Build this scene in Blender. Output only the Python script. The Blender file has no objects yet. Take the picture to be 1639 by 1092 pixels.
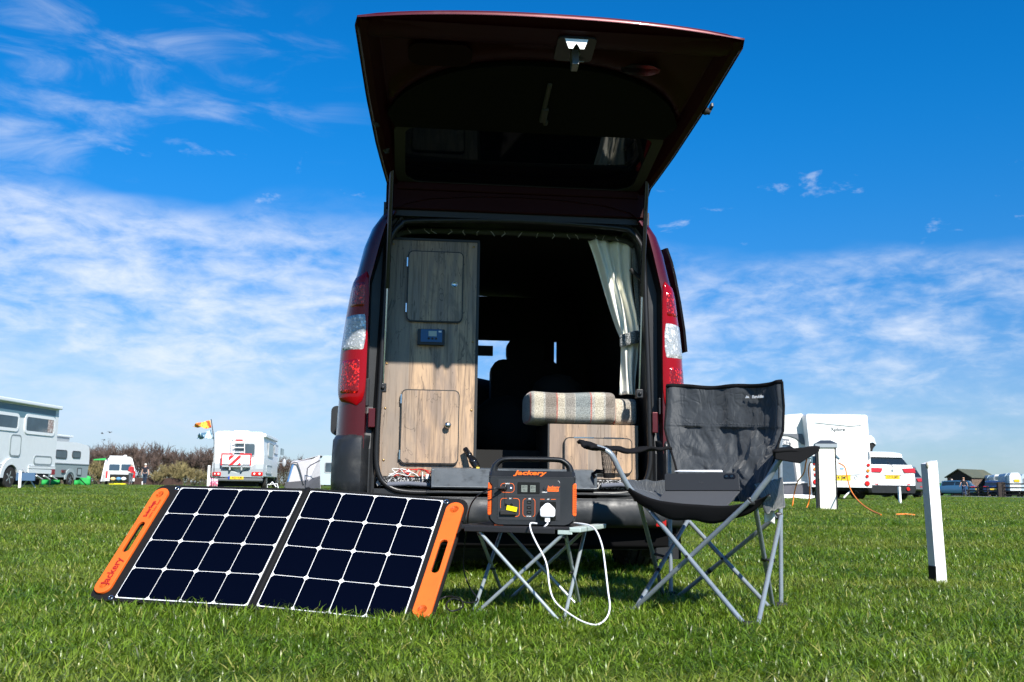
import bpy, bmesh, math, random
from math import sin, cos, pi, radians, sqrt, atan2, hypot
from mathutils import Vector, Matrix, noise as mnoise
R = random.Random(7)
S = bpy.context.scene
COL = S.collection

# ------------------------------------------------------------------ camera, world, sun, exposure
F, PIT, ROLL, HC = 1593.0, .1455, .014, .431
camd = bpy.data.cameras.new('camera'); camd.lens = 35.0; camd.sensor_width = 36.0
camd.clip_start = .05; camd.clip_end = 6000
cam = bpy.data.objects.new('camera', camd); COL.objects.link(cam); S.camera = cam
_f = Vector((0, cos(PIT), sin(PIT))); _u0 = Vector((0, -sin(PIT), cos(PIT))); _r0 = Vector((1, 0, 0))
_r = _r0*cos(ROLL) + _u0*sin(ROLL); _u = -_r0*sin(ROLL) + _u0*cos(ROLL)
cam.matrix_world = Matrix(((_r.x, _u.x, -_f.x, 0), (_r.y, _u.y, -_f.y, 0), (_r.z, _u.z, -_f.z, HC), (0, 0, 0, 1)))
camd.dof.use_dof = True; camd.dof.focus_distance = 4.2; camd.dof.aperture_fstop = 16

SUN = Vector((.590, -1.298, 1.123)).normalized()
S.view_settings.view_transform = 'Standard'; S.view_settings.look = 'None'
S.view_settings.exposure = 0.70; S.view_settings.gamma = 1.0
S.cycles.use_denoising = True
S.cycles.max_bounces = 6; S.cycles.diffuse_bounces = 3; S.cycles.glossy_bounces = 3
S.cycles.transmission_bounces = 6; S.cycles.transparent_max_bounces = 12
S.cycles.use_adaptive_sampling = True; S.cycles.adaptive_threshold = .02

sl = bpy.data.lights.new('sun', 'SUN'); sl.energy = 5.0; sl.angle = radians(.53); sl.color = (1, .955, .88)
so = bpy.data.objects.new('sun', sl); COL.objects.link(so)
so.rotation_euler = SUN.to_track_quat('Z', 'Y').to_euler()

class NT:
    """tiny node-tree writer"""
    def __init__(s, nt): s.t = nt; s.n = nt.nodes; s.l = nt.links
    def node(s, kind, ins=None, **kw):
        n = s.n.new(kind)
        for k, v in kw.items(): setattr(n, k, v)
        for k, v in (ins or {}).items(): s.put(n.inputs[k], v)
        return n
    def put(s, sock, v):
        if hasattr(v, 'is_output') or isinstance(v, bpy.types.NodeSocket): s.l.new(v, sock)
        else: sock.default_value = v
    def math(s, op, a, b=0., c=None, clamp=False):
        n = s.n.new('ShaderNodeMath'); n.operation = op; n.use_clamp = clamp
        s.put(n.inputs[0], a); s.put(n.inputs[1], b)
        if c is not None: s.put(n.inputs[2], c)
        return n.outputs[0]
    def vmath(s, op, a, b=(0, 0, 0)):
        n = s.n.new('ShaderNodeVectorMath'); n.operation = op
        s.put(n.inputs[0], a); s.put(n.inputs[1], b)
        return n.outputs[0]
    def ramp(s, x, a, b, lo=0., hi=1., smooth=True):
        n = s.n.new('ShaderNodeMapRange'); n.interpolation_type = 'SMOOTHSTEP' if smooth else 'LINEAR'
        s.put(n.inputs[0], x); s.put(n.inputs[1], a); s.put(n.inputs[2], b); s.put(n.inputs[3], lo); s.put(n.inputs[4], hi)
        return n.outputs[0]
    def mix(s, f, a, b, mode='MIX'):
        n = s.n.new('ShaderNodeMix'); n.data_type = 'RGBA'; n.blend_type = mode
        s.put(n.inputs[0], f); s.put(n.inputs[6], a); s.put(n.inputs[7], b)
        return n.outputs[2]
    def noise(s, vec, scale, detail=4., rough=.55, dist=0., out=0):
        n = s.n.new('ShaderNodeTexNoise')
        if vec is not None: s.l.new(vec, n.inputs['Vector'])
        n.inputs['Scale'].default_value = scale; n.inputs['Detail'].default_value = detail
        n.inputs['Roughness'].default_value = rough; n.inputs['Distortion'].default_value = dist
        return n.outputs[out]
    def mapping(s, vec, loc=(0, 0, 0), rot=(0, 0, 0), scale=(1, 1, 1)):
        n = s.n.new('ShaderNodeMapping'); s.l.new(vec, n.inputs[0])
        n.inputs[1].default_value = loc; n.inputs[2].default_value = rot; n.inputs[3].default_value = scale
        return n.outputs[0]
    def comb(s, x, y, z):
        n = s.n.new('ShaderNodeCombineXYZ'); s.put(n.inputs[0], x); s.put(n.inputs[1], y); s.put(n.inputs[2], z)
        return n.outputs[0]
    def sep(s, v):
        n = s.n.new('ShaderNodeSeparateXYZ'); s.l.new(v, n.inputs[0]); return n.outputs

def make_world():
    w = bpy.data.worlds.new('World'); S.world = w; w.use_nodes = True
    t = NT(w.node_tree); t.n.clear()
    sky = t.node('ShaderNodeTexSky'); sky.sky_type = 'NISHITA'; sky.sun_disc = False
    sky.sun_elevation = math.asin(SUN.z); sky.sun_rotation = atan2(SUN.x, SUN.y)
    sky.air_density = 1.0; sky.dust_density = .25; sky.ozone_density = 3.0; sky.altitude = 0
    d = t.node('ShaderNodeTexCoord').outputs['Generated']
    x, y, z = t.sep(d)
    base = t.node('ShaderNodeHueSaturation', {'Saturation': 1.28, 'Value': 1.0, 'Color': sky.outputs[0]}).outputs[0]
    deep = t.ramp(z, .03, .42)
    base = t.mix(deep, t.mix(1., base, (.60, .80, 1.16, 1), 'MULTIPLY'), t.mix(1., base, (.085, 1.18, 1.62, 1), 'MULTIPLY'))
    az = t.math('ARCTAN2', x, y); el = t.math('ARCSINE', z)
    p = t.comb(az, el, 0.)
    left = t.ramp(az, .18, -.42)
    # low altocumulus bank: broad patches broken into small soft cells
    n1 = t.noise(t.mapping(p, (3.1, 1.7, 0), (0, 0, .12), (5.0, 15.0, 1)), 1., 3., .5)
    n2 = t.noise(t.mapping(p, (0, .6, 0), (0, 0, -.10), (17., 44., 1)), 1., 6., .60, .35)
    n3 = t.noise(t.mapping(p, (7, 2.6, 0), (0, 0, .25), (60., 120., 1)), 1., 4., .6, .4)
    edge = t.math('ADD', el, t.math('MULTIPLY', t.math('SUBTRACT', n1, .5), .09))
    top = t.ramp(edge, .285, .235)
    topr = t.ramp(edge, .245, .19)
    top = t.math('ADD', t.math('MULTIPLY', top, left), t.math('MULTIPLY', topr, t.math('SUBTRACT', 1., left)))
    cov = t.math('ADD', t.math('MULTIPLY', n1, .75), t.math('ADD', t.math('MULTIPLY', left, .12), .09))
    bank = t.math('ADD', t.math('ADD', t.math('MULTIPLY', n2, .50), t.math('MULTIPLY', n3, .12)), t.math('MULTIPLY', cov, .60))
    bank = t.math('MULTIPLY', t.ramp(bank, .45, .86), top)
    bank = t.math('MULTIPLY', bank, t.ramp(el, .0, .085, .55, 1.))
    # stray puffs above the bank
    n4 = t.noise(t.mapping(p, (2.2, 9.1, 0), (0, 0, .15), (16., 30., 1)), 1., 5., .58, .3)
    puff = t.math('MULTIPLY', t.ramp(n4, .60, .74, 0., .45), t.math('MULTIPLY', t.ramp(el, .21, .25), t.ramp(el, .345, .28)))
    # high wisps on the left, drawn out from upper left to lower right
    nw = t.noise(t.mapping(p, (1.3, 4.4, 0), (0, 0, .46), (8., 26., 1)), 1., 7., .60, .7)
    nm = t.noise(t.mapping(p, (5.2, .7, 0), (0, 0, .5), (4.5, 13., 1)), 1., 2., .5)
    band = t.math('MULTIPLY', t.ramp(el, .22, .30), t.ramp(el, .475, .40))
    band = t.math('MULTIPLY', band, t.ramp(az, -.10, -.30, .0, 1.))
    w1 = t.ramp(t.math('ADD', t.math('MULTIPLY', nw, .70), t.math('MULTIPLY', nm, .55)), .60, .95, 0., .55)
    w1 = t.math('MULTIPLY', w1, band)
    c = t.math('MAXIMUM', t.math('MAXIMUM', bank, w1), puff)
    veil = t.ramp(el, .20, .0, 0., t.math('ADD', .16, t.math('MULTIPLY', left, .42)))
    c = t.math('MAXIMUM', c, t.math('ADD', t.math('MULTIPLY', c, .6), veil))
    c = t.math('MULTIPLY', c, .86, clamp=True)
    cloudcol = t.mix(t.ramp(el, .0, .17), (6.4, 7.7, 9.4, 1), (9.6, 10.0, 10.6, 1))
    out = t.mix(c, base, cloudcol)
    bg = t.node('ShaderNodeBackground', {'Color': out, 'Strength': .063})
    t.l.new(bg.outputs[0], t.node('ShaderNodeOutputWorld').inputs[0])
make_world()

# ------------------------------------------------------------------ materials
MATS = {}
def mat(name, col=(.5, .5, .5), rough=.5, metal=0., spec=.5, var=0., vscale=6., bump=0., bscale=60., coat=0.,
        trans=0., ior=1.45, alpha=1., col2=None, c2=(.45, .62), c2scale=4., emit=None, sheen=0., bdist=.002, stretch=(1, 1, 1), rvar=0., dirt=None, dscale=9.):
    if name in MATS: return MATS[name]
    m = bpy.data.materials.new(name); m.use_nodes = True
    t = NT(m.node_tree); b = t.n['Principled BSDF']
    oc = t.node('ShaderNodeTexCoord').outputs['Object']
    if stretch != (1, 1, 1): oc = t.mapping(oc, scale=stretch)
    c = (*col, 1)
    if col2:
        c = t.mix(t.ramp(t.noise(oc, c2scale, 5., .6), c2[0], c2[1]), (*col, 1), (*col2, 1))
    if var:
        v = t.ramp(t.noise(oc, vscale, 5., .6), .3, .7, 1-var, 1+var)
        c = t.mix(1., c, t.comb(v, v, v), 'MULTIPLY')
    if dirt:
        c = t.mix(t.ramp(t.noise(oc, dscale, 8., .7), .50, .78, 0., dirt[3]), c, (*dirt[:3], 1))
    t.put(b.inputs['Base Color'], c)
    b.inputs['Roughness'].default_value = rough
    if rvar: t.put(b.inputs['Roughness'], t.ramp(t.noise(oc, 14., 5., .6), .3, .7, max(0, rough-rvar), rough+rvar))
    b.inputs['Metallic'].default_value = metal; b.inputs['Specular IOR Level'].default_value = spec
    b.inputs['Coat Weight'].default_value = coat; b.inputs['Coat Roughness'].default_value = .04
    b.inputs['Transmission Weight'].default_value = trans; b.inputs['IOR'].default_value = ior
    b.inputs['Sheen Weight'].default_value = sheen
    b.inputs['Alpha'].default_value = alpha
    if emit: b.inputs['Emission Color'].default_value = (*emit[0], 1); b.inputs['Emission Strength'].default_value = emit[1]
    if bump:
        bn = t.node('ShaderNodeBump', {'Strength': bump, 'Distance': bdist, 'Height': t.noise(oc, bscale, 4., .6)})
        t.l.new(bn.outputs[0], b.inputs['Normal'])
    MATS[name] = m
    return m
def nodes_mat(name):
    m = bpy.data.materials.new(name); m.use_nodes = True; MATS[name] = m
    t = NT(m.node_tree); return m, t, t.n['Principled BSDF']

white_paint = mat('white_paint', (.78, .79, .80), .35, var=.02, dirt=(.45, .45, .42, .25), dscale=3.)
cream_paint = mat('cream_paint', (.80, .77, .68), .5, var=.03, dirt=(.5, .46, .36, .3), dscale=6.)
grey_paint = mat('grey_paint', (.36, .38, .40), .4, var=.04)
silver_paint = mat('silver_paint', (.45, .49, .50), .35, var=.03)
black_plastic = mat('black_plastic', (.012, .013, .015), .45, bump=.15, bscale=300, dirt=(.06, .06, .055, .3))
black_gloss = mat('black_gloss', (.008, .008, .009), .12)
black_rubber = mat('black_rubber', (.014, .014, .014), .7, bump=.2, bscale=120)
tyre_mat = mat('tyre_rubber', (.022, .021, .020), .85, bump=.5, bscale=90, dirt=(.10, .09, .07, .5))
bumper_plastic = mat('bumper_plastic', (.017, .019, .022), .5, bump=.35, bscale=500, bdist=.001, dirt=(.09, .09, .085, .5), dscale=7., rvar=.15)
dark_glass = mat('dark_glass', (.012, .02, .028), .04, spec=.8)
win_glass = mat('window_glass', (.05, .075, .095), .08, spec=.8, var=.25, vscale=1.2)
chrome = mat('chrome', (.75, .76, .78), .16, metal=1.)
alu = mat('aluminium_tube', (.34, .39, .41), .32, metal=.35, var=.08, rvar=.06)
chair_tube = mat('grey_coated_tube', (.23, .27, .31), .32, metal=.25, var=.08, rvar=.06, dirt=(.10, .11, .11, .4), dscale=30)
steel = mat('steel_rod', (.55, .58, .60), .2, metal=1.)
orange_plastic = mat('orange_plastic', (.75, .09, .012), .42, var=.03, bump=.1, bscale=300)
red_lens_far = mat('red_lens', (.55, .012, .012), .2)
amber_lens = mat('amber_lens', (.8, .22, .02), .2)
plate_yellow = mat('plate_yellow', (.78, .52, .02), .4)
plate_black = mat('plate_black', (.02, .02, .02), .5)
alloy = mat('alloy_wheel', (.5, .52, .54), .25, metal=.8)
white_plastic = mat('white_plastic', (.82, .83, .85), .3)

# ------------------------------------------------------------------ geometry accumulator
def rr(x0, x1, z0, z1, r, n=4):
    """rounded rectangle outline, counter-clockwise"""
    if not isinstance(r, (tuple, list)): r = (r,)*4
    pts = []
    for (cx, cz, a, rad) in ((x1, z1, 0, r[0]), (x0, z1, 90, r[1]), (x0, z0, 180, r[2]), (x1, z0, 270, r[3])):
        ox = cx - rad if cx == x1 else cx + rad; oz = cz - rad if cz == z1 else cz + rad
        if rad <= 0: pts.append((cx, cz)); continue
        for i in range(n+1):
            t = radians(a + 90*i/n); pts.append((ox+rad*cos(t), oz+rad*sin(t)))
    return pts
def circle(cx, cz, r, n=16, rz=None):
    return [(cx+r*cos(2*pi*i/n), cz+(rz or r)*sin(2*pi*i/n)) for i in range(n)]
def catmull(pts, k=6):
    P = [Vector(p) for p in pts]; out = []
    for i in range(len(P)-1):
        a = P[max(0, i-1)]; b = P[i]; c = P[i+1]; d = P[min(len(P)-1, i+2)]
        for j in range(k):
            t = j/k
            out.append(.5*((2*b)+(c-a)*t+(2*a-5*b+4*c-d)*t*t+(3*b-a-3*c+d)*t**3))
    out.append(P[-1]); return out

class G:
    def __init__(s): s.v = []; s.f = []; s.m = []; s.sm = []
    def add(s, vs, fs, mi=0, sm=False):
        o = len(s.v); s.v += [tuple(v) for v in vs]
        for f in fs: s.f.append([i+o for i in f]); s.m.append(mi); s.sm.append(sm)
        return s
    def box(s, x0, x1, y0, y1, z0, z1, mi=0):
        v = [(x, y, z) for z in (z0, z1) for y in (y0, y1) for x in (x0, x1)]
        return s.add(v, [(0, 2, 3, 1), (4, 5, 7, 6), (0, 1, 5, 4), (2, 6, 7, 3), (0, 4, 6, 2), (1, 3, 7, 5)], mi)
    def hexa(s, v, mi=0):
        return s.add(v, [(0, 2, 3, 1), (4, 5, 7, 6), (0, 1, 5, 4), (2, 6, 7, 3), (0, 4, 6, 2), (1, 3, 7, 5)], mi)
    def obox(s, c, dx, dy, dz, mi=0):
        c, dx, dy, dz = (Vector(q) for q in (c, dx, dy, dz))
        return s.hexa([c+dx*a+dy*b+dz*e for e in (-.5, .5) for b in (-.5, .5) for a in (-.5, .5)], mi)
    def ext(s, poly, a, b, ax='y', mi=0, sm=False, capmi=None):
        """extrude a 2D outline from a to b along an axis (y: poly is x,z; x: poly is y,z; z: poly is x,y)"""
        n = len(poly)
        P = {'y': lambda p, t: (p[0], t, p[1]), 'x': lambda p, t: (t, p[0], p[1]), 'z': lambda p, t: (p[0], p[1], t)}[ax]
        vs = [P(p, a) for p in poly] + [P(p, b) for p in poly]
        s.add(vs, [(i, (i+1) % n, n+(i+1) % n, n+i) for i in range(n)], mi, sm)
        cm = mi if capmi is None else capmi
        s.add(vs[:n], [list(range(n))[::-1]], cm); s.add(vs[n:], [list(range(n))], cm)
        return s
    def ring(s, outer, inner, a, b, mi=0):
        """flat frame between two outlines of equal count, from y=a to y=b"""
        n = len(outer); vs = []
        for o, t in ((outer, a), (inner, a), (outer, b), (inner, b)): vs += [(p[0], t, p[1]) for p in o]
        fs = []
        for i in range(n):
            j = (i+1) % n
            fs += [(i, j, n+j, n+i), (2*n+i, 3*n+i, 3*n+j, 2*n+j), (i, 2*n+i, 2*n+j, j), (n+i, n+j, 3*n+j, 3*n+i)]
        return s.add(vs, fs, mi)
    def tube(s, pts, r, n=8, mi=0, closed=False, caps=True, flat=1.):
        P = [Vector(p) for p in pts]; m = len(P)
        if m < 2: return s
        rs = r if isinstance(r, (list, tuple)) else [r]*m
        T = []
        for i in range(m):
            a = P[(i-1) % m] if (i or closed) else P[i]; b = P[(i+1) % m] if (i < m-1 or closed) else P[i]
            T.append((b-a).normalized() if (b-a).length > 1e-9 else Vector((0, 0, 1)))
        nrm = T[0].orthogonal().normalized()
        if abs(T[0].z) < .9: nrm = (Vector((0, 0, 1)) - T[0]*T[0].z).normalized()
        vs = []
        for i in range(m):
            nrm = (nrm - T[i]*nrm.dot(T[i])).normalized(); bn = T[i].cross(nrm)
            for k in range(n):
                a = 2*pi*k/n; vs.append(P[i]+(nrm*cos(a)*flat+bn*sin(a))*rs[i])
        fs = []
        for i in range(m if closed else m-1):
            j = (i+1) % m
            for k in range(n): fs.append((i*n+k, i*n+(k+1) % n, j*n+(k+1) % n, j*n+k))
        s.add(vs, fs, mi, True)
        if caps and not closed:
            s.add(vs[:n], [list(range(n))[::-1]], mi); s.add(vs[-n:], [list(range(n))], mi)
        return s
    def lathe(s, prof, c=(0, 0, 0), ax=(0, 0, 1), n=20, mi=0, sm=True):
        """prof: list of (radius, height) along axis"""
        ax = Vector(ax).normalized(); u = ax.orthogonal().normalized(); w = ax.cross(u); c = Vector(c)
        vs = [c+ax*h+(u*cos(2*pi*k/n)+w*sin(2*pi*k/n))*r for r, h in prof for k in range(n)]
        fs = [(i*n+k, i*n+(k+1) % n, (i+1)*n+(k+1) % n, (i+1)*n+k) for i in range(len(prof)-1) for k in range(n)]
        s.add(vs, fs, mi, sm)
        s.add(vs[:n], [list(range(n))[::-1]], mi); s.add(vs[-n:], [list(range(n))], mi)
        return s
    def loft(s, rings, closed=True, caps=False, mi=0, sm=True):
        n = len(rings[0]); vs = [p for r in rings for p in r]
        fs = [(i*n+k, i*n+(k+1) % n, (i+1)*n+(k+1) % n, (i+1)*n+k) for i in range(len(rings)-1) for k in range(n if closed else n-1)]
        s.add(vs, fs, mi, sm)
        if caps: s.add(rings[0], [list(range(n))[::-1]], mi); s.add(rings[-1], [list(range(n))], mi)
        return s
    def ball(s, c, rx, ry=None, rz=None, n=12, mi=0):
        ry = ry or rx; rz = rz or rx; h = n//2; rings = []
        for i in range(h+1):
            a = -pi/2+pi*i/h; q = max(cos(a), .01)
            rings.append([(c[0]+rx*q*cos(2*pi*k/n), c[1]+ry*q*sin(2*pi*k/n), c[2]+rz*sin(a)) for k in range(n)])
        return s.loft(rings, True, True, mi)
    def grid(s, fn, nu, nv, mi=0, sm=True):
        vs = [fn(i/nu, j/nv) for j in range(nv+1) for i in range(nu+1)]
        fs = [(j*(nu+1)+i, j*(nu+1)+i+1, (j+1)*(nu+1)+i+1, (j+1)*(nu+1)+i) for j in range(nv) for i in range(nu)]
        return s.add(vs, fs, mi, sm)
    def mesh(s, name, mats):
        me = bpy.data.meshes.new(name); me.from_pydata(s.v, [], s.f)
        for m in (mats if isinstance(mats, (list, tuple)) else [mats]): me.materials.append(m)
        me.polygons.foreach_set('material_index', s.m); me.polygons.foreach_set('use_smooth', s.sm)
        me.update()
        return me
    def obj(s, name, mats, parent=None, bevel=0, seg=2, sharp=None, solid=0, fix=False, sub=0):
        me = s.mesh(name, mats)
        if fix:
            bm = bmesh.new(); bm.from_mesh(me); bmesh.ops.remove_doubles(bm, verts=bm.verts, dist=1e-5)
            bmesh.ops.recalc_face_normals(bm, faces=bm.faces); bm.to_mesh(me); bm.free()
        if sharp is not None:
            me.polygons.foreach_set('use_smooth', [True]*len(me.polygons)); me.set_sharp_from_angle(angle=radians(sharp))
        o = bpy.data.objects.new(name, me); COL.objects.link(o)
        if parent: o.parent = parent
        if solid:
            m = o.modifiers.new('solid', 'SOLIDIFY'); m.thickness = solid; m.offset = 0
        if sub:
            m = o.modifiers.new('sub', 'SUBSURF'); m.levels = m.render_levels = sub
        if bevel:
            m = o.modifiers.new('bevel', 'BEVEL'); m.width = bevel; m.segments = seg; m.limit_method = 'ANGLE'; m.angle_limit = radians(40)
            m.harden_normals = False
        return o

def tag(o, label, cat, group=None, kind=None):
    o['label'] = label; o['category'] = cat
    if group: o['group'] = group
    if kind: o['kind'] = kind
    return o
def thing(name, label, cat, loc=(0, 0, 0), rz=0., group=None):
    o = bpy.data.objects.new(name, None); COL.objects.link(o); o.empty_display_size = .1
    o.location = loc; o.rotation_euler = (0, 0, rz)
    return tag(o, label, cat, group)
def sub(name, parent, loc=(0, 0, 0), rot=(0, 0, 0)):
    o = bpy.data.objects.new(name, None); COL.objects.link(o); o.parent = parent; o.location = loc; o.rotation_euler = rot
    return o
def struct(g, name, mats, **k):
    o = g.obj(name, mats, **k); o['kind'] = 'structure'; return o
def kids(o): return [c for c in bpy.data.objects if c.parent == o]
def dup(o, parent=None):
    c = o.copy(); COL.objects.link(c); c.parent = parent
    for k in kids(o): dup(k, c)
    return c

_tc = {}
def text_obj(s, size, m, parent, M, shear=0., bold=0., ext=.0006, name='lettering', align='CENTER', res=3):
    """flat lettering; local x = reading direction, y = up of the text, z = out of the face"""
    key = (s, size, shear, bold, ext, align, m.name)
    if key not in _tc:
        cu = bpy.data.curves.new('text', 'FONT'); cu.body = s; cu.size = size; cu.shear = shear; cu.offset = bold; cu.extrude = ext
        cu.align_x = align; cu.align_y = 'CENTER'; cu.resolution_u = res
        ob = bpy.data.objects.new('text', cu); me = bpy.data.meshes.new_from_object(ob)
        bpy.data.objects.remove(ob); me.materials.clear(); me.materials.append(m); _tc[key] = me
    o = bpy.data.objects.new(name, _tc[key]); COL.objects.link(o); o.parent = parent; o.matrix_local = M
    return o
def frame_m(c, xd, yd):
    x = Vector(xd).normalized(); y = Vector(yd).normalized(); z = x.cross(y).normalized(); y = z.cross(x)
    return Matrix(((x.x, y.x, z.x, c[0]), (x.y, y.y, z.y, c[1]), (x.z, y.z, z.z, c[2]), (0, 0, 0, 1)))
FACE_CAM = lambda x, y, z: frame_m((x, y, z), (1, 0, 0), (0, 0, 1))      # text on a face that looks to -y

# real positions measured from the photograph: the ray of a photo pixel, cut at a real distance
def ray(u, v):
    a = u-819.5; b = v-546
    X = a*cos(ROLL)+b*sin(ROLL); Y = -a*sin(ROLL)+b*cos(ROLL)
    return Vector((X/F, cos(PIT)+Y/F*sin(PIT), sin(PIT)-Y/F*cos(PIT)))
def W(u, v, d):
    q = ray(u, v); return q*(d/q.y)+Vector((0, 0, HC))
def GZ(u, v, z=0.):
    q = ray(u, v); return q*((z-HC)/q.z)+Vector((0, 0, HC))

def ground_z(x, y):
    t = min(1, max(0, (y-6)/8)); t = t*t*(3-2*t)
    r = hypot(x, y)
    n = mnoise.noise(Vector((x*.11, y*.13, 0)))*.05*min(1, max(0, (y-5)/10))
    back = min(1, max(0, (-y-2)/10))
    return .165*t*(1-back) + n*(1 if r < 60 else max(0, 1-(r-60)/40))

class Fr:
    """local frame of a thing: x across, y away, z up; px() turns a photo pixel into local x,z on the plane y=yl"""
    def __init__(s, x, y, z, rz): s.o = Vector((x, y, z)); s.rz = rz; s.c = cos(rz); s.s = sin(rz)
    def px(s, u, v, yl=0.):
        d = ray(u, v); o = s.o; t = (yl + s.c*o.y - s.s*o.x)/(-s.s*d.x+s.c*d.y)
        p = d*t; return (s.c*(p.x-o.x)+s.s*(p.y-o.y), p.z+HC-o.z)
    def py(s, u, v, xl=0.):
        """pixel on the plane x=xl: returns local y,z"""
        d = ray(u, v); o = s.o; t = (xl + s.c*o.x + s.s*o.y)/(s.c*d.x+s.s*d.y)
        p = d*t; return (-s.s*(p.x-o.x)+s.c*(p.y-o.y), p.z+HC-o.z)
    def loc(s, p):
        d = Vector(p)-s.o; return Vector((s.c*d.x+s.s*d.y, -s.s*d.x+s.c*d.y, d.z))
    def thing(s, name, label, cat, group=None): return thing(name, label, cat, s.o, s.rz, group)
# ------------------------------------------------------------------ ground
def make_ground():
    m, t, b = nodes_mat('lawn_soil')
    P = t.node('ShaderNodeNewGeometry').outputs['Position']
    n1 = t.noise(P, .35, 4., .6); n2 = t.noise(P, 9., 8., .75); n3 = t.noise(t.mapping(P, scale=(.12, 1.2, 1)), .8, 4., .6)
    n4 = t.noise(P, 60., 4., .8)
    c = t.mix(t.ramp(n1, .35, .65), (.06, .115, .012, 1), (.095, .15, .018, 1))
    c = t.mix(t.ramp(n3, .5, .68, 0., .7), c, (.12, .155, .028, 1))
    c = t.mix(t.ramp(n2, .42, .66, 0., .75), c, (.020, .045, .008, 1))
    c = t.mix(t.ramp(n4, .55, .75, 0., .5), c, (.13, .17, .035, 1))
    t.put(b.inputs['Base Color'], c); b.inputs['Roughness'].default_value = .9; b.inputs['Specular IOR Level'].default_value = .15
    bp = t.node('ShaderNodeBump', {'Strength': .9, 'Distance': .03, 'Height': t.math('ADD', n2, t.math('MULTIPLY', n4, .5))})
    t.l.new(bp.outputs[0], b.inputs['Normal'])
    ys = [-1500, -400, -100, -30, -10, -4, -1]+[i*.5 for i in range(0, 30)]+[15+i*2 for i in range(0, 30)]+[80, 100, 130, 170, 230, 330, 500, 900, 2500]
    xs = [-2500, -900, -400, -200, -120, -80]+[-60+i*2 for i in range(0, 61)]+[80, 120, 200, 400, 900, 2500]
    g = G(); nx = len(xs)
    vs = [(x, y, ground_z(x, y)) for y in ys for x in xs]
    g.add(vs, [(j*nx+i, j*nx+i+1, (j+1)*nx+i+1, (j+1)*nx+i) for j in range(len(ys)-1) for i in range(nx-1)], 0, True)
    o = struct(g, 'ground', m); o['label'] = 'flat mown campsite field under the grass'
    # tarmac lane beyond the field on the right
    am = mat('tarmac', (.16, .17, .18), .85, var=.12, vscale=3.)
    g = G(); pts = []
    n = 14
    for i in range(n+1):
        x = 20+i*8.0
        for dy in (74, 82.): pts.append((x, dy+(x-20)*.06, ground_z(x, dy)+.03))
    g.add(pts, [(2*i, 2*i+2, 2*i+3, 2*i+1) for i in range(n)], 0)
    struct(g, 'road', am)
make_ground()

def grass_mat():
    m, t, b = nodes_mat('grass_blade')
    P = t.node('ShaderNodeNewGeometry').outputs['Position']
    oi = t.node('ShaderNodeObjectInfo').outputs['Random']
    at = t.node('ShaderNodeAttribute', attribute_name='tone').outputs['Fac']
    n1 = t.noise(P, .45, 4., .6); n3 = t.noise(t.mapping(P, rot=(0, 0, .06), scale=(.10, .75, 1)), 1.1, 3., .6); n5 = t.noise(P, 2.6, 3., .6)
    c = t.mix(t.ramp(n5, .35, .65), (.088, .166, .012, 1), (.152, .232, .022, 1))
    c = t.mix(t.ramp(n3, .46, .64, 0., .75), c, (.21, .245, .045, 1))
    c = t.mix(t.ramp(n1, .30, .5, .5, 0.), c, (.055, .120, .012, 1))
    c = t.mix(t.ramp(at, .93, .97, 0., .75), c, (.27, .245, .08, 1))
    v = t.ramp(at, 0., .9, .38, 1.50, smooth=False); c = t.mix(1., c, t.comb(v, v, v), 'MULTIPLY')
    b.inputs['Roughness'].default_value = .33; b.inputs['Specular IOR Level'].default_value = .38
    t.put(b.inputs['Base Color'], c)
    tr = t.node('ShaderNodeBsdfTranslucent', {'Color': t.mix(1., c, (1.5, 1.5, .5, 1), 'MULTIPLY')})
    mx = t.node('ShaderNodeMixShader', {0: .38}); t.l.new(b.outputs[0], mx.inputs[1]); t.l.new(tr.outputs[0], mx.inputs[2])
    t.l.new(mx.outputs[0], t.n['Material Output'].inputs[0])
    return m
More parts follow.
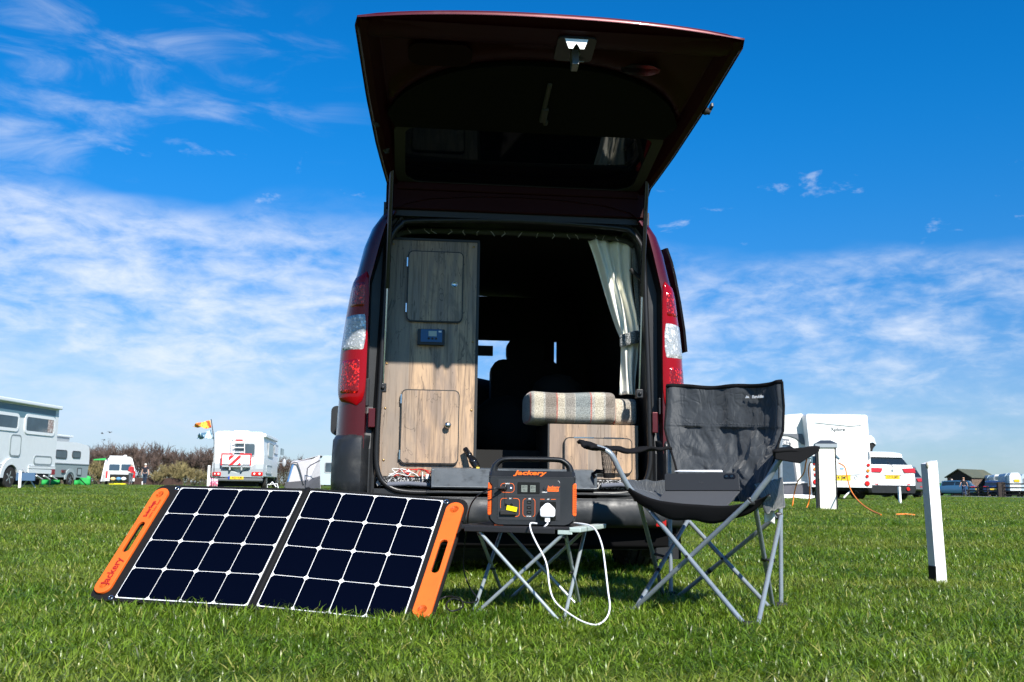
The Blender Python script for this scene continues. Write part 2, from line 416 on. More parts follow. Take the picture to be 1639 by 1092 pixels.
def make_grass():
    gm = grass_mat(); tufts = bpy.data.collections.new('grass_tufts')
    NV = 8
    for k in range(NV):
        rg = random.Random(50+k); vs = []; fs = []; tone = []
        nb = 46
        for i in range(nb):
            a = rg.uniform(0, 2*pi); rad = .075*sqrt(rg.random()); bx, by = rad*cos(a), rad*sin(a)
            h = rg.uniform(.014, .041)*(1.35 if rg.random() < .08 else 1); w = rg.uniform(.0010, .0023)
            d = rg.uniform(0, 2*pi); lean = abs(rg.gauss(.0, .95))+.30; tw = rg.uniform(-.7, .7)
            dx, dy = cos(d), sin(d); sx, sy = -sin(d+tw), cos(d+tw); o = len(vs)
            if rg.random() < .12: lean = rg.uniform(1.6, 3.2); h *= .6
            for s_, (q, ww) in enumerate(((0, 1.), (.4, 1.), (.75, .7), (1., 0))):
                out = h*lean*q*q*.8; zz = h*(q-.25*lean*q*q*.6) if lean < 1.5 else h*(q-.35*q*q)
                px, py = bx+dx*out, by+dy*out
                if ww: vs += [(px-sx*w*ww, py-sy*w*ww, zz), (px+sx*w*ww, py+sy*w*ww, zz)]
                else: vs.append((px, py, zz))
            fs += [(o, o+1, o+3, o+2), (o+2, o+3, o+5, o+4), (o+4, o+5, o+6)]
            tone += [rg.random()]*7
        me = bpy.data.meshes.new('grass_tuft'); me.from_pydata(vs, [], fs); me.materials.append(gm)
        me.polygons.foreach_set('use_smooth', [True]*len(fs))
        at = me.attributes.new('tone', 'FLOAT', 'POINT'); at.data.foreach_set('value', tone)
        ob = bpy.data.objects.new('grass_tuft', me); tufts.objects.link(ob)
    rg = random.Random(3); pts = []; sc = []; rot = []; idx = []
    def scatter(d0, d1, dens, s0, s1, hz, wide=.64):
        n = int((d1*d1-d0*d0)*wide*dens)
        for _ in range(n):
            y = sqrt(rg.uniform(d0*d0, d1*d1)); x = rg.uniform(-wide, wide)*y
            if abs(x-(-8.5)) < 0: continue
            g_ = 1.3*mnoise.noise(Vector((x*1.3, y*1.3, 3.)))+.9*mnoise.noise(Vector((x*5, y*5, 3.)))
            k = rg.uniform(s0, s1)
            if y > 5.6 and abs(x+.02-(y-4.75)*-.1) < .62 and y < 8.6: continue
            pts.append((x, y, ground_z(x, y)-.004)); sc.append((k, k, k*hz*(1+.35*g_)))
            rot.append((rg.gauss(0, .08), rg.gauss(0, .08), rg.uniform(0, 2*pi))); idx.append(rg.randrange(NV))
    scatter(1.3, 3.2, 430, .8, 1.25, .95)
    scatter(3.2, 5.5, 330, .85, 1.35, .95)
    scatter(5.5, 10, 150, 1.0, 1.6, .85)
    scatter(10, 18, 42, 1.3, 2.2, .60)
    scatter(18, 34, 12, 2.0, 3.2, .40)
    scatter(34, 70, 3.0, 3.5, 5.5, .25)
    # longer tufts round the foot of the posts
    for (cx, cy, n, rad) in ((2.01, 4.70, 50, .15), (4.36, 13.4, 60, .3)):
        for _ in range(n):
            a = rg.uniform(0, 2*pi); q = rad*sqrt(rg.random()); x = cx+q*cos(a); y = cy+q*sin(a)
            pts.append((x, y, ground_z(x, y)-.003)); sc.append((.8, .8, 1.25)); rot.append((0, 0, rg.uniform(0, 6.28))); idx.append(rg.randrange(NV))
    me = bpy.data.meshes.new('grass'); me.from_pydata(pts, [], [])
    for nm, ty, dat in (('sc', 'FLOAT_VECTOR', sc), ('rot', 'FLOAT_VECTOR', rot), ('idx', 'INT', idx)):
        a = me.attributes.new(nm, ty, 'POINT')
        if ty == 'INT': a.data.foreach_set('value', dat)
        else: a.data.foreach_set('vector', [q for v in dat for q in v])
    o = bpy.data.objects.new('grass', me); COL.objects.link(o)
    tag(o, 'short green mown grass covering the whole campsite field', 'grass', kind='stuff')
    ng = bpy.data.node_groups.new('grass_scatter', 'GeometryNodeTree')
    ng.interface.new_socket('Geometry', in_out='INPUT', socket_type='NodeSocketGeometry')
    ng.interface.new_socket('Geometry', in_out='OUTPUT', socket_type='NodeSocketGeometry')
    n = ng.nodes; l = ng.links
    gi = n.new('NodeGroupInput'); go = n.new('NodeGroupOutput'); ip = n.new('GeometryNodeInstanceOnPoints')
    ci = n.new('GeometryNodeCollectionInfo'); ci.inputs[0].default_value = tufts
    ci.inputs['Separate Children'].default_value = True; ci.inputs['Reset Children'].default_value = True
    def att(nm, ty):
        q = n.new('GeometryNodeInputNamedAttribute'); q.data_type = ty; q.inputs[0].default_value = nm
        return next(s_ for s_ in q.outputs if s_.name == 'Attribute' and s_.enabled)
    l.new(gi.outputs[0], ip.inputs['Points']); l.new(ci.outputs[0], ip.inputs['Instance'])
    ip.inputs['Pick Instance'].default_value = True
    l.new(att('idx', 'INT'), ip.inputs['Instance Index']); l.new(att('sc', 'FLOAT_VECTOR'), ip.inputs['Scale'])
    l.new(att('rot', 'FLOAT_VECTOR'), ip.inputs['Rotation']); l.new(ip.outputs[0], go.inputs[0])
    md = o.modifiers.new('scatter', 'NODES'); md.node_group = ng
    print('grass tufts', len(pts))
make_grass()
# ------------------------------------------------------------------ materials of the camper van
def car_paint():
    m, t, b = nodes_mat('dark_red_paint')
    oc = t.node('ShaderNodeTexCoord').outputs['Object']
    c = t.mix(t.ramp(t.noise(oc, 900., 2., .5), .45, .7), (.058, .0008, .0030, 1), (.11, .003, .007, 1))
    c = t.mix(t.ramp(t.noise(oc, 5., 6., .7), .5, .8, 0., .25), c, (.16, .09, .08, 1))
    t.put(b.inputs['Base Color'], c); b.inputs['Roughness'].default_value = .34; b.inputs['Metallic'].default_value = .25
    b.inputs['Coat Weight'].default_value = .6; b.inputs['Coat Roughness'].default_value = .05; b.inputs['Specular IOR Level'].default_value = .3
    return m
def wood_mat(name, k=0.):
    """pale rustic oak laminate, staves running up z"""
    m, t, b = nodes_mat(name)
    oc = t.mapping(t.node('ShaderNodeTexCoord').outputs['Object'], loc=(k, 0, k*1.7))
    x, y, z = t.sep(oc)
    stave = t.math('FLOOR', t.math('DIVIDE', t.math('ADD', x, 5.), .118)); wn = t.node('ShaderNodeTexWhiteNoise', {'W': stave}, noise_dimensions='1D')
    rnd = wn.outputs[0]
    off = t.comb(t.math('MULTIPLY', rnd, 3.), 0., t.math('MULTIPLY', rnd, 7.))
    q = t.vmath('ADD', oc, off)
    big = t.noise(t.mapping(q, scale=(9, 9, 1.3)), 1., 4., .55, 1.2)
    grain = t.noise(t.mapping(q, scale=(70, 70, 3.)), 1., 6., .65, .4)
    fine = t.noise(t.mapping(q, scale=(260, 260, 9.)), 1., 3., .6)
    c = t.mix(t.ramp(big, .38, .62), (.48, .32, .195, 1), (.25, .182, .138, 1))
    blot = t.noise(t.mapping(q, scale=(11, 11, 3.2)), 1., 6., .65, 1.5)
    c = t.mix(t.ramp(blot, .50, .72, 0., .8), c, (.15, .108, .082, 1))
    c = t.mix(t.ramp(rnd, .1, .9, 0., .75), c, (.235, .195, .16, 1))
    c = t.mix(t.ramp(grain, .46, .68, 0., .72), c, (.13, .09, .06, 1))
    c = t.mix(t.ramp(fine, .5, .75, 0., .35), c, (.17, .12, .08, 1))
    # winding cracks
    cr = t.noise(t.mapping(q, scale=(6.5, 6.5, 1.1)), 1.4, 4., .5, 1.6)
    line = t.math('ABSOLUTE', t.math('SUBTRACT', cr, .5))
    c = t.mix(t.ramp(line, .0005, .006, .7, 0.), c, (.055, .038, .028, 1))
    t.put(b.inputs['Base Color'], c); b.inputs['Roughness'].default_value = .5
    t.l.new(t.node('ShaderNodeBump', {'Strength': .25, 'Distance': .001, 'Height': grain}).outputs[0], b.inputs['Normal'])
    return m
def tartan_mat():
    m, t, b = nodes_mat('tartan_fabric')
    oc = t.node('ShaderNodeTexCoord').outputs['Object']; x, y, z = t.sep(oc)
    # v runs around the roll: use y+z so that bands wrap over the edge
    v = t.math('ADD', z, t.math('MULTIPLY', y, -1.))
    def bands(co, lst, base):
        c = base
        for (a, w, col, f) in lst:
            d = t.math('ABSOLUTE', t.math('SUBTRACT', co, a)); k = t.ramp(d, w*.5-.0015, w*.5+.0015, f, 0.); c = t.mix(k, c, (*col, 1))
        return c
    lst = []
    for i in range(-1, 4):
        o = i*.30
        lst += [(o+.045, .075, (.17, .22, .25), .8), (o+.125, .045, (.62, .56, .44), .8), (o+.185, .055, (.15, .10, .075), .75), (o+.235, .035, (.62, .54, .42), .75), (o+.280, .045, (.19, .16, .145), .6),
                (o+.085, .006, (.5, .06, .03), .95), (o+.215, .006, (.5, .06, .03), .95)]
    c1 = bands(x, lst, (.46, .45, .42, 1))
    l2 = []
    for i in range(-4, 9):
        o = i*.14
        l2 += [(o+.03, .05, (.09, .10, .11), .6), (o+.095, .03, (.60, .56, .47), .6)]
    c2 = bands(v, l2, (.42, .42, .40, 1))
    ck = t.node('ShaderNodeTexChecker', {'Vector': t.mapping(oc, rot=(0, 0, 0), scale=(1, 1, 1)), 'Scale': 330.}).outputs[1]
    c = t.mix(t.math('ADD', t.math('MULTIPLY', ck, .30), .12), c1, c2)
    c = t.mix(1., c, (.82, .80, .76, 1), 'MULTIPLY')
    nz = t.ramp(t.noise(oc, 240., 3., .8), .32, .68, .42, 1.5); c = t.mix(1., c, t.comb(nz, nz, nz), 'MULTIPLY')
    t.put(b.inputs['Base Color'], c); b.inputs['Roughness'].default_value = .95; b.inputs['Specular IOR Level'].default_value = .1
    b.inputs['Sheen Weight'].default_value = .3
    t.l.new(t.node('ShaderNodeBump', {'Strength': .6, 'Distance': .002, 'Height': t.noise(oc, 220., 3., .6)}).outputs[0], b.inputs['Normal'])
    return m
def lens_mat(name, col, bright, sc=70.):
    m, t, b = nodes_mat(name)
    oc = t.node('ShaderNodeTexCoord').outputs['Object']
    vo = t.node('ShaderNodeTexVoronoi', {'Vector': oc, 'Scale': sc});
    vo2 = t.node('ShaderNodeTexVoronoi', {'Vector': oc, 'Scale': sc}, feature='DISTANCE_TO_EDGE')
    k = t.ramp(t.sep(vo.outputs['Color'])[0], .62, 1., 0., 1.)
    c = t.mix(k, (*col, 1), (*bright, 1))
    c = t.mix(t.ramp(vo2.outputs[0], 0., .06, .8, 0.), c, (col[0]*.25, col[1]*.25, col[2]*.25, 1))
    t.put(b.inputs['Base Color'], c); b.inputs['Metallic'].default_value = .15; b.inputs['Roughness'].default_value = .15
    b.inputs['Coat Weight'].default_value = .4; b.inputs['Coat Roughness'].default_value = .02
    nm = t.node('ShaderNodeBump', {'Strength': .6, 'Distance': .003, 'Height': vo.outputs['Distance']})
    t.l.new(nm.outputs[0], b.inputs['Normal'])
    return m
paint = car_paint()
wood = wood_mat('rustic_oak_board'); wood2 = wood_mat('rustic_oak_door', .9); wood3 = wood_mat('rustic_oak_bench', 2.3)
tartan = tartan_mat()
lens_red = lens_mat('tail_lens_red', (.20, .0006, .002), (.95, .02, .012), 120)
lens_redflat = mat('tail_lens_plain', (.24, .0006, .004), .12, spec=.35)
lens_clear = lens_mat('tail_lens_clear', (.40, .42, .43), (.85, .85, .85), 85)
seal_rubber = mat('door_seal', (.012, .012, .013), .35, bump=.1, bscale=200)
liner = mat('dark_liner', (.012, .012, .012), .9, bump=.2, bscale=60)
edge_black = mat('black_edging', (.02, .02, .02), .5)
knob_metal = mat('brushed_nickel', (.55, .54, .52), .25, metal=1.)
brass = mat('brass_screw', (.45, .28, .12), .35, metal=1.)
carpet = mat('speckled_carpet', (.012, .012, .012), .95, col2=(.42, .42, .42), c2=(.50, .58), c2scale=140., bump=.8, bscale=140)
felt_grey = mat('grey_felt', (.12, .13, .16), .95, bump=.4, bscale=200)
curtain_cloth = mat('cream_curtain_cloth', (.86, .85, .75), .9, var=.03, vscale=20, sheen=.2, bump=.3, bscale=400, bdist=.0008)
tie_cloth = mat('checked_tieback_cloth', (.05, .06, .065), .9, col2=(.30, .31, .31), c2=(.48, .55), c2scale=170., bump=.5, bscale=300)
wire_red = mat('red_wire', (.55, .02, .015), .4); wire_white = mat('white_wire', (.7, .7, .68), .4); wire_black = mat('black_cable', (.012, .012, .013), .4)
step_metal = mat('scuffed_step_plate', (.10, .115, .13), .42, metal=.2, dirt=(.03, .032, .035, .8), dscale=18., bump=.2, bscale=40, rvar=.12)
gate_glass_m = mat('tailgate_glass', (.002, .003, .008), .04, spec=.35)
clear_glass = mat('windscreen_glass', (.9, .95, .95), .0, trans=1., ior=1.02, spec=.2)
controller_blue = mat('controller_blue', (.012, .09, .22), .4)
lcd_grey = mat('lcd_grey', (.36, .42, .38), .3)

VAN = Fr(.025, 4.75, 0, .1)
WT = [(.19, .835), (.30, .853), (.45, .860), (.66, .858), (.80, .853), (.95, .848), (1.07, .842), (1.25, .822), (1.40, .799), (1.59, .756), (1.68, .722), (1.75, .675), (1.80, .60), (1.83, .48), (1.85, .25), (1.855, 0.)]
def wv(z):
    for (a, b), (c, d) in zip(WT, WT[1:]):
        if z <= c: return b+(d-b)*max(0, (z-a))/(c-a)
    return 0.
def corner(s, z):
    """plan of the rounded rear corner: s=0 flank .. 1 inner edge; returns x (right side) and y"""
    w = wv(z); rc = .115
    inner = max(.30, min(w-.085, .715)) if z < 1.66 else w-.075
    a = s*pi/2
    x = (w-(w-inner)*(1-cos(a))) if s < 1 else inner
    y = .19*(1-sin(a))**1.15+.0
    return x, y
def build_van():
    t = VAN.thing('camper_van', 'dark red camper van parked rear to the camera with its tailgate raised high', 'camper van')
    # ---- body: flanks, roof, bonnet
    def top(y):
        if y < 2.45: return 1.0
        P = [(2.45, 1.), (3.35, .18), (3.95, .06), (4.12, -.25), (4.18, -.45)]
        for (a, b), (c, d) in zip(P, P[1:]):
            if y <= c: return b+(d-b)*(y-a)/(c-a)
        return -.45
    ys = [.19, .5, .9, 1.4, 1.9, 2.45, 2.9, 3.35, 3.7, 3.95, 4.08, 4.18]
    ring_p = [(w, z) for z, w in WT]
    def ring(y):
        k = top(y); out = []
        taper = 1-.05*max(0, (y-2.4)/1.8)**2
        for sgn in (1, -1):
            pts = [(sgn*w*taper, y, z if z <= .95 and k > 0 else (.95+(z-.95)*k if k > 0 else min(z, .95+k*.9)*1.0)) for w, z in ring_p]
            out += pts if sgn == 1 else pts[::-1][1:]
        return out
    rings = [ring(y) for y in ys]; n = len(rings[0]); g = G()
    vs = [p for r in rings for p in r]; fs = []
    hi = lambda k: 8 <= k <= n-10
    for i in range(len(ys)-1):
        for k in range(n-1):
            if ys[i] >= 2.45 and ys[i+1] <= 3.35 and hi(k): continue
            fs.append((i*n+k, i*n+k+1, (i+1)*n+k+1, (i+1)*n+k))
    g.add(vs, fs, 0, True)
    g.add(rings[-1], [list(range(n))], 1)
    for sgn in (1, -1):      # rounded rear corners above the bumper
        rows = [z for z, w in WT if .6 < z < 1.76]
        rows = [.60]+rows
        rr_ = []
        for z in rows:
            row = []
            for j in range(9):
                x, y = corner(j/8, z); row.append((sgn*x, y, z))
            x, y = corner(1, z); row.append((sgn*(x-.004), .03, z)); row.append((sgn*(x-.006), .085, z))
            rr_.append(row)
        g.loft(rr_, False, False, 0)
    # roof rear lip
    lip = []
    for q in (0, .04, .10, .19):
        lip.append([(sg*max(0, (wv(z)-(.045*(1-q/.19)))), q, z-.012*(1-q/.19)) for sg, z in [(1, z) for z in (1.72, 1.75, 1.80, 1.83, 1.85, 1.855)]+[(-1, z) for z in (1.85, 1.83, 1.80, 1.75, 1.72)]])
    g.loft(lip, False, False, 0)
    g.obj('body', [paint, black_plastic], t, sharp=35, solid=0)
    # windscreen
    g = G(); wr = [ring(y) for y in (2.45, 2.9, 3.35)]
    g.loft([[(p[0], p[1], p[2]-.003) for p in r[8:n-8]] for r in wr], False, False, 0); g.obj('windscreen', clear_glass, t)
    # rear view mirror
    g = G(); g.box(-.115, .095, 2.60, 2.63, 1.395, 1.47); g.tube([(-.02, 2.64, 1.43), (-.02, 2.70, 1.56)], .01, 6)
    g.tube([(-.05, 2.6, 1.39), (-.05, 2.6, 1.25)], .005, 5); g.obj('rear_view_mirror', black_plastic, t, bevel=.01)
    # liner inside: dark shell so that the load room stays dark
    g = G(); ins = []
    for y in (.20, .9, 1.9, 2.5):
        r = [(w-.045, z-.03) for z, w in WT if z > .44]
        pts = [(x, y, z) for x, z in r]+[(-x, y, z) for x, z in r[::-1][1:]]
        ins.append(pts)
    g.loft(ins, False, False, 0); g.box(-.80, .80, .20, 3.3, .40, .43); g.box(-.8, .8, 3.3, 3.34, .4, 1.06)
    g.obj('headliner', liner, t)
    # front seats, partition curtain in the cab
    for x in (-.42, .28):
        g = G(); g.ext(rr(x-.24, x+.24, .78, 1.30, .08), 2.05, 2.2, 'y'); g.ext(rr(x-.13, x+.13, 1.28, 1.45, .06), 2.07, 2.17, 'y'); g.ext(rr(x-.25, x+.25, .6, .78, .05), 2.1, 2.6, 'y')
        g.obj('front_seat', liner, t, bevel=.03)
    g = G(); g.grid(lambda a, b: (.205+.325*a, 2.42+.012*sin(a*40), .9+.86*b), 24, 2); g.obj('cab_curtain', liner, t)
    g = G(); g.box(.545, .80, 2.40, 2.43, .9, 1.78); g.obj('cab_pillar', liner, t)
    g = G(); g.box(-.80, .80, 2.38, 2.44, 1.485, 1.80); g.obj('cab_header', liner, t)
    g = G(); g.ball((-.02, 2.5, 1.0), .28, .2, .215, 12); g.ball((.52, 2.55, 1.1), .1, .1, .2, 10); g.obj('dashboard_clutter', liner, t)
    # ---- dark rear door surround: channel between the painted corner and the seal
    g = G(); zs = [.10, .18, .30, .42, .60, .80, 1.0, 1.2, 1.4, 1.58, 1.66, 1.70, 1.74]
    def open_x(z):
        P = [(.40, .664), (.66, .662), (.96, .652), (1.27, .642), (1.58, .634), (1.66, .615), (1.71, .58), (1.80, .52)]
        for (a, b), (c, d) in zip(P, P[1:]):
            if z <= c: return b+(d-b)*max(0, z-a)/(c-a)
        return .55
    for sgn in (1, -1):
        rows = []
        for z in zs:
            xo = open_x(z)+.012; xi = corner(1, z)[0]-.004 if z > .6 else .80
            rows.append([(sgn*xi, .02 if z > .6 else .01, z), (sgn*(xi-.004), .075 if z > .6 else .03, z), (sgn*(xo+.012), .08 if z > .6 else .04, z), (sgn*xo, .055, z), (sgn*(xo-.012), .06, z), (sgn*(xo-.014), .24, z)])
        g.loft(rows, False, False, 0, False)
    g.box(-.66, .66, .03, .22, 1.735, 1.80)
    # lower back panel under the load opening
    g.box(-.665, -.40, .05, .20, .20, .415); g.box(.40, .665, .05, .20, .20, .415); g.box(-.80, .80, .08, .24, .14, .36)
    g.obj('door_surround', black_plastic, t)
    g = G(); sp = []      # seal
    path = [(-.655, .70), (-.648, .96), (-.640, 1.27), (-.632, 1.55), (-.618, 1.63), (-.575, 1.69), (-.50, 1.715), (0, 1.735), (.50, 1.72), (.575, 1.695), (.618, 1.64), (.634, 1.56), (.645, 1.27), (.655, .96), (.66, .70), (.662, .56), (.640, .47), (.59, .425), (.52, .408), (.40, .405), (.2, .405), (0, .405), (-.2, .405), (-.4, .40), (-.52, .403), (-.585, .42), (-.635, .465), (-.656, .55)]
    pp = catmull([(x, .045, z) for x, z in path]+[(path[0][0], .045, path[0][1])], 4)[:-1]
    g.tube(pp, .0135, 8, closed=True); g.obj('door_seal', seal_rubber, t)
    # header trim with frayed fabric edge
    g = G(); hp = catmull([(-.60, .16, 1.66), (-.5, .17, 1.695), (0, .19, 1.712), (.5, .17, 1.70), (.61, .16, 1.66)], 5)
    g.tube(hp, .016, 6); g.obj('header_trim', mat('olive_trim', (.035, .038, .03), .8), t)
    g = G(); rg = random.Random(5)
    for i in range(16):
        x = -.55+i*.072+rg.uniform(-.02, .02); g.tube([(x, .13, 1.70), (x+rg.uniform(-.01, .01), .125, 1.69), (x+rg.uniform(-.02, .03), .12, 1.672)], .0018, 4)
    g.obj('loose_thread', mat('thread', (.35, .32, .25), .9), t)['kind'] = 'stuff'
    # ---- bumper
    g = G(); rows = []
    for z, k in ((.245, .05), (.252, .01), (.266, -.008), (.290, -.016), (.35, -.015)):
        rows.append([(sg*x, y+k*1., z) for sg, x, y in [(-1, .868, .75), (-1, .870, .45), (-1, .868, .17), (-1, .85, .05), (-1, .80, -.02), (-1, .70, -.055), (-1, .45, -.075), (-1, 0, -.085), (1, .45, -.075), (1, .70, -.055), (1, .80, -.02), (1, .85, .05), (1, .868, .17), (1, .870, .45), (1, .868, .75)]])
    rows.append([(x, y+.012, .372) for x, y, z in rows[-1]])
    rows.append([(x*.985 if abs(x) > .8 else x, max(y+.10, .0) if abs(x) < .8 else y+.02, .376) for x, y, z in rows[-1]])
    g.loft(rows, False, False, 0)
    g.obj('bumper', bumper_plastic, t, sharp=35)
    g = G(); g.ext([(.05, .145), (.03, .16), (.02, .25), (.08, .25), (.08, .145)], -.78, .78, 'x'); g.obj('valance', mat('valance_shadow_black', (.005, .005, .0055), .9, spec=.1), t, bevel=.006)  # colour blackened to hold the chair and tailgate shadow below the bumper
    for sgn in (-1, 1):    # tall corners of the bumper
        g = G(); rows = []
        for z, w in ((.36, 1.), (.45, 1.), (.56, 1.), (.64, .998), (.662, .985)):
            row = []
            for j in range(9):
                x, y = corner(j/8, z); row.append((sgn*((x+.012)*w if j < 6 else max(x+.012, .695)), y-.012+(1-w)*1.2, z))
            row.insert(0, (sgn*(wv(z)+.011)*w, .75, z)); row.append((sgn*.69, .05, z)); rows.append(row)
        g.loft(rows, False, False, 0)
        g.tube([(sgn*.735, -.001, .38), (sgn*.735, -.001, .63)], .006, 6); g.obj('bumper_corner', bumper_plastic, t, sharp=35, solid=.006)
    g = G()   # step pad: ribbed strip and recess edges along the bumper top
    g.box(-.66, .66, -.055, -.005, .3745, .382, 0); g.tube([(x/10, -.076+abs(x)*.0016, .374) for x in range(-7, 8)], .004, 5)
    g.obj('bumper_step', bumper_plastic, t, bevel=.003)
    g = G(); g.box(.66, .71, -.068, -.05, .255, .30); g.obj('reflector', mat('red_reflector', (.35, .01, .01), .25), t, bevel=.004)
    g = G(); g.box(-.80, .80, .25, 3.9, .17, .38); g.tube([(-.62, .75, .30), (.62, .75, .30)], .035, 8); g.tube([(-.40, .2, .19), (-.40, 1.6, .2)], .03, 8)
    g.obj('underbody', mat('underbody_black', (.010, .010, .010), .9), t)
    # ---- wheels
    for x0, x1, y in ((.655, .855, .78), (-.855, -.655, .78), (.655, .855, 3.42), (-.855, -.655, 3.42)):
        wh = sub('wheel', t, (0, y, .305)); xo = max(x0, x1, key=abs); xi = min(x0, x1, key=abs); d = xo-xi
        g = G(); r = .305
        g.lathe([(.19, 0), (r-.03, 0), (r-.008, d*.06), (r, d*.14), (r-.004, d*.30), (r-.012, d*.31), (r-.012, d*.34), (r-.002, d*.35), (r, d*.49), (r-.012, d*.50), (r-.012, d*.53), (r, d*.54), (r-.003, d*.68), (r-.012, d*.69), (r-.012, d*.72), (r-.003, d*.73), (r, d*.86), (r-.008, d*.94), (r-.03, d), (.19, d)], (xi, 0, 0), (1, 0, 0), 40)
        for k in range(44):
            a = 2*pi*k/44; c = Vector((0, cos(a), sin(a))); tt = Vector((0, -sin(a), cos(a)))
            g.obox(Vector((xi+d*.07, 0, 0))+c*(r-.006), (d*.10, 0, 0), tt*.03+Vector((d*.02, 0, 0)), c*.014)
        g.obj('tyre', tyre_mat, wh, sharp=30)
        g = G(); g.lathe([(.02, d*.8), (.10, d*.82), (.18, d*.93), (.195, d*.97)], (xi, 0, 0), (1, 0, 0), 24); g.obj('rim', alloy, wh)
    # ---- tail lights
    for sgn in (-1, 1):
        tl = sub('tail_light', t)
        tl['label'] = 'tall red tail light with clear middle lens'
        def patch(z0, z1, s0, s1, nz, ns, off, name, m, rnd=0.):
            g = G()
            def fn(a, b):
                z = z0+(z1-z0)*b; ss0, ss1 = s0, s1
                if rnd:
                    e = abs(2*b-1); cut = rnd*(1-sqrt(max(0, 1-e**6)))
                    ss0, ss1 = s0+cut, s1-cut*.25
                s_ = ss0+(ss1-ss0)*a; x, y = corner(s_, z); an = s_*pi/2
                edge = min(1., 12*min(a, 1-a, b*1.6, (1-b)*1.6)); o = off*(.25+.75*sqrt(edge))
                return (sgn*(x+cos(an)*o), y-sin(an)*o-.001, z)
            g.grid(fn, ns, nz); return g.obj(name, m, tl)
        patch(.80, 1.445, .05, 1.0, 30, 14, .010, 'lens_body', lens_redflat, .75)
        patch(1.262, 1.40, .34, .93, 10, 8, .0128, 'upper_reflector', lens_red, .5)
        patch(1.055, 1.245, .22, .985, 12, 10, .0132, 'clear_lens', lens_clear, .35)
        patch(.845, 1.03, .26, .90, 12, 10, .0128, 'lower_reflector', lens_red, .5)
    # ---- side windows, door mirror, left open vent window
    for sgn in (-1, 1):
        for (y0, y1) in ((.42, 1.25), (1.36, 2.05), (2.15, 2.75)):
            if sgn == 1 and y0 < .5: continue
            g = G(); g.grid(lambda a, b: (sgn*(wv(1.10+.5*b)+.004), y0+(y1-y0)*a, 1.10+.5*b), 3, 5); g.obj('side_window', dark_glass, t)
        g = G(); g.grid(lambda a, b: (sgn*(wv(.45+.06*b)+.012), .9+1.9*a, .47+.07*b), 2, 1); g.obj('side_moulding', black_plastic, t)
    g = G(); hx = lambda z: wv(z)+.012
    rows = [[(hx(z)+.112, .58, z), (hx(z)+.125, .575, z), (hx(z)+.012, 1.30, z), (hx(z), 1.30, z)] for z in (1.175, 1.3, 1.45, 1.6, 1.70)]
    rows = [[(hx(1.18)+.07, .70, 1.16), (hx(1.18)+.08, .70, 1.16), (hx(1.18)+.012, 1.28, 1.16), (hx(1.18), 1.28, 1.16)]]+[[(hx(z)+q, .58, z), (hx(z)+q+.012, .575, z), (hx(z)+.012, 1.30, z), (hx(z), 1.30, z)] for z, q in ((1.18, .150), (1.3, .155), (1.45, .16), (1.6, .168), (1.68, .180), (1.76, .215))]
    g.loft(rows, True, True, 0, False); o = g.obj('hinged_side_window', mat('tinted_window', (.004, .004, .005), .35), t); o['label'] = 'dark tinted side window hinged open behind the right flank'
    g = G(); g.ext(rr(-1.10, -.93, .80, 1.02, .04), 2.90, 3.02); g.tube([(-.95, 2.95, .9), (-.83, 2.95, .93)], .025, 6); g.obj('wing_mirror', black_plastic, t, bevel=.02)
    g = G(); g.ext(rr(.95, 1.12, .80, 1.02, .04), 2.90, 3.02); g.tube([(.97, 2.95, .9), (.83, 2.95, .93)], .025, 6); g.obj('wing_mirror', black_plastic, t, bevel=.02)
    g = G(); rgm = random.Random(4)    # latch bracket and red sill strip beside the left seal

    for (x0, x1, z0, z1, m_) in ((-.715, -.70, .80, .93, black_plastic), (-.70, -.668, .70, .79, paint), (.668, .695, .70, .80, paint), (.70, .71, .79, .87, black_plastic)):
        g = G(); g.box(x0, x1, .02, .05, z0, z1); g.obj('door_bracket', m_, t, bevel=.003)
    # ---- sill: carpet, felt edge, step plate, wires
    for x0, x1 in ((-.655, -.30), (.25, .655)):
        g = G(); g.box(x0, x1, .06, .16, .425, .471, 0); g.obj('sill_carpet', carpet, t, bevel=.008)
    for x0, x1, z in ((-.60, -.40, .434), (.42, .60, .442)):
        g = G(); g.tube([(x0, .045, z), ((x0+x1)/2, .04, z+.006), (x1, .045, z)], .016, 8, flat=.7); g.obj('felt_edge', felt_grey, t)
    g = G(); g.ext([(-.040, .428), (-.032, .420), (.055, .500), (.10, .510), (.10, .52), (.048, .514)], -.395, .384, 'x'); g.box(-.395, .384, -.034, .10, .4215, .428)
    for x in (-.397, .372): g.box(x, x+.014, -.03, .10, .42, .508)
    g.obj('step_plate', step_metal, t, bevel=.002)
    g = G(); g.box(-.42, .62, -.02, .0, .398, .4085); g.obj('sill_strip', bumper_plastic, t, bevel=.002)
    rg = random.Random(11)
    for k in range(7):
        g = G(); x = rg.uniform(-.56, -.44); pts = []
        for j in range(7):
            pts.append((x, .075-rg.uniform(0, .03), .475+rg.uniform(-.008, .035))); x += rg.uniform(-.05, .085); x = min(max(x, -.62), -.40)
        g.tube(catmull(pts, 5), .0022, 5); g.obj('wire', wire_red if k % 3 else wire_white, t)
    g = G(); g.box(-.422, -.404, .03, .06, .462, .485); g.box(-.44, -.434, .03, .05, .46, .495, 0); g.obj('terminal_block', wire_white, t, bevel=.002)
    # ---- left cabinet
    cb = sub('cabinet', t)
    g = G(); g.ext(rr(-.645, -.192, .475, 1.642, .003, 1), .15, .60, 'y', 0); g.obj('board', wood, cb)
    g = G(); g.box(-.192, -.178, .149, .6, .475, 1.642); g.box(-.63, -.18, .146, .16, 1.642, 1.654); g.obj('edging', edge_black, cb)
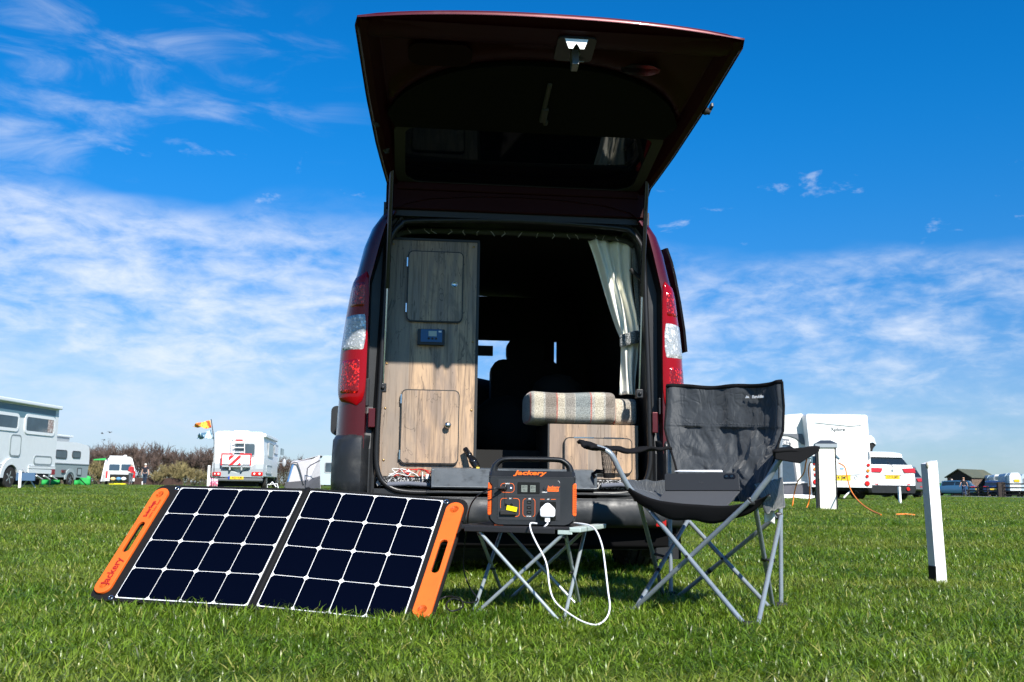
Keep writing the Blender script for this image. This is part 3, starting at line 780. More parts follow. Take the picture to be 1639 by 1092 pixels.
    def cab_door(x0, x1, z0, z1, kx, kz, lab, kn, bx, wm=wood2, y=.15):
        d = sub('cabinet_door', bx); d['label'] = lab
        g = G(); g.ext(rr(x0-.005, x1+.005, z0-.006, z1+.005, .026), y-.017, y-.001); g.obj('door_edge', edge_black, d)
        g = G(); g.ext(rr(x0, x1, z0, z1, .022), y-.0195, y-.014); g.obj('door_panel', wm, d)
        if kn:
            g = G(); g.lathe([(.016, 0), (.016, .004), (.007, .008), (.007, .018), (.014, .022), (.0165, .029), (.012, .035), (.004, .037)], (kx, y-.019, kz), (0, -1, 0), 18); g.obj('knob', knob_metal, d)
        else:
            g = G(); g.lathe([(.016, 0), (.016, .005), (.012, .007), (.012, .004), (.004, .004)], (kx, y-.019, kz), (0, -1, 0), 18); g.obj('lock', knob_metal, d)
    cab_door(-.531, -.264, 1.236, 1.582, -.303, 1.420, 'upper cupboard door with round lock', False, cb)
    cab_door(-.544, -.270, .540, .890, -.321, .722, 'lower cupboard door with round knob', True, cb)
    for z in (1.53, 1.30, .85, .58):
        g = G(); x = -.541 if z > 1 else -.552; g.box(x, x+.006, .130, .148, z-.025, z+.02); g.obj('hinge', steel, cb)
    for (x, z) in ((-.625, 1.02), (-.625, .80), (-.625, .55), (-.205, 1.14), (-.205, .80), (-.61, 1.62), (-.21, 1.62), (-.205, .52)):
        g = G(); g.ball((x, .149, z), .006, .003, .006, 8); g.obj('screw', brass, cb)
    co = sub('solar_controller', t)
    g = G(); g.ext(rr(-.478, -.345, 1.115, 1.192, .006), .118, .15); g.obj('case', black_plastic, co, bevel=.003)
    g = G(); g.ext(rr(-.463, -.358, 1.128, 1.190, .003), .1155, .118); g.obj('face_plate', controller_blue, co)
    g = G(); g.box(-.425, -.385, .1145, .1155, 1.156, 1.182); g.obj('display', lcd_grey, co)
    for k in range(3):
        g = G(); g.lathe([(.006, 0), (.005, .003)], (-.423+k*.018, .1155, 1.145), (0, -1, 0), 10); g.obj('button', black_plastic, co)
    g = G(); g.box(-.376, -.362, .1147, .1155, 1.176, 1.184); g.obj('usb_port', wire_white, co)
    # ---- right bench and curtain
    be = sub('bench', t)
    g = G(); g.ext(rr(.183, .626, .475, .742, .004, 1), .15, .62, 'y', 0); g.obj('board', wood3, be)
    g = G(); g.box(.174, .183, .149, .62, .475, .742); g.obj('edging', edge_black, be)
    cab_door(.257, .588, .505, .672, 0, 0, 'flap in the bench front', None, be, wood3)
    g = G(); g.box(.30, .40, .129, .133, .673, .679); g.box(.45, .55, .129, .133, .673, .679); g.obj('hinge', steel, be)
    g = G(); g.box(-.17, .18, .45, .47, .40, .62); g.obj('locker_front', liner, be)
    # curtain
    g = G(); rg = random.Random(8)
    def cur(a, b):
        # b from bottom(0) to top(1)
        P = [(0, .545, .634), (.33, .553, .640), (.36, .548, .645), (.62, .487, .625), (1., .378, .592)]
        for (p0, l0, r0_), (p1, l1, r1_) in zip(P, P[1:]):
            if b <= p1: k = (b-p0)/(p1-p0); l = l0+(l1-l0)*k; r_ = r0_+(r1_-r0_)*k; break
        tight = 1-.75*math.exp(-((b-.345)/.05)**2)
        ph = 24 if b > .34 else 14
        fold = sin(a*ph+1.5*sin(b*3))*.012*tight+sin(a*ph*.43+2)*.014*tight
        return (l+(r_-l)*a+.006*sin(b*9+a*5)*tight, .20+fold+.01*sin(b*11), .90+.79*b)
    g.grid(cur, 90, 40); g.obj('curtain', curtain_cloth, t, solid=.0015)
    g = G(); g.grid(lambda a, b: (.541+.112*a, .178-.022*sin(a*pi)+.004*sin(a*17), 1.135+.062*b+.03*a+.006*sin(b*9)), 20, 5)
    g.obj('curtain_tie', tie_cloth, t, solid=.003)
    g = G(); g.grid(lambda a, b: (.598+.028*a+.03*(1-b), .165+.006*sin(a*9), 1.25+.40*b), 4, 12); g.obj('curtain_lining', tartan, t, solid=.002)
    g = G(); g.tube([(.585, .12, 1.53), (.612, .11, 1.495), (.64, .1, 1.47)], .006, 6, flat=1.8); g.obj('curtain_strap', black_rubber, t)
    # ---- gas struts
    for sgn, x0, x1 in ((1, .618, .610), (-1, -.622, -.636)):
        st = sub('gas_strut', t)
        g = G(); g.tube([(x0, -.10, 1.92), ((x0*.45+x1*.55), .0, 1.365)], .0115, 10); g.obj('cylinder_tube', black_gloss, st)
        g = G(); g.tube([((x0*.45+x1*.55), .0, 1.365), (x1, .05, .905)], .0048, 8); g.obj('rod', steel, st)
        g = G(); g.box(x1-.016, x1+.016, .035, .075, .87, .912); g.ball((x1, .03, .89), .009); g.obj('bracket', black_plastic, st, bevel=.003)
    return t
vanroot = build_van()

def build_gate():
    """raised tailgate: s runs from the hinge (0) to the free end (1.33), x across, n out of the outer skin"""
    gt = sub('tailgate', vanroot, (0, .10, 1.88))
    e = Vector((0, -1.3, .27)).normalized(); nn = Vector((0, e.z, -e.y)); nn = nn if nn.z > 0 else -nn
    L = 1.328
    def hw(s):
        P = [(0, .60), (.03, .645), (.24, .672), (.44, .695), (.80, .725), (1.10, .742), (1.28, .752), (1.328, .740)]
        for (a, b), (c, d) in zip(P, P[1:]):
            if s <= c: return b+(d-b)*(s-a)/(c-a)
        return P[-1][1]
    def pt(s, x, n): return e*s+nn*n+Vector((x, 0, 0))
    def bulge(s): return .012+.095*max(0., sin(pi*min(1, s/L)))**.8
    g = G()    # outer skin wraps down at its rim
    NS, NX = 24, 20
    def skin(a, b):
        s = L*b; w = hw(s); x = (2*a-1); q = abs(x); s += .030*b**6*(1-q**2.5)
        n = bulge(min(s, L))*(1-max(0, (q-.86)/.14)**2)+.030*b**4*(1-q**2.2)
        return pt(s, w*x, n)
    g.grid(skin, NX, NS); g.loft([[skin(i/NX, 1.) for i in range(NX+1)], [pt(L+.003+.030*(1-abs(2*i/NX-1)**2.5), hw(L)*(2*i/NX-1), .004+.026*(1-abs(2*i/NX-1)**2.2)) for i in range(NX+1)], [pt(L+.001+.030*(1-abs(2*i/NX-1)**2.5), hw(L)*(2*i/NX-1)*.998, -.003+.026*(1-abs(2*i/NX-1)**2.2)) for i in range(NX+1)]], False)
    g.obj('outer_skin', paint, gt, sharp=50)
    g = G()    # inner structure: raised rim ring and pressed panels
    def flat_n(s): return .0
    def rimstrip(f0, f1, n0, n1, s0=.0, s1=L):
        rows = []
        for k in range(25):
            s = s0+(s1-s0)*k/24; rows.append([pt(s, f0(s), n0), pt(s, f1(s), n1)])
        g.loft(rows, False)
    for sg in (1, -1):
        rimstrip(lambda s: sg*hw(s), lambda s: sg*(hw(s)-.018), .006, -.012)
        rimstrip(lambda s: sg*(hw(s)-.018), lambda s: sg*(hw(s)-.045), -.012, -.012)
        rimstrip(lambda s: sg*(hw(s)-.045), lambda s: sg*(hw(s)-.085), -.012, .022)
        rimstrip(lambda s: sg*(hw(s)-.085), lambda s: sg*(hw(s)-.10), .022, .024)
    arch = lambda x: .60+.50*sqrt(max(0, 1-(abs(x)/.64)**2.3))     # upper outline of the trim
    def panel(a, b):
        x = (2*a-1); s = L*b; w = hw(s)-.098; X = w*x
        n = .024
        if s > .56:
            d = s-arch(X)
            if d > 0: n = .024-.030*min(1, d/.035)+.022*max(0, min(1, (d-.09)/.05))*(1 if s < 1.22 else 0)
        if s > 1.24: n = -.004
        if s < .07: n = -.002
        elif s < .10: n = .012
        return pt(s, X, n)
    g.grid(panel, 60, 70)
    g.obj('inner_panel', mat('shaded_red_inner_enamel', (.018, .0006, .0009), .45, spec=.12), gt, sharp=60)  # darker copy of the red, with the shade under the gate in its colour
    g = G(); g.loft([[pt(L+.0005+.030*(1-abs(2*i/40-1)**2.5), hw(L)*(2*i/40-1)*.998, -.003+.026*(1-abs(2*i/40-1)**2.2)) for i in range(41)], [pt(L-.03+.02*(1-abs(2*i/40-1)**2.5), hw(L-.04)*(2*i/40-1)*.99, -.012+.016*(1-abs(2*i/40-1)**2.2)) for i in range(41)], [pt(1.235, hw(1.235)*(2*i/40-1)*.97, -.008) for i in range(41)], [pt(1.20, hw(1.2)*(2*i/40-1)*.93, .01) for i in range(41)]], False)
    g.obj('end_rim', MATS['shaded_red_inner_enamel'], gt)
    # ovals pressed through the panel left and right of the latch
    for (x0, x1, s0, s1) in ((-.55, -.30, 1.06, 1.20), (.30, .46, 1.07, 1.14)):
        g = G(); o = rr(x0, x1, s0, s1, .05, 5); g.add([pt(s, x, -.004) for x, s in o], [list(range(len(o)))]); g.obj('access_recess', black_gloss if x0 > 0 else mat('recess_red', (.008, .002, .0015), .6, spec=.06), gt, solid=.006)
    g = G(); o = []
    for i in range(33):
        x = -.635+1.27*i/32; o.append((x, arch(x*.985)-.012))
    o += [(.60, .60), (-.60, .60)]
    g.add([pt(s, x, -.006) for x, s in o]+[pt(s, x, .02) for x, s in o], [list(range(len(o)))]+[(i, (i+1) % len(o), len(o)+(i+1) % len(o), len(o)+i) for i in range(len(o))])
    g.obj('trim_panel', mat('black_trim', (.006, .006, .006), .8, spec=.06, bump=.2, bscale=200), gt, bevel=.004)
    g = G(); o = rr(-.575, .575, .085, .60, (.05, .05, .09, .09), 6)
    g.add([pt(s, x, .004) for x, s in o]+[pt(s, x, .010) for x, s in o], [list(range(len(o)))]+[(i, (i+1) % len(o), len(o)+(i+1) % len(o), len(o)+i) for i in range(len(o))])
    g.obj('window', gate_glass_m, gt)
    g = G(); oi = rr(-.56, .56, .10, .59, (.05, .05, .09, .09), 6); oo = rr(-.61, .61, .065, .615, (.06, .06, .10, .10), 6); n = len(oo)
    g.add([pt(s, x, -.002) for x, s in oo]+[pt(s, x, -.002) for x, s in oi]+[pt(s, x, .015) for x, s in oo]+[pt(s, x, .012) for x, s in oi], [(i, (i+1) % n, n+(i+1) % n, n+i) for i in range(n)]+[(i, (i+1) % n, 2*n+(i+1) % n, 2*n+i) for i in range(n)]+[(n+i, n+(i+1) % n, 3*n+(i+1) % n, 3*n+i) for i in range(n)])
    g.obj('window_seal', black_rubber, gt)
    # latch in a black housing, with bright striker plate
    la = sub('latch', gt)
    g = G(); o = rr(.02, .17, 1.145, 1.295, .02, 3)
    g.add([pt(s, x, -.012) for x, s in o]+[pt(s, x, .02) for x, s in o], [list(range(len(o)))]+[(i, (i+1) % len(o), len(o)+(i+1) % len(o), len(o)+i) for i in range(len(o))]); g.obj('housing', black_plastic, la)
    g = G(); g.add([pt(1.290-.012*q, x, -.014-.036*q) for x, q in ((.045, 0), (.135, 0), (.120, 1), (.104, 1), (.098, .72), (.090, .45), (.082, .72), (.076, 1), (.060, 1))], [list(range(9))]); g.obj('striker_plate', mat('zinc_plate', (.8, .8, .8), .5, metal=.3), la, solid=.003)
    g = G(); g.obox(pt(1.16, .12, -.02), (.04, 0, 0), e*.008, nn*.008); g.ball(pt(1.20, .10, -.015), .018); g.obox(pt(1.20, .096, -.045), (.026, 0, 0), e*.05, nn*.07); g.obj('catch', mat('dark_steel', (.15, .15, .15), .4, metal=.6), la, bevel=.003)
    g = G(); g.obox(pt(.76, .035, -.014), (.03, 0, 0), e*.10, nn*.02); g.obox(pt(.70, .05, -.012), (.02, 0, 0), e*.03, nn*.02); g.obox(pt(.90, .03, -.012), (.02, 0, 0), e*.18, nn*.012); g.obj('pull_strap', mat('grey_strap', (.025, .025, .025), .6), gt, bevel=.006)
    for (x, s) in ((.735, .83), (-.70, .62), (-.66, .40)):
        g = G(); g.lathe([(.017, 0), (.017, .012), (.011, .02), (.011, .028)], pt(s, x*.985, .004), (1 if x > 0 else .35, 0, -.3 if x > 0 else -1), 12); g.obj('buffer', black_rubber, gt)
    g = G(); g.obox(pt(.83, .755, .02), (.012, 0, 0), e*.05, nn*.02); g.obj('wiper_cap', black_plastic, gt, bevel=.003)
    g = G(); g.box(-.650, .650, -.09, -.01, -.115, .028); g.box(-.60, .60, -.10, -.09, -.02, .02); g.obj('hinge_flange', MATS['shaded_red_inner_enamel'], gt, bevel=.012)
    for x in (-.45, .45):
        g = G(); g.tube([pt(.03, x, .03), pt(-.03, x, .0), pt(-.05, x, -.04)], .014, 6); g.obj('hinge', paint, gt)
    g = G(); g.tube([pt(.05+.04*k, .66-.002*k, .004+.006*sin(k)) for k in range(8)], .006, 5); g.obj('cable', wire_black, gt)
build_gate()

# ------------------------------------------------------------------ things lying in the van
def build_van_things():
    g = G()
    def roll(a, b):
        # rolled seat cushion: rounded box, length along x
        ang = 2*pi*b; w = .20; h = .079
        c, s_ = cos(ang), sin(ang); k = (abs(c)**7+abs(s_)**7)**(-1/7)
        ex = max(.0, min(1, 16*a, 16*(1-a)))**.16
        return (.066+.46*a, .30+w*c*k*ex*.9, .825+h*s_*k*ex*(1+.05*sin(a*7+b*6)))
    g.grid(roll, 40, 32); c = g.obj('seat_cushion', tartan, None, sub=1); c.location = VAN.o; c.rotation_euler = (0, 0, VAN.rz)
    tag(c, 'tartan checked bench cushion lying on the wooden bench inside the van', 'cushion')
    g = G()
    def roll2(a, b):
        ang = 2*pi*b; c, s_ = cos(ang), sin(ang); k = (abs(c)**7+abs(s_)**7)**(-1/7); ex = max(0., min(1, 6*a, 12*(1-a)))**.25
        return (.490+.150*a, .325+.165*c*k*ex*.9, .812+.070*s_*k*ex)
    g.grid(roll2, 16, 28); c = g.obj('seat_cushion', tartan, None, sub=1); c.location = VAN.o; c.rotation_euler = (0, 0, VAN.rz)
    tag(c, 'short end piece of tartan cushion below the cream curtain', 'cushion')
    # torch leaning on the sill
    t = VAN.thing('torch', 'small black torch leaning on the sill beside the wooden cabinet', 'torch')
    a = Vector((-.178, .07, .522)); b = Vector((-.238, .125, .618)); d = (b-a).normalized()
    g = G(); g.lathe([(.016, .018), (.019, .02), (.019, .045), (.014, .055), (.014, .075), (.0155, .077), (.0155, .08), (.014, .082), (.0135, .112), (.012, .118)], a, d, 16); g.obj('barrel', black_gloss, t)
    g = G(); g.lathe([(.0165, 0), (.0185, .018)], a, d, 16); g.obj('lens_ring', black_gloss, t)
    g = G(); g.obox(a+Vector((.004, .0, -.004)), (.016, 0, 0), (0, .012, 0), (0, 0, .010)); g.obj('yellow_tab', mat('yellow_tab', (.6, .45, .05), .4), t, bevel=.002)
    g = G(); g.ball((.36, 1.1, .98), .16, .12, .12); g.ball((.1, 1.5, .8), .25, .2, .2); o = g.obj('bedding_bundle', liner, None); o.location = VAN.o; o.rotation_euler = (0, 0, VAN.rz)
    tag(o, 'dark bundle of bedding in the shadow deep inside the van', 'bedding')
build_van_things()
# ------------------------------------------------------------------ folding solar panel on the grass
def cell_mat():
    m, t, b = nodes_mat('solar_cell_navy')
    oc = t.node('ShaderNodeTexCoord').outputs['Object']
    c = t.mix(t.noise(oc, 3., 3., .5), (.0006, .0012, .0050, 1), (.0010, .0018, .0070, 1))
    t.put(b.inputs['Base Color'], c); b.inputs['Roughness'].default_value = .22; b.inputs['Specular IOR Level'].default_value = .06
    return m
def build_solar():
    base = Vector((-.853, 3.41, 0))
    t = thing('solar_panel', 'folding solar panel with orange handles propped up on the grass in front of the van', 'solar panel', base)
    u = Vector((.191, .651, .735)).normalized()
    cell = cell_mat(); white_back = mat('white_backsheet', (.80, .81, .82), .5); fabric = mat('panel_fabric', (.009, .009, .010), .85, spec=.2, bump=.4, bscale=500, bdist=.0008)
    og = mat('orange_handle', (.74, .125, .014), .5, var=.05, bump=.15, bscale=300, dirt=(.40, .06, .01, .4), dscale=25.)
    redpr = mat('dark_red_print', (.30, .012, .008), .5)
    half = {}
    A = .515
    for nm, BL, e in (('L', Vector((-1.366, 3.551, .031)), Vector((.963, -.272, -.012))), ('R', Vector((-.837, 3.402, .027)), Vector((.973, -.227, -.052)))):
        e = (e-u*e.dot(u)).normalized(); n = e.cross(u).normalized()
        if n.y > 0: n = -n
        o = BL-base
        P = lambda x, y, z=0., o=o, e=e, n=n: o+e*x+u*y+n*z
        half[nm] = (P, e, n)
        def slab(name, poly, z0, z1, m, P=P, bevel=0, parent=t, hole=None):
            g = G(); k = len(poly); lo = [P(x, y, z0) for x, y in poly]; hi = [P(x, y, z1) for x, y in poly]
            if hole:
                g.add(lo+[P(x, y, z0) for x, y in hole]+hi+[P(x, y, z1) for x, y in hole],
                      [(i, (i+1) % k, k+(i+1) % k, k+i) for i in range(k)]+[(2*k+i, 2*k+(i+1) % k, 3*k+(i+1) % k, 3*k+i) for i in range(k)] +
                      [(i, (i+1) % k, 2*k+(i+1) % k, 2*k+i) for i in range(k)]+[(k+i, k+(i+1) % k, 3*k+(i+1) % k, 3*k+i) for i in range(k)])
            else:
                g.add(lo+hi, [list(range(k))[::-1], list(range(k, 2*k))]+[(i, (i+1) % k, k+(i+1) % k, k+i) for i in range(k)])
            return g.obj(name, m, parent, bevel=bevel, fix=True)
        L = nm == 'L'
        # fabric backing
        if L: hx0, hx1 = -.099, -.034
        else: hx0, hx1 = A+.022, A+.086
        hc = (hx0+hx1)/2; hr = (hx1-hx0)/2-.0003
        # split backing into inner board and handle board so the slot can be open
        if L: slab('backing', rr(-.031, A+.008, -.012, A+.014, 0), -.010, -.001, fabric); hb = rr(-.107, -.031, -.012, A+.014, (.0, .036, .036, .0), 5)
        else: slab('backing', rr(-.008, A+.017, -.012, A+.014, 0), -.010, -.001, fabric); hb = rr(A+.017, A+.094, -.012, A+.014, (.036, .0, .0, .036), 5)
        def match(poly, hole_c, hw_, hh):    # hole outline with the same vertex count, angle-matched
            cx, cy = hole_c; out = []
            bb = [(x-cx, y-cy) for x, y in poly]
            for x, y in bb:
                X = x/(.039); Y = y/.27; k = max(abs(X), abs(Y)); a, b = X/k, Y/k
                q = (abs(a)**4+abs(b)**8)**-.2 if False else 1.
                hx, hy = a*hw_, b*hh
                rad = hw_
                if abs(hy) > hh-rad:
                    yy = math.copysign(hh-rad, hy); d = Vector((hx, hy-yy));
                    if d.length > rad: d = d*(rad/d.length); hx, hy = d.x, yy+d.y
                out.append((cx+hx, cy+hy))
            return out
        fine = []
        for i in range(len(hb)):
            a, b = hb[i], hb[(i+1) % len(hb)]; k = max(1, int(hypot(b[0]-a[0], b[1]-a[1])/.012))
            fine += [(a[0]+(b[0]-a[0])*j/k, a[1]+(b[1]-a[1])*j/k) for j in range(k)]
        slab('handle_backing', fine, -.010, -.0015, fabric, hole=match(fine, (hc, .262), .0145, .072))
        st = rr(hx0, hx1, .010, A-.012, hr, 8); f2 = []
        for i in range(len(st)):
            a, b = st[i], st[(i+1) % len(st)]; k = max(1, int(hypot(b[0]-a[0], b[1]-a[1])/.01))
            f2 += [(a[0]+(b[0]-a[0])*j/k, a[1]+(b[1]-a[1])*j/k) for j in range(k)]
        h = slab('handle', f2, -.0005, .011, og, hole=match(f2, (hc, .262), .0138, .071), bevel=.002)
        for y in (.045, A-.045):
            g = G(); g.lathe([(.017, 0), (.017, .0010), (.0155, .0013), (.0155, .0005), (.002, .0005)], P(hc, y, .0105), n, 20); g.obj('boss', og, h)
        if L:
            text_obj('Jackery', .040, redpr, h, frame_m(P(hc+.002, .103, .0117), u, -e), bold=.0010, ext=.0003)
            text_obj('SolarSaga', .021, redpr, h, frame_m(P(hc-.004, .395, .0117), u, -e), bold=.0008, ext=.0003)
            text_obj('100W Solar Panel', .013, redpr, h, frame_m(P(hc+.017, .395, .0117), u, -e), ext=.0003)
        # snap rings in the corners
        cx = -.016 if L else A+.012
        for y in (A-.004, .0):
            g = G(); c = P(cx, y, .0008); g.tube([c+(e*cos(a)+u*sin(a))*.008 for a in [2*pi*i/14 for i in range(14)]], .0022, 6, closed=True); g.obj('eyelet', steel, t)
        # white sheet, cells
        slab('white_sheet', rr(0, A, 0, A, .004, 2), -.001, .0015, white_back)
        pitch = (A-.004)/4
        proto = None
        for i in range(4):
            for j in range(4):
                a = pitch/2-.0014; c = .0095
                pl = [(a-c, a), (-a+c, a), (-a, a-c), (-a, -a+c), (-a+c, -a), (a-c, -a), (a, -a+c), (a, a-c)]
                cx_, cy_ = .002+pitch*(i+.5), .002+pitch*(j+.5)
                if proto is None:
                    g = G(); o2 = o
                    lo = [e*x+u*y for x, y in pl]; hi = [e*x+u*y+n*.0012 for x, y in pl]
                    g.add(lo+hi, [list(range(8, 16))]+[(q, (q+1) % 8, 8+(q+1) % 8, 8+q) for q in range(8)]); proto = g.mesh('solar_cell', cell)
                ob = bpy.data.objects.new('solar_cell', proto); COL.objects.link(ob); ob.parent = t; ob.location = P(cx_, cy_, .0016)
    P, e, n = half['L']; P2 = half['R'][0]
    g = G(); g.loft([[P(A+.006, y, -.004), P(A+.012, y, .004), P2(-.012, y, .004), P2(-.006, y, -.004)] for y in (-.012, .1, .25, .4, A+.014)], False)
    g.obj('hinge_strip', fabric, t, solid=.003)
    for nm, xs in (('L', (.10, .42)), ('R', (.10, .42))):
        P = half[nm][0]
        g = G(); a, b = P(xs[0], .42, -.012), P(xs[1], .42, -.012); fa = Vector((a.x+.06, a.y+.20, .0)); fb = Vector((b.x+.06, b.y+.20, .0))
        g.add([a, b, fb, fa], [(0, 1, 2, 3)]); g.obj('kickstand', fabric, t, solid=.006)
build_solar()

# ------------------------------------------------------------------ small camping table
def build_table():
    FL, FR_, BR, BL = Vector((-.150, 3.455, 0)), Vector((.203, 3.325, 0)), Vector((.325, 3.72, 0)), Vector((-.05, 3.855, 0))
    c = (FL+FR_+BR+BL)/4
    t = thing('camping_table', 'low folding camping table with crossed metal legs and black top', 'table', c)
    zt = .3
    top_m = mat('table_fabric', (.014, .014, .016), .55, bump=.2, bscale=200); end_m = mat('table_end_grey', (.42, .50, .47), .5, dirt=(.2, .22, .2, .4), dscale=30)
    g = G(); pts = [FL, FR_, BR, BL]
    g.add([p-c+Vector((0, 0, zt-.008)) for p in pts]+[p-c+Vector((0, 0, zt)) for p in pts], [(3, 2, 1, 0), (4, 5, 6, 7), (0, 1, 5, 4), (1, 2, 6, 5), (2, 3, 7, 6), (3, 0, 4, 7)])
    g.obj('table_top', top_m, t, bevel=.002)
    ex = (FR_-FL).normalized(); ey = (BL-FL).normalized()
    for (p, q, nm, L_) in ((FL, BL, 'end_rail', -1), (FR_, BR, 'end_rail', 1)):
        g = G(); m_ = (p+q)/2-c+Vector((0, 0, zt-.006))+ex*(.012*L_ if L_ > 0 else .002); g.obox(m_, ex*.04, (q-p), Vector((0, 0, .016))); g.obj(nm, end_m if L_ > 0 else top_m, t, bevel=.003)
    g = G(); m_ = (FL+FR_)/2-c+Vector((0, 0, zt-.012)); g.obox(m_+ex*-.03, (FR_-FL)*.86, ey*.01, Vector((0, 0, .018))); g.obj('front_rail', top_m, t, bevel=.002)
    g = G(); g.obox(FR_-c+Vector((0, 0, zt-.014))-ex*.022+ey*.004, ex*.05, ey*.006, Vector((0, 0, .016))); g.obj('corner_pocket', end_m, t, bevel=.002)
    feet = [Vector((-.115, 3.455, .0)), Vector((.172, 3.315, .0)), Vector((.255, 3.74, .0)), Vector((-.005, 3.92, .0))]
    tops = [FL+ex*.05+ey*.02, FR_-ex*.03+ey*.02, BR-ex*.05-ey*.03, BL+ex*.04-ey*.03]
    for i in range(4):
        j = (i+1) % 4
        for a, b, off in ((i, j, .007), (j, i, -.007)):
            A = feet[a]-c; B = tops[b]-c+Vector((0, 0, zt-.022)); d = (B-A).cross(Vector((0, 0, 1))).normalized()*off
            g = G(); g.tube([A+d, B+d], .0062, 10); g.obj('leg', alu, t)
        m = (feet[i]+feet[j])/4+(tops[i]+tops[j])/4-c+Vector((0, 0, (zt-.022)/2))
        g = G(); d = (feet[j]-feet[i]).cross(Vector((0, 0, 1))).normalized(); g.tube([m-d*.012, m+d*.012], .004, 8); g.obj('rivet', black_plastic, t)
    for p in tops:
        g = G(); g.tube([p-c+Vector((0, 0, zt-.034)), p-c+Vector((0, 0, zt-.008))], .011, 8); g.obj('corner_joint', black_plastic, t)
    for p in feet:
        g = G(); g.tube([p-c+Vector((0, 0, -.004)), p-c+Vector((0, 0, .02))], .0095, 8); g.obj('foot_cap', black_plastic, t)
build_table()

# ------------------------------------------------------------------ portable power station
def build_station():
    f = Fr(.076, 3.44, .3005, -.02)
    t = f.thing('power_station', 'black and orange portable power station with carry handle standing on the camping table', 'power station')
    K = .0002813; X = lambda zx: (zx-710)*K; Z = lambda zy: (905-zy)*K
    D = .19
    shell = mat('station_shell', (.015, .017, .020), .42, bump=.25, bscale=700, bdist=.0005, rvar=.06); face = mat('station_face', (.019, .021, .025), .5, bump=.2, bscale=800, bdist=.0004)
    og = mat('station_orange', (.80, .115, .012), .38, bump=.1, bscale=400); opr = mat('orange_print', (.85, .14, .015), .5); wpr = mat('white_print', (.7, .7, .7), .5)
    body = [(X(175), Z(800)), (X(190), Z(840)), (X(250), Z(895)), (X(300), Z(905)), (X(1120), Z(905)), (X(1175), Z(890)), (X(1235), Z(840)), (X(1245), Z(800)), (X(1240), Z(420)), (X(1240), Z(280)), (X(1225), Z(250)), (X(195), Z(250)), (X(178), Z(280)), (X(178), Z(420))]
    side = [(X(178), Z(800)), (X(215), Z(760)), (X(215), Z(440)), (X(178), Z(390))]
    body = [(X(178), Z(800)), (X(190), Z(840)), (X(250), Z(895)), (X(300), Z(905)), (X(1120), Z(905)), (X(1175), Z(890)), (X(1235), Z(840)), (X(1245), Z(800)), (X(1215), Z(770)), (X(1215), Z(410)), (X(1240), Z(380)), (X(1243), Z(340)), (X(1236), Z(312)), (X(182), Z(312)), (X(175), Z(340)), (X(178), Z(380)), (X(205), Z(410)), (X(205), Z(770))]
    g = G()
    def lay(poly, ks):
        cx, cz = 0., .09
        return [[(cx+(x-cx)*k, y, cz+(z-cz)*k) for x, z in poly] for y, k in ks]
    g.loft(lay(body, ((.0, .955), (.004, .975), (.012, .99), (.03, 1.), (D-.03, 1.), (D-.012, .99), (D-.004, .975), (D, .955))), True, True, 0, True)
    g.obj('shell', shell, t, sharp=32, bevel=0)
    # carry handle: one arch from shoulder to shoulder
    g = G(); hpts = catmull([(X(232), 0, Z(310)), (X(232), 0, Z(245)), (X(252), 0, Z(175)), (X(315), 0, Z(118)), (X(420), 0, Z(98)), (X(710), 0, Z(97)), (X(1000), 0, Z(98)), (X(1090), 0, Z(116)), (X(1160), 0, Z(175)), (X(1182), 0, Z(245)), (X(1182), 0, Z(310))], 5)
    rings = []
    for i, p in enumerate(hpts):
        a = hpts[max(0, i-1)]; b = hpts[min(len(hpts)-1, i+1)]; d = (b-a).normalized(); nz = Vector((-d.z, 0, d.x)); if_ = .0090+.0085*(abs(i/(len(hpts)-1)-.5)*2)**3
        rings.append([(p.x+nz.x*if_*cos(q)*1., .080+.045*math.copysign(abs(sin(q))**.6, sin(q)), p.z+nz.z*if_*cos(q)) for q in [2*pi*k/16 for k in range(16)]])
    g.loft(rings, True, True); g.obj('handle', shell, t)
    # sloped top brow with brand name
    g = G(); g.loft([[(x, y, Z(z)) for y, z in ((.006, 335), (.004, 318), (.014+q, 300), (.038+q, 243+q*1500), (.15-q, 243+q*1500), (.176-q, 300), (.186, 318), (.184, 335))] for x, q in ((X(180), .012), (X(215), .0), (X(1200), .0), (X(1238), .012))], True, True, 0, False); g.obj('brow', shell, t, bevel=.004, seg=3)
    text_obj('Jackery', .036, opr, t, frame_m((X(680), .0250, Z(271)), (1, 0, 0), (0, .024, .016)), shear=.25, bold=.0009, ext=.0006)
    # face plate
    g = G(); g.ext(rr(X(295), X(1052), Z(835), Z(345), (.012, .004, .008, .008)), -.0015, .004); g.obj('face_plate', face, t, bevel=.001)
    g = G(); g.box(X(300), X(1048), -.0018, -.001, Z(556), Z(550)); g.obj('face_seam', black_plastic, t)
    g = G()
    g.tube(catmull([(X(1022), -.0018, Z(362)), (X(1036), -.0018, Z(368)), (X(1045), -.0018, Z(388))], 4), .0006, 5); g.obj('edge_glint_line', wpr, t)
    for sgn, x0 in ((1, 1215), (-1, 205)):   # orange side vents
        g = G(); a = X(x0); o = a+sgn*.010
        pr = [(a-sgn*.020, Z(420)), (a-sgn*.009, Z(395)), (o-sgn*.001, Z(388)), (o, Z(420)), (o, Z(760)), (o-sgn*.002, Z(785)), (a-sgn*.009, Z(778)), (a-sgn*.020, Z(735))]
        g.ext(pr, .006, D-.01, 'y'); v = g.obj('side_cover', og, t, bevel=.003, fix=True)
        for k in range(11):
            zz = Z(460+k*27); g = G(); g.box(min(o-sgn*.009, o+sgn*.0006), max(o-sgn*.009, o+sgn*.0006), .0045, .06, zz-.0011, zz+.0011); g.obj('vent_slot', mat('vent_shadow', (.45, .06, .005), .6), v)
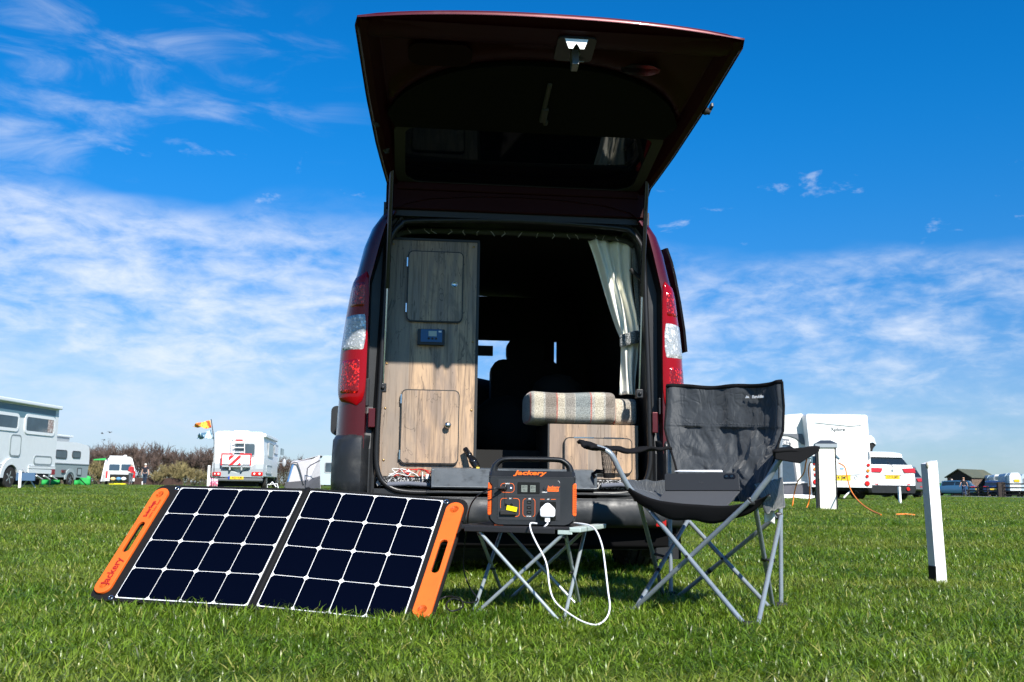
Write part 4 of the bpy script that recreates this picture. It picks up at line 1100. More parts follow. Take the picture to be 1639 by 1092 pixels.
    def outline(x0, x1, z0, z1, r, gaps=(), name='outline', m=opr):
        pl = rr(X(x0), X(x1), Z(z1), Z(z0), r, 5); pts = []
        for i in range(len(pl)):
            a, b = pl[i], pl[(i+1) % len(pl)]; k = max(1, int(hypot(b[0]-a[0], b[1]-a[1])/.0016)); pts += [(a[0]+(b[0]-a[0])*j/k, a[1]+(b[1]-a[1])*j/k) for j in range(k)]
        g = G(); run = []
        def ing(p): return any(X(q[0]) < p[0] < X(q[1]) and Z(q[3]) < p[1] < Z(q[2]) for q in gaps)
        pts.append(pts[0])
        for p in pts:
            if ing(p):
                if len(run) > 1: g.tube([(q[0], -.0019, q[1]) for q in run], .0010, 5)
                run = []
            else: run.append(p)
        if len(run) > 1: g.tube([(q[0], -.0019, q[1]) for q in run], .0010, 5)
        return g.obj(name, m, t)
    outline(328, 490, 400, 508, .010, ((385, 435, 380, 420),))
    outline(328, 558, 580, 795, .010, ((405, 480, 560, 600), (300, 500, 700, 900)))
    outline(600, 746, 580, 795, .010, ((640, 715, 560, 600), (640, 715, 770, 810)))
    for x0, x1 in ((808, 864), (940, 996)):
        g = G(); g.tube([(X(x0), -.0019, Z(585)), (X(x1), -.0019, Z(585))], .0010, 5); g.obj('outline', opr, t)
    T = lambda s, zx, zy, sz, m=wpr, **k: text_obj(s, sz, m, t, FACE_CAM(X(zx), -.0020, Z(zy)), ext=.0002, **k)
    T('INPUT', 410, 403, .0052, bold=.0002); T('DC', 446, 581, .0052, bold=.0002); T('USB', 680, 581, .0052, bold=.0002); T('AC', 906, 583, .0052, bold=.0002)
    T('DISPLAY', 862, 500, .0048, bold=.0002); T('5V 2.4A', 674, 790, .0048, bold=.0002); T('500W', 968, 810, .0042); T('230V~', 350, 735, .0048, bold=.0002)
    # input socket with cable plug and blue light
    g = G(); g.lathe([(.010, 0), (.010, .003), (.0075, .004)], (X(374), -.0015, Z(455)), (0, -1, 0), 18); g.obj('input_socket', black_gloss, t)
    g = G(); g.ball((X(453), -.002, Z(453)), .0026); g.obj('charge_light', mat('blue_led', (.3, .4, 1), .3, emit=((.35, .45, 1.), 3.)), t)
    # display
    g = G(); g.ext(rr(X(532), X(802), Z(520), Z(382), .003), -.003, 0); d = g.obj('display', black_gloss, t)
    lc = mat('lcd_segment_back', (.17, .19, .17), .3)
    for (a, b) in ((578, 652), (686, 752)):
        g = G(); g.box(X(a), X(b), -.0034, -.003, Z(500), Z(418)); g.obj('screen', lc, d)
    dk = mat('lcd_dark', (.02, .025, .025), .5)
    for s_, x_, z_, sz in (('20', 600, 440, .010), ('W', 636, 440, .006), ('75', 612, 480, .009), ('85', 712, 445, .011), ('%', 742, 445, .006), ('BAT', 720, 484, .006)):
        text_obj(s_, sz, dk, d, FACE_CAM(X(x_), -.0036, Z(z_)), ext=.0001)
    g = G(); g.ext(rr(X(896), X(1032), Z(490), Z(460), .0012), -.0022, -.0015); g.obj('brand_bar', opr, t)
    text_obj('Jackery', .0135, opr, t, FACE_CAM(X(966), -.0020, Z(440)), shear=.15, bold=.0006, ext=.0002)
    text_obj('EXPLORER 500', .0045, black_gloss, t, FACE_CAM(X(964), -.0023, Z(475)), ext=.0002)
    g = G(); g.lathe([(.006, 0), (.006, .002), (.005, .0025)], (X(862), -.0015, Z(455)), (0, -1, 0), 16); g.obj('display_button', shell, t, bevel=0)
    for (zx, zy) in ((398, 645), (462, 645)):
        g = G(); g.lathe([(.0045, 0), (.0045, .002), (.003, .002)], (X(zx), -.0015, Z(zy+8)), (0, -1, 0), 14); g.obj('dc_socket', black_gloss, t)
        g = G(); g.box(X(zx)-.001, X(zx)+.001, -.0022, -.0015, Z(zy+2)-.0008, Z(zy-6)); g.obj('socket_mark', wpr, t)
    for zy in (622, 686, 742):
        g = G(); g.ext(rr(X(648), X(702), Z(zy+16), Z(zy-16), .001), -.0026, -.001); u_ = g.obj('usb_port', black_gloss, t, bevel=.0006)
        g = G(); g.box(X(658), X(692), -.0030, -.0026, Z(zy+5), Z(zy-3)); g.obj('contact', mat('port_tongue', (.06, .06, .06), .4), u_)
    g = G(); g.box(X(325), X(522), -.012, -.0015, Z(775), Z(722)); g.obj('car_socket_cover', black_rubber, t, bevel=.002)
    g = G(); g.obox((X(466), -.014, Z(700)), Vector((.035, -.004, -.0065)), (0, .0012, 0), Vector((.003, 0, .0155))); g.obj('yellow_label', mat('yellow_label', (.9, .75, .0), .45), t)
    # UK plug in the AC socket
    g = G(); g.ext(rr(X(808), X(1000), Z(835), Z(610), .004), -.003, 0); g.obj('ac_socket', black_gloss, t, bevel=.001)
    for p in ((X(255), Z(925)),):
        g = G(); g.box(X(255), X(365), .006, .03, -.0005, .012); g.obj('foot', og, t, bevel=.002)
    p = f.thing('mains_plug', 'white charger plug pushed into the socket of the power station', 'plug')
    g = G(); pl = [(X(898), Z(626)), (X(922), Z(632)), (X(975), Z(680)), (X(990), Z(705)), (X(988), Z(778)), (X(970), Z(793)), (X(826), Z(793)), (X(808), Z(778)), (X(806), Z(705)), (X(820), Z(680)), (X(872), Z(632))]
    g.ext(pl, -.034, -.0032, 'y'); g.obj('plug_body', white_plastic, p, bevel=.004, fix=True, seg=3)
    g = G(); g.ext(rr(X(868), X(928), Z(850), Z(790), .003), -.026, -.014); g.obj('usb_plug', white_plastic, p, bevel=.002)
    # white cable: down over the table edge, out to the grass and up to the right end of the table
    pts = [f.o+Vector((X(898), -.020, Z(850))), f.o+Vector((X(894), -.030, Z(875))), f.o+Vector((X(872), -.035, Z(915)+.006))]
    w1 = [W(859, 838, 3.40), W(849, 838, 3.36), W(850, 850, 3.33), W(858, 868, 3.30), W(874, 900, 3.27), W(879, 935, 3.24), W(884, 955, 3.22), W(895, 970, 3.19), W(915, 985, 3.14), W(935, 996, 3.10), W(955, 1000, 3.08), W(970, 990, 3.10), W(976, 972, 3.13), W(973, 945, 3.17), W(969, 910, 3.22), W(965, 880, 3.28), W(960, 862, 3.32), W(953, 848, 3.36), W(943, 841, 3.40), W(928, 838, 3.44), W(905, 836, 3.50)]
    wp = [v if v.z > .012 else Vector((v.x, v.y, .012)) for v in w1]
    g = G(); g.tube(catmull(pts+[pts[-1]+Vector((-.01, .01, -.012))], 6), .0028, 8); g.tube(catmull(wp, 6), .0028, 8)
    o = g.obj('charging_cable', white_plastic, None); tag(o, 'white charging cable looping from the plug down to the grass and back', 'cable')
    g = G(); q = [f.o+Vector((X(374), -.004, Z(455))), f.o+Vector((X(340), -.02, Z(462))), W(790, 782, 3.40), W(770, 790, 3.42), W(757, 802, 3.46), W(750, 820, 3.5), W(748, 840, 3.56), W(744, 870, 3.6), W(742, 910, 3.62), W(752, 940, 3.60), W(765, 960, 3.5), W(750, 965, 3.45), W(738, 962, 3.4), W(725, 958, 3.38), W(714, 968, 3.3), W(722, 978, 3.26), W(740, 972, 3.3), W(736, 958, 3.4), W(715, 955, 3.45), W(700, 962, 3.42)]
    q = [v if v.z > .015 else Vector((v.x, v.y, .015+.02*(i % 2))) for i, v in enumerate(q)]
    g.tube(catmull(q, 6), .0026, 8); o = g.obj('panel_cable', wire_black, None); tag(o, 'thin black cable running from the power station down to a coil in the grass', 'cable')
    g = G(); g.lathe([(.0065, 0), (.007, .012), (.005, .022), (.0035, .03)], (X(372), -.004, Z(455)), (-.75, -.65, -.06), 12); pg = g.obj('input_plug', black_rubber, t)
    g = G(); g.tube([(X(378), -.003, Z(490)), (X(380), -.003, Z(640)), (X(372), -.005, Z(690))], .0006, 5); g.obj('cover_strap', black_rubber, t)
build_station()

# ------------------------------------------------------------------ folding armchair with tablet
def chair_cloth_mat():
    m, t, b = nodes_mat('chair_polyester')
    oc = t.node('ShaderNodeTexCoord').outputs['Object']
    c = t.mix(t.noise(oc, 6., 5., .6), (.026, .031, .037, 1), (.038, .044, .051, 1))
    t.put(b.inputs['Base Color'], c); b.inputs['Roughness'].default_value = .62; b.inputs['Specular IOR Level'].default_value = .32
    b.inputs['Sheen Weight'].default_value = .25
    ws = t.noise(oc, 4., 2., .5, 1.2); fo = t.math('ABSOLUTE', t.math('SUBTRACT', ws, .5))
    vo = t.node('ShaderNodeTexVoronoi', {'Vector': t.vmath('ADD', oc, t.node('ShaderNodeTexNoise', {'Vector': oc, 'Scale': 7.}).outputs['Color']), 'Scale': 4.5}, feature='DISTANCE_TO_EDGE').outputs[0]
    fold = t.noise(t.mapping(oc, rot=(0, .25, 0), scale=(16, 16, 4.5)), 1., 3., .55, .6); fold2 = t.noise(t.mapping(oc, rot=(0, -.7, 0), scale=(22, 22, 7)), 1., 3., .5, .4)
    h = t.math('ADD', t.math('MULTIPLY', t.math('ABSOLUTE', t.math('SUBTRACT', fold, .5)), 3.0), t.math('ADD', t.math('MULTIPLY', fold2, 1.1), t.math('MULTIPLY', t.ramp(vo, 0, .2), .25)))
    b1 = t.node('ShaderNodeBump', {'Strength': .6, 'Distance': .007, 'Height': h})
    b2 = t.node('ShaderNodeBump', {'Strength': .3, 'Distance': .0006, 'Height': t.noise(oc, 900., 2., .5), 'Normal': b1.outputs[0]})
    t.l.new(b2.outputs[0], b.inputs['Normal'])
    return m
def build_chair():
    cloth = chair_cloth_mat(); blk = mat('chair_binding', (.006, .006, .007), .85, spec=.2, bump=.3, bscale=300); under = mat('chair_underside', (.012, .012, .013), .8)
    o = Vector((.70, 3.66, 0))
    t = thing('camping_chair', 'dark grey folding camping armchair with tubular legs standing on the grass beside the van', 'chair', o)
    FL, FR_, BR, BL = (GZ(1010, 976, .012), GZ(1200, 1000, .012), GZ(1250, 969, .012), GZ(1074, 951, .012))
    JFL, JFR = W(1020, 797, 3.53), W(1202, 802, 3.26); JBL, JBR = W(1098, 832, 4.00), W(1246, 826, 3.74)
    TL, TR = W(1070, 622, 4.14), W(1249, 618, 3.80)
    for v in (FL, FR_, BR, BL): v.z = 0
    L_ = lambda v: v-o
    r = .0082
    legs = []
    def leg(a, b, off, m=chair_tube):
        d = (b-a).cross(Vector((0, 0, 1))).normalized()*off; g = G(); g.tube([L_(a+d), L_(b+d)], r, 12); g.obj('leg', m, t); legs.append((a+d, b+d))
    leg(FL, JFR, .010); leg(FR_+Vector((-.012, 0, 0)), JFL, .010)
    leg(FR_+Vector((.016, .01, 0)), JBR, .009); leg(BR+Vector((-.02, 0, 0)), JFR+Vector((.02, .0, 0)), .009)
    leg(BR+Vector((-.045, .0, 0)), JBL, .01); leg(BL+Vector((.03, 0, 0)), JBR, .01)
    leg(BL+Vector((-.02, 0, 0)), JFL+Vector((.012, 0, 0)), .009); leg(FL+Vector((.0, .012, 0)), JBL, .009)
    def nearest(p1, q1, p2, q2):
        u, v, w = q1-p1, q2-p2, p1-p2; a, b, c, d, e = u.dot(u), u.dot(v), v.dot(v), u.dot(w), v.dot(w); D_ = a*c-b*b
        return p1+u*((b*e-c*d)/D_), p2+v*((a*e-b*d)/D_)
    for a, b in ((BL, TL), (BR, TR)):
        g = G(); g.tube([L_(a), L_(b)+Vector((.002, .014, -.01))], r, 12); g.obj('back_post', chair_tube, t)
    for p in (FL, FR_, BR, BL):
        g = G(); g.obox(L_(p)+Vector((0, 0, .010)), (.045, 0, 0), (0, .03, 0), (0, 0, .026)); g.obj('foot', black_rubber, t, bevel=.008)
    for k in (0, 2, 4, 6):
        a, b = nearest(*legs[k], *legs[k+1]); d = (b-a).normalized(); g = G(); g.tube([L_(a-d*.012), L_(b+d*.012)], .005, 8); g.obj('rivet', black_plastic, t)
    for k, f_ in ((7, .42), (5, .35), (3, .5)):
        a, b = legs[k]; c_ = a+(b-a)*f_; d = (b-a).normalized(); g = G(); g.tube([L_(c_-d*.008), L_(c_+d*.008)], .0098, 10); g.obj('collar', black_plastic, t)
    # arm posts
    for pts in (([(1018, 795, 3.53), (1004, 776, 3.51), (991, 752, 3.49), (980, 730, 3.48), (969, 716, 3.48), (955, 711, 3.48)]), ([(1202, 803, 3.26), (1214, 786, 3.24), (1230, 765, 3.22), (1243, 743, 3.20), (1252, 726, 3.20), (1268, 719, 3.22)])):
        g = G(); g.tube([L_(v) for v in catmull([W(*p)-Vector((0, 0, .010 if i > 3 else 0)) for i, p in enumerate(pts)], 6)], .0098, 12); g.obj('arm_post', chair_tube, t)
    for j in (JFL, JFR, JBL, JBR):
        g = G(); g.obox(L_(j), (.026, 0, 0), (0, .022, 0), (0, 0, .026)); g.obj('joint', black_plastic, t, bevel=.006)
    # back rest sling
    def rowpt(kpts, b):
        for (b0, p0), (b1, p1) in zip(kpts, kpts[1:]):
            if b <= b1: k = (b-b0)/(b1-b0); return p0.lerp(p1, k)
        return kpts[-1][1]
    Lk = [(0, W(1088, 800, 3.93)), (.15, W(1084, 770, 3.97)), (.32, W(1077, 740, 4.02)), (.50, W(1067, 705, 4.07)), (.60, W(1063, 685, 4.09)), (.80, W(1067, 650, 4.12)), (1., W(1068, 618, 4.14))]
    Rk = [(0, W(1222, 806, 3.66)), (.15, W(1226, 780, 3.68)), (.32, W(1233, 748, 3.71)), (.50, W(1244, 712, 3.75)), (.60, W(1253, 690, 3.77)), (.80, W(1255, 650, 3.79)), (1., W(1253, 612, 3.80))]
    across = (TR-TL).normalized(); back = Vector((-across.y, across.x, 0)); back = back if back.y > 0 else -back
    def cloth_fn(off=0.):
        def fn(a, b):
            p = rowpt(Lk, b).lerp(rowpt(Rk, b), a)
            sag = .075*(1-(2*a-1)**2)*(1-.35*b)+.02*(1-b)
            x, z = a*.42, b*.42
            q = Vector((x, z, 0))
            qq = Vector((x*13+.8*mnoise.noise(q*9), z*8+.8*mnoise.noise(q*9+Vector((9, 3, 1))), 2)); w = mnoise.noise(q*7+Vector((3, 1, 2)))*.012+mnoise.voronoi(qq)[0][0]*.034+mnoise.voronoi(qq*2.1)[0][0]*.014-.020+abs(mnoise.noise(Vector((x*20, z*5, 2))))*.010
            if b > .62: w = .35*w+.006*sin(a*19+1.)*(1-abs(2*a-1))
            w *= min(1, 7*a, 7*(1-a))
            diag = .010*sin((x+z*.8)*38+2*mnoise.noise(q*5))*max(0, .62-b)*min(1, 4*a, 4*(1-a))*1.6
            post = .016*(math.exp(-((a-.045)/.035)**2)+math.exp(-((a-.955)/.035)**2))*(1 if b > .6 else max(0, (b-.45)/.15))
            zz = -.006*sin(a*pi*1.)+.003*sin(a*14) if b > .98 else 0
            return L_(p+back*(sag+w+diag-post+off)+Vector((0, 0, zz)))
        return fn
    g = G(); g.grid(cloth_fn(), 110, 110); bk = g.obj('back_rest', cloth, t, solid=.0025)
    fn = cloth_fn(-.002)
    g = G(); g.tube([fn(i/40, 1.) for i in range(41)], .005, 6, flat=1.6); g.tube([fn(0, j/30) for j in range(31)], .004, 6); g.tube([fn(1, j/30) for j in range(31)], .004, 6); g.obj('binding', blk, bk)
    fs = cloth_fn(-.0035); g = G()
    for i in range(70):
        if i % 2 == 0: g.tube([fs(.05+.9*i/70, .655), fs(.05+.9*(i+.7)/70, .655)], .0008, 4)
    s_ = g.obj('stitching', mat('grey_thread', (.10, .11, .12), .8), bk); s_['kind'] = 'stuff'
    # logo
    c1 = fn(.73, .885); c0 = fn(.66, .885); c2 = fn(.82, .885); up = (fn(.73, .93)-fn(.73, .84)); nrm = (c2-c0).cross(up).normalized(); nrm = nrm if nrm.y < 0 else -nrm
    text_obj('Eurohike', .0165, mat('logo_white', (.8, .8, .8), .5), bk, frame_m(fn(.765, .885)+nrm*.009, c2-c0, up), bold=.0006, ext=.0004)
    g = G(); q = frame_m(fn(.665, .887)+nrm*.009, c2-c0, up)
    g.add([q @ Vector(v) for v in ((-.012, -.005, 0), (-.004, .006, 0), (-.001, .000, 0), (.003, .005, 0), (.010, -.005, 0))], [(0, 1, 2), (0, 2, 4), (2, 3, 4)]); g.obj('logo_mark', MATS['logo_white'], bk, solid=.0006)
    # seat sling
    sFL, sFR = W(1003, 779, 3.52), W(1232, 792, 3.23); sBL, sBR = W(1084, 792, 3.93), W(1236, 800, 3.68)
    def seat(a, b, off=0.):
        p = sFL.lerp(sFR, a).lerp(sBL.lerp(sBR, a), b)
        sag = .048*(1-abs(2*a-1)**3.2)*(1-.2*b)+.012*b
        q = Vector((a*.4, b*.4, 7)); w = mnoise.noise(q*10)*.006
        return L_(p+Vector((0, 0, -sag+w*min(1, 6*a, 6*(1-a))+off)))
    g = G(); g.grid(lambda a, b: seat(a, b), 50, 40); se = g.obj('seat', cloth, t, solid=.004)
    g = G()
    def lip(a, b):
        p = seat(a, 0); k = .006+.050*(1-abs(2*a-1)**3.)+.004*sin(a*23)*b
        return (p[0]-.006*sin(b*3)+.0, p[1]-.010+.02*b, p[2]+.002-k*b)
    g.grid(lip, 40, 6); g.obj('seat_front_band', blk, se, solid=.003)
    for crn in ((W(996, 768, 3.53), W(1082, 770, 3.95), W(1086, 806, 3.93), W(1030, 806, 3.55)), (W(1205, 775, 3.30), W(1252, 765, 3.66), W(1256, 812, 3.64), W(1226, 822, 3.34))):
        def flap(a, b, crn=crn):
            p = crn[0].lerp(crn[1], a).lerp(crn[3].lerp(crn[2], a), b); s_ = -1 if crn[0].x < .6 else 1
            return L_(p+Vector((s_*.016*sin(a*pi)*sin(b*pi), 0, .006*mnoise.noise(Vector((a*6, b*4, s_)))))+back*(.010*mnoise.noise(Vector((a*5, b*5, 3+s_)))))
        g = G(); g.grid(flap, 26, 14); g.obj('side_flap', cloth, se, solid=.003)
    # arm rests
    def arm(cn, bulge, nm, wrinkle=.006):
        P = [W(*p) for p in cn]
        def fn(a, b):
            p = P[0].lerp(P[1], a).lerp(P[3].lerp(P[2], a), b)
            return L_(p+Vector((0, 0, bulge*sin(b*pi)*.5-.012*sin(a*pi)*1.+wrinkle*mnoise.noise(Vector((a*5, b*3, cn[0][0]))))))
        g = G(); g.grid(fn, 24, 8); ar = g.obj('arm_rest', blk, t, solid=.010)
        return ar
    # corners: front-outer, back-outer, back-inner, front-inner
    arL = arm(((924, 709, 3.44), (1066, 716, 4.02), (1076, 718, 3.96), (946, 717, 3.38)), .0, 'l', .018)
    arR = arm(((1312, 717, 3.22), (1262, 716, 3.78), (1236, 722, 3.72), (1238, 722, 3.14)), .0, 'r', .008)
    g = G()   # deep front edge of the right arm rest
    a0, a1 = W(1240, 720, 3.15), W(1310, 714, 3.22); g.add([L_(a0), L_(a1), L_(a1+Vector((0, .0, -.018))), L_(a0.lerp(a1, .55)+Vector((0, 0, -.050))), L_(a0+Vector((0, 0, -.030)))], [(0, 1, 2, 3, 4)])
    g.obj('front_valance', blk, arR, solid=.008, bevel=.003)
    # mesh cup holder under the left arm rest
    ch = sub('cup_holder', t, L_(W(975, 742, 3.62))); g = G()
    for k in range(22):
        a = 2*pi*k/22
        g.tube([(.030*cos(a), .030*sin(a), .05), (.026*cos(a+.35), .026*sin(a+.35), 0), (.020*cos(a+.7), .020*sin(a+.7), -.045)], .0007, 4)
        g.tube([(.030*cos(a), .030*sin(a), .05), (.026*cos(a-.35), .026*sin(a-.35), 0), (.020*cos(a-.7), .020*sin(a-.7), -.045)], .0007, 4)
    nt = g.obj('mesh_net', blk, ch); nt['kind'] = 'stuff'
    g = G(); g.tube([(.031*cos(a), .031*sin(a), .05) for a in [2*pi*k/20 for k in range(20)]], .004, 6, closed=True); g.obj('rim', blk, ch)
    g = G(); g.lathe([(.020, -.052), (.022, -.045), (.020, -.042)], (0, 0, 0), (0, 0, 1), 16); g.tube([(-.02, 0, -.03), (-.045, -.01, -.028), (-.06, -.01, -.04), (-.05, -.01, -.052)], .007, 6); g.obj('base_disc', blk, ch)
    # care label
    g = G(); p = L_(W(1231, 821, 3.60)); g.grid(lambda a, b: (p.x-.018+.036*a, p.y+.006*sin(a*5), p.z+.006-.042*b+.004*sin(a*4)), 6, 6); g.obj('care_tag', mat('white_tag', (.8, .8, .8), .6), t, solid=.001)
    # ---- tablet in a folio case
    tb = thing('tablet', 'tablet in a dark folio case with folded flap standing on the chair seat', 'tablet', W(1125, 790, 3.55))
    B = Vector(tb.location)
    bl, br, tl, tr = W(1064, 785, 3.66), W(1184, 785, 3.50), W(1067, 757, 3.69), W(1178, 757, 3.54)
    case = mat('folio_case', (.022, .024, .027), .6, bump=.1, bscale=600); flapm = mat('sunlit_folio_flap', (.070, .073, .078), .6, bump=.15, bscale=500, bdist=.0006)  # flap colour lightened to carry the sun it catches
    ex = (br-bl).normalized(); ey = ((tl+tr)/2-(bl+br)/2).normalized(); wdt = (br-bl).length; hgt = ((tl+tr)/2-(bl+br)/2).length; nz = ex.cross(ey).normalized(); cc = (bl+br)/2-B
    g = G(); pl = rr(-wdt/2, wdt/2, 0, hgt, (.010, .010, .002, .002), 4); nzz = nz if nz.y > 0 else -nz
    g.add([cc+ex*x+ey*y for x, y in pl]+[cc+ex*x+ey*y+nzz*.010 for x, y in pl], [list(range(len(pl))), list(range(len(pl), 2*len(pl)))]+[(i, (i+1) % len(pl), len(pl)+(i+1) % len(pl), len(pl)+i) for i in range(len(pl))])
    g.obj('case_back', case, tb, bevel=.0015, fix=True)
    g = G(); pl = rr(wdt/2-.055, wdt/2-.012, hgt-.026, hgt-.007, .007, 4); g.add([cc+ex*x+ey*y-nzz*.0015 for x, y in pl]+[cc+ex*x+ey*y+nzz*.004 for x, y in pl], [list(range(len(pl)))]+[(i, (i+1) % len(pl), len(pl)+(i+1) % len(pl), len(pl)+i) for i in range(len(pl))])
    g.obj('camera_cutout', black_gloss, tb, fix=True)
    for dx in (-.012, .008):
        g = G(); g.lathe([(.006, 0), (.0055, .003), (.003, .003)], cc+ex*(wdt/2-.034+dx)+ey*(hgt-.0165)-nzz*.0015, -nzz, 14); g.obj('camera_lens', dark_glass, tb)
    text_obj('logi', .011, mat('debossed_logo', (.05, .052, .056), .5), tb, frame_m(cc+ey*(hgt*.45)-nzz*.0006, ex, ey), ext=.0003)
    f0, f1 = W(1160, 812, 3.32), W(1046, 810, 3.46)
    g = G(); v = [bl-B, br-B, f0-B, f1-B]; v = [q+Vector((0, 0, -.002)) for q in v]; g.add(v+[q+Vector((0, 0, -.006)) for q in v], [(0, 1, 2, 3), (7, 6, 5, 4), (0, 1, 5, 4), (1, 2, 6, 5), (2, 3, 7, 6), (3, 0, 4, 7)]); g.obj('folded_flap', flapm, tb, bevel=.0015, fix=True)
    pn = thing('stylus', 'white stylus clipped along the top edge of the tablet', 'stylus', W(1118, 754, 3.62)); a, b = W(1080, 754.5, 3.68)-Vector(pn.location), W(1156, 754.5, 3.575)-Vector(pn.location)
    g = G(); d = (b-a).normalized(); Ln = (b-a).length; g.lathe([(.0012, 0), (.0044, .018), (.0046, .02), (.0046, Ln-.002), (.003, Ln)], a, d, 14); g.obj('barrel', white_plastic, pn)
build_chair()

# ------------------------------------------------------------------ white marker post near the chair
def marker(u0, u1, vt, vb, d, label, near=False, grp='white marker posts in the grass'):
    a, b = W(u0, vt, d), W(u1, vb, d); x = (W(u0, vb, d).x+b.x)/2
    o = Vector((x, d, ground_z(x, d)-.02)); w = abs(b.x-W(u0, vb, d).x); h = a.z-o.z
    t = thing('marker_post', label, 'marker post', o, group=grp)
    g = G(); wr = w*.5
    return t, o, w, h
def build_posts():
    pm = mat('post_white_paint', (.80, .80, .80), .55, var=.03, bump=.4, bscale=30, bdist=.003, dirt=(.42, .40, .35, .45), dscale=9., stretch=(1, 1, .35))
    o = Vector((2.000, 4.74, -.02)); t = thing('marker_post', 'white square timber post standing alone on the grass, nearest of the marker posts', 'marker post', o, .19, 'white marker posts in the grass')
    g = G(); s = .0277; r = []
    top = .594; lean = -.030
    for z, k in ((-.05, 1.), (.02, 1.), (.2, .995), (.4, .99), (top-.012, .985), (top, .95)):
        r.append([(x*s*k+lean*z*.81, y*s*k+lean*z*-.58, z+(.008*(x) if z > .59 else 0)) for x, y in ((-1, -1), (0, -1.0), (1, -1), (1, 0), (1, 1), (0, 1), (-1, 1), (-1, 0))])
    g.loft(r, True, True, 0, False); g.obj('timber', pm, t, bevel=.002)
    g = G(); g.ball((-.027+lean*.5, -.017, .578), .007, .010, .016, 8); g.obj('chipped_edge', mat('bare_wood', (.42, .38, .30), .8, var=.3, vscale=60), t)
    g = G(); g.box(-.0335, -.0285, -.030, .027, 0., .115); g.obj('black_base_plate', black_rubber, t, bevel=.002)
    for (x0, x1, vt, vb, d, lab) in ((1437.5, 1443.5, 777, 803, 23., 'short white marker post in front of the parked white car'), (28.5, 35, 752, 781, 30., 'short white marker post beside the rear wheel of the large motorhome'), (226.5, 229, 770, 777, 82., 'tiny white marker post beside the dark clothed walker')):
        p = W((x0+x1)/2, vb, d); w = (W(x1, vb, d)-W(x0, vb, d)).x; h = W(x0, vt, d).z-ground_z(p.x, d)
        q = thing('marker_post', lab, 'marker post', (p.x, d, ground_z(p.x, d)-.03), .3, 'white marker posts in the grass')
        g = G(); ww = w*.30; g.loft([[(x*ww-.03*z, y*ww, z) for x, y in ((-1, -1), (1, -1), (1, 1), (-1, 1))] for z in (0, h)], True, True, 0, False); g.obj('timber', pm, q)
    # electric hook-up bollard
    d = 13.6; p = W(1325, 815, d); z0 = ground_z(p.x, d)
    f = Fr(p.x, d, z0-.02, -.22)
    t = f.thing('hookup_bollard', 'cream electric hook-up bollard with dark side and grey cap', 'bollard')
    H = W(1325, 704, d).z-z0
    g = G(); g.box(-.105, .105, -.06, -.045, 0, H-.09); b_ = g.obj('front_panel', cream_paint, t, bevel=.004)
    g = G(); g.box(-.135, .125, -.045, .16, 0, H-.09); g.box(-.14, -.118, -.055, .16, 0, H-.09); g.obj('core', mat('bollard_black', (.012, .012, .014), .6), t, bevel=.004)
    g = G(); g.box(-.104, .104, -.0625, -.06, H*.46, H*.464); g.obj('panel_seam', grey_paint, t)
    g = G(); g.box(-.150, .145, -.08, .17, H-.09, H-.035); g.obj('cap_band', mat('cap_grey', (.30, .34, .37), .5), t, bevel=.006)
    g = G(); g.hexa([(-.155, -.085, H-.035), (.15, -.085, H-.035), (-.155, .175, H-.035), (.15, .175, H-.035), (-.07, -.03, H+.012), (.06, -.03, H+.012), (-.07, .1, H+.012), (.06, .1, H+.012)]); g.obj('cap_roof', mat('cap_slate', (.035, .045, .06), .4), t, bevel=.004)
    g = G(); g.box(-.20, -.14, .0, .08, H-.30, H-.20); g.tube([(-.17, .02, H-.24), (-.24, 0, H-.22), (-.26, 0, H-.17)], .018, 6); g.obj('socket', mat('socket_blue_grey', (.12, .2, .24), .4), t, bevel=.01)
    g = G(); g.tube([(.125, -.02, H-.20), (.155, -.06, H-.24)], .018, 6); g.obj('socket', MATS['socket_blue_grey'], t)
    oc = mat('orange_cable', (.75, .20, .015), .5)
    def cable(pts, lab, r=.011):
        P = [W(*q) for q in pts]; g = G(); g.tube(catmull(P, 6), r, 6); o = g.obj('hookup_cable', oc, None); tag(o, lab, 'cable', 'orange hook-up cables')
    cable([(1342, 741, 13.6), (1352, 748, 13.5), (1356, 765, 13.4), (1362, 785, 13.1), (1375, 803, 12.6), (1392, 816, 12.1), (1410, 824, 11.6)], 'orange cable curving from the bollard down to the grass on its right', .009)
    P = [W(u, v, 11.9) for u, v in ((1434, 823.5), (1450, 823), (1464, 824.5))]
    g = G(); g.tube([Vector((p.x, p.y, max(p.z, ground_z(p.x, p.y)+.02))) for p in P], .010, 6); o = g.obj('hookup_cable', oc, None); tag(o, 'short stretch of orange cable lying on the grass', 'cable', 'orange hook-up cables')
    cable([(1302, 737, 13.8), (1296, 742, 14), (1294, 755, 14.3), (1296, 775, 14.6), (1295, 800, 14.8), (1291, 813, 14.8)], 'yellow orange cable hanging straight down left of the bollard', .009)
    cable([(1293, 724, 14), (1290, 740, 14.5), (1286, 758, 15), (1276, 772, 16), (1271, 790, 16.5), (1267, 812, 16.5), (1256, 810, 17)], 'orange cable sagging from the bollard towards the awning', .010)
build_posts()
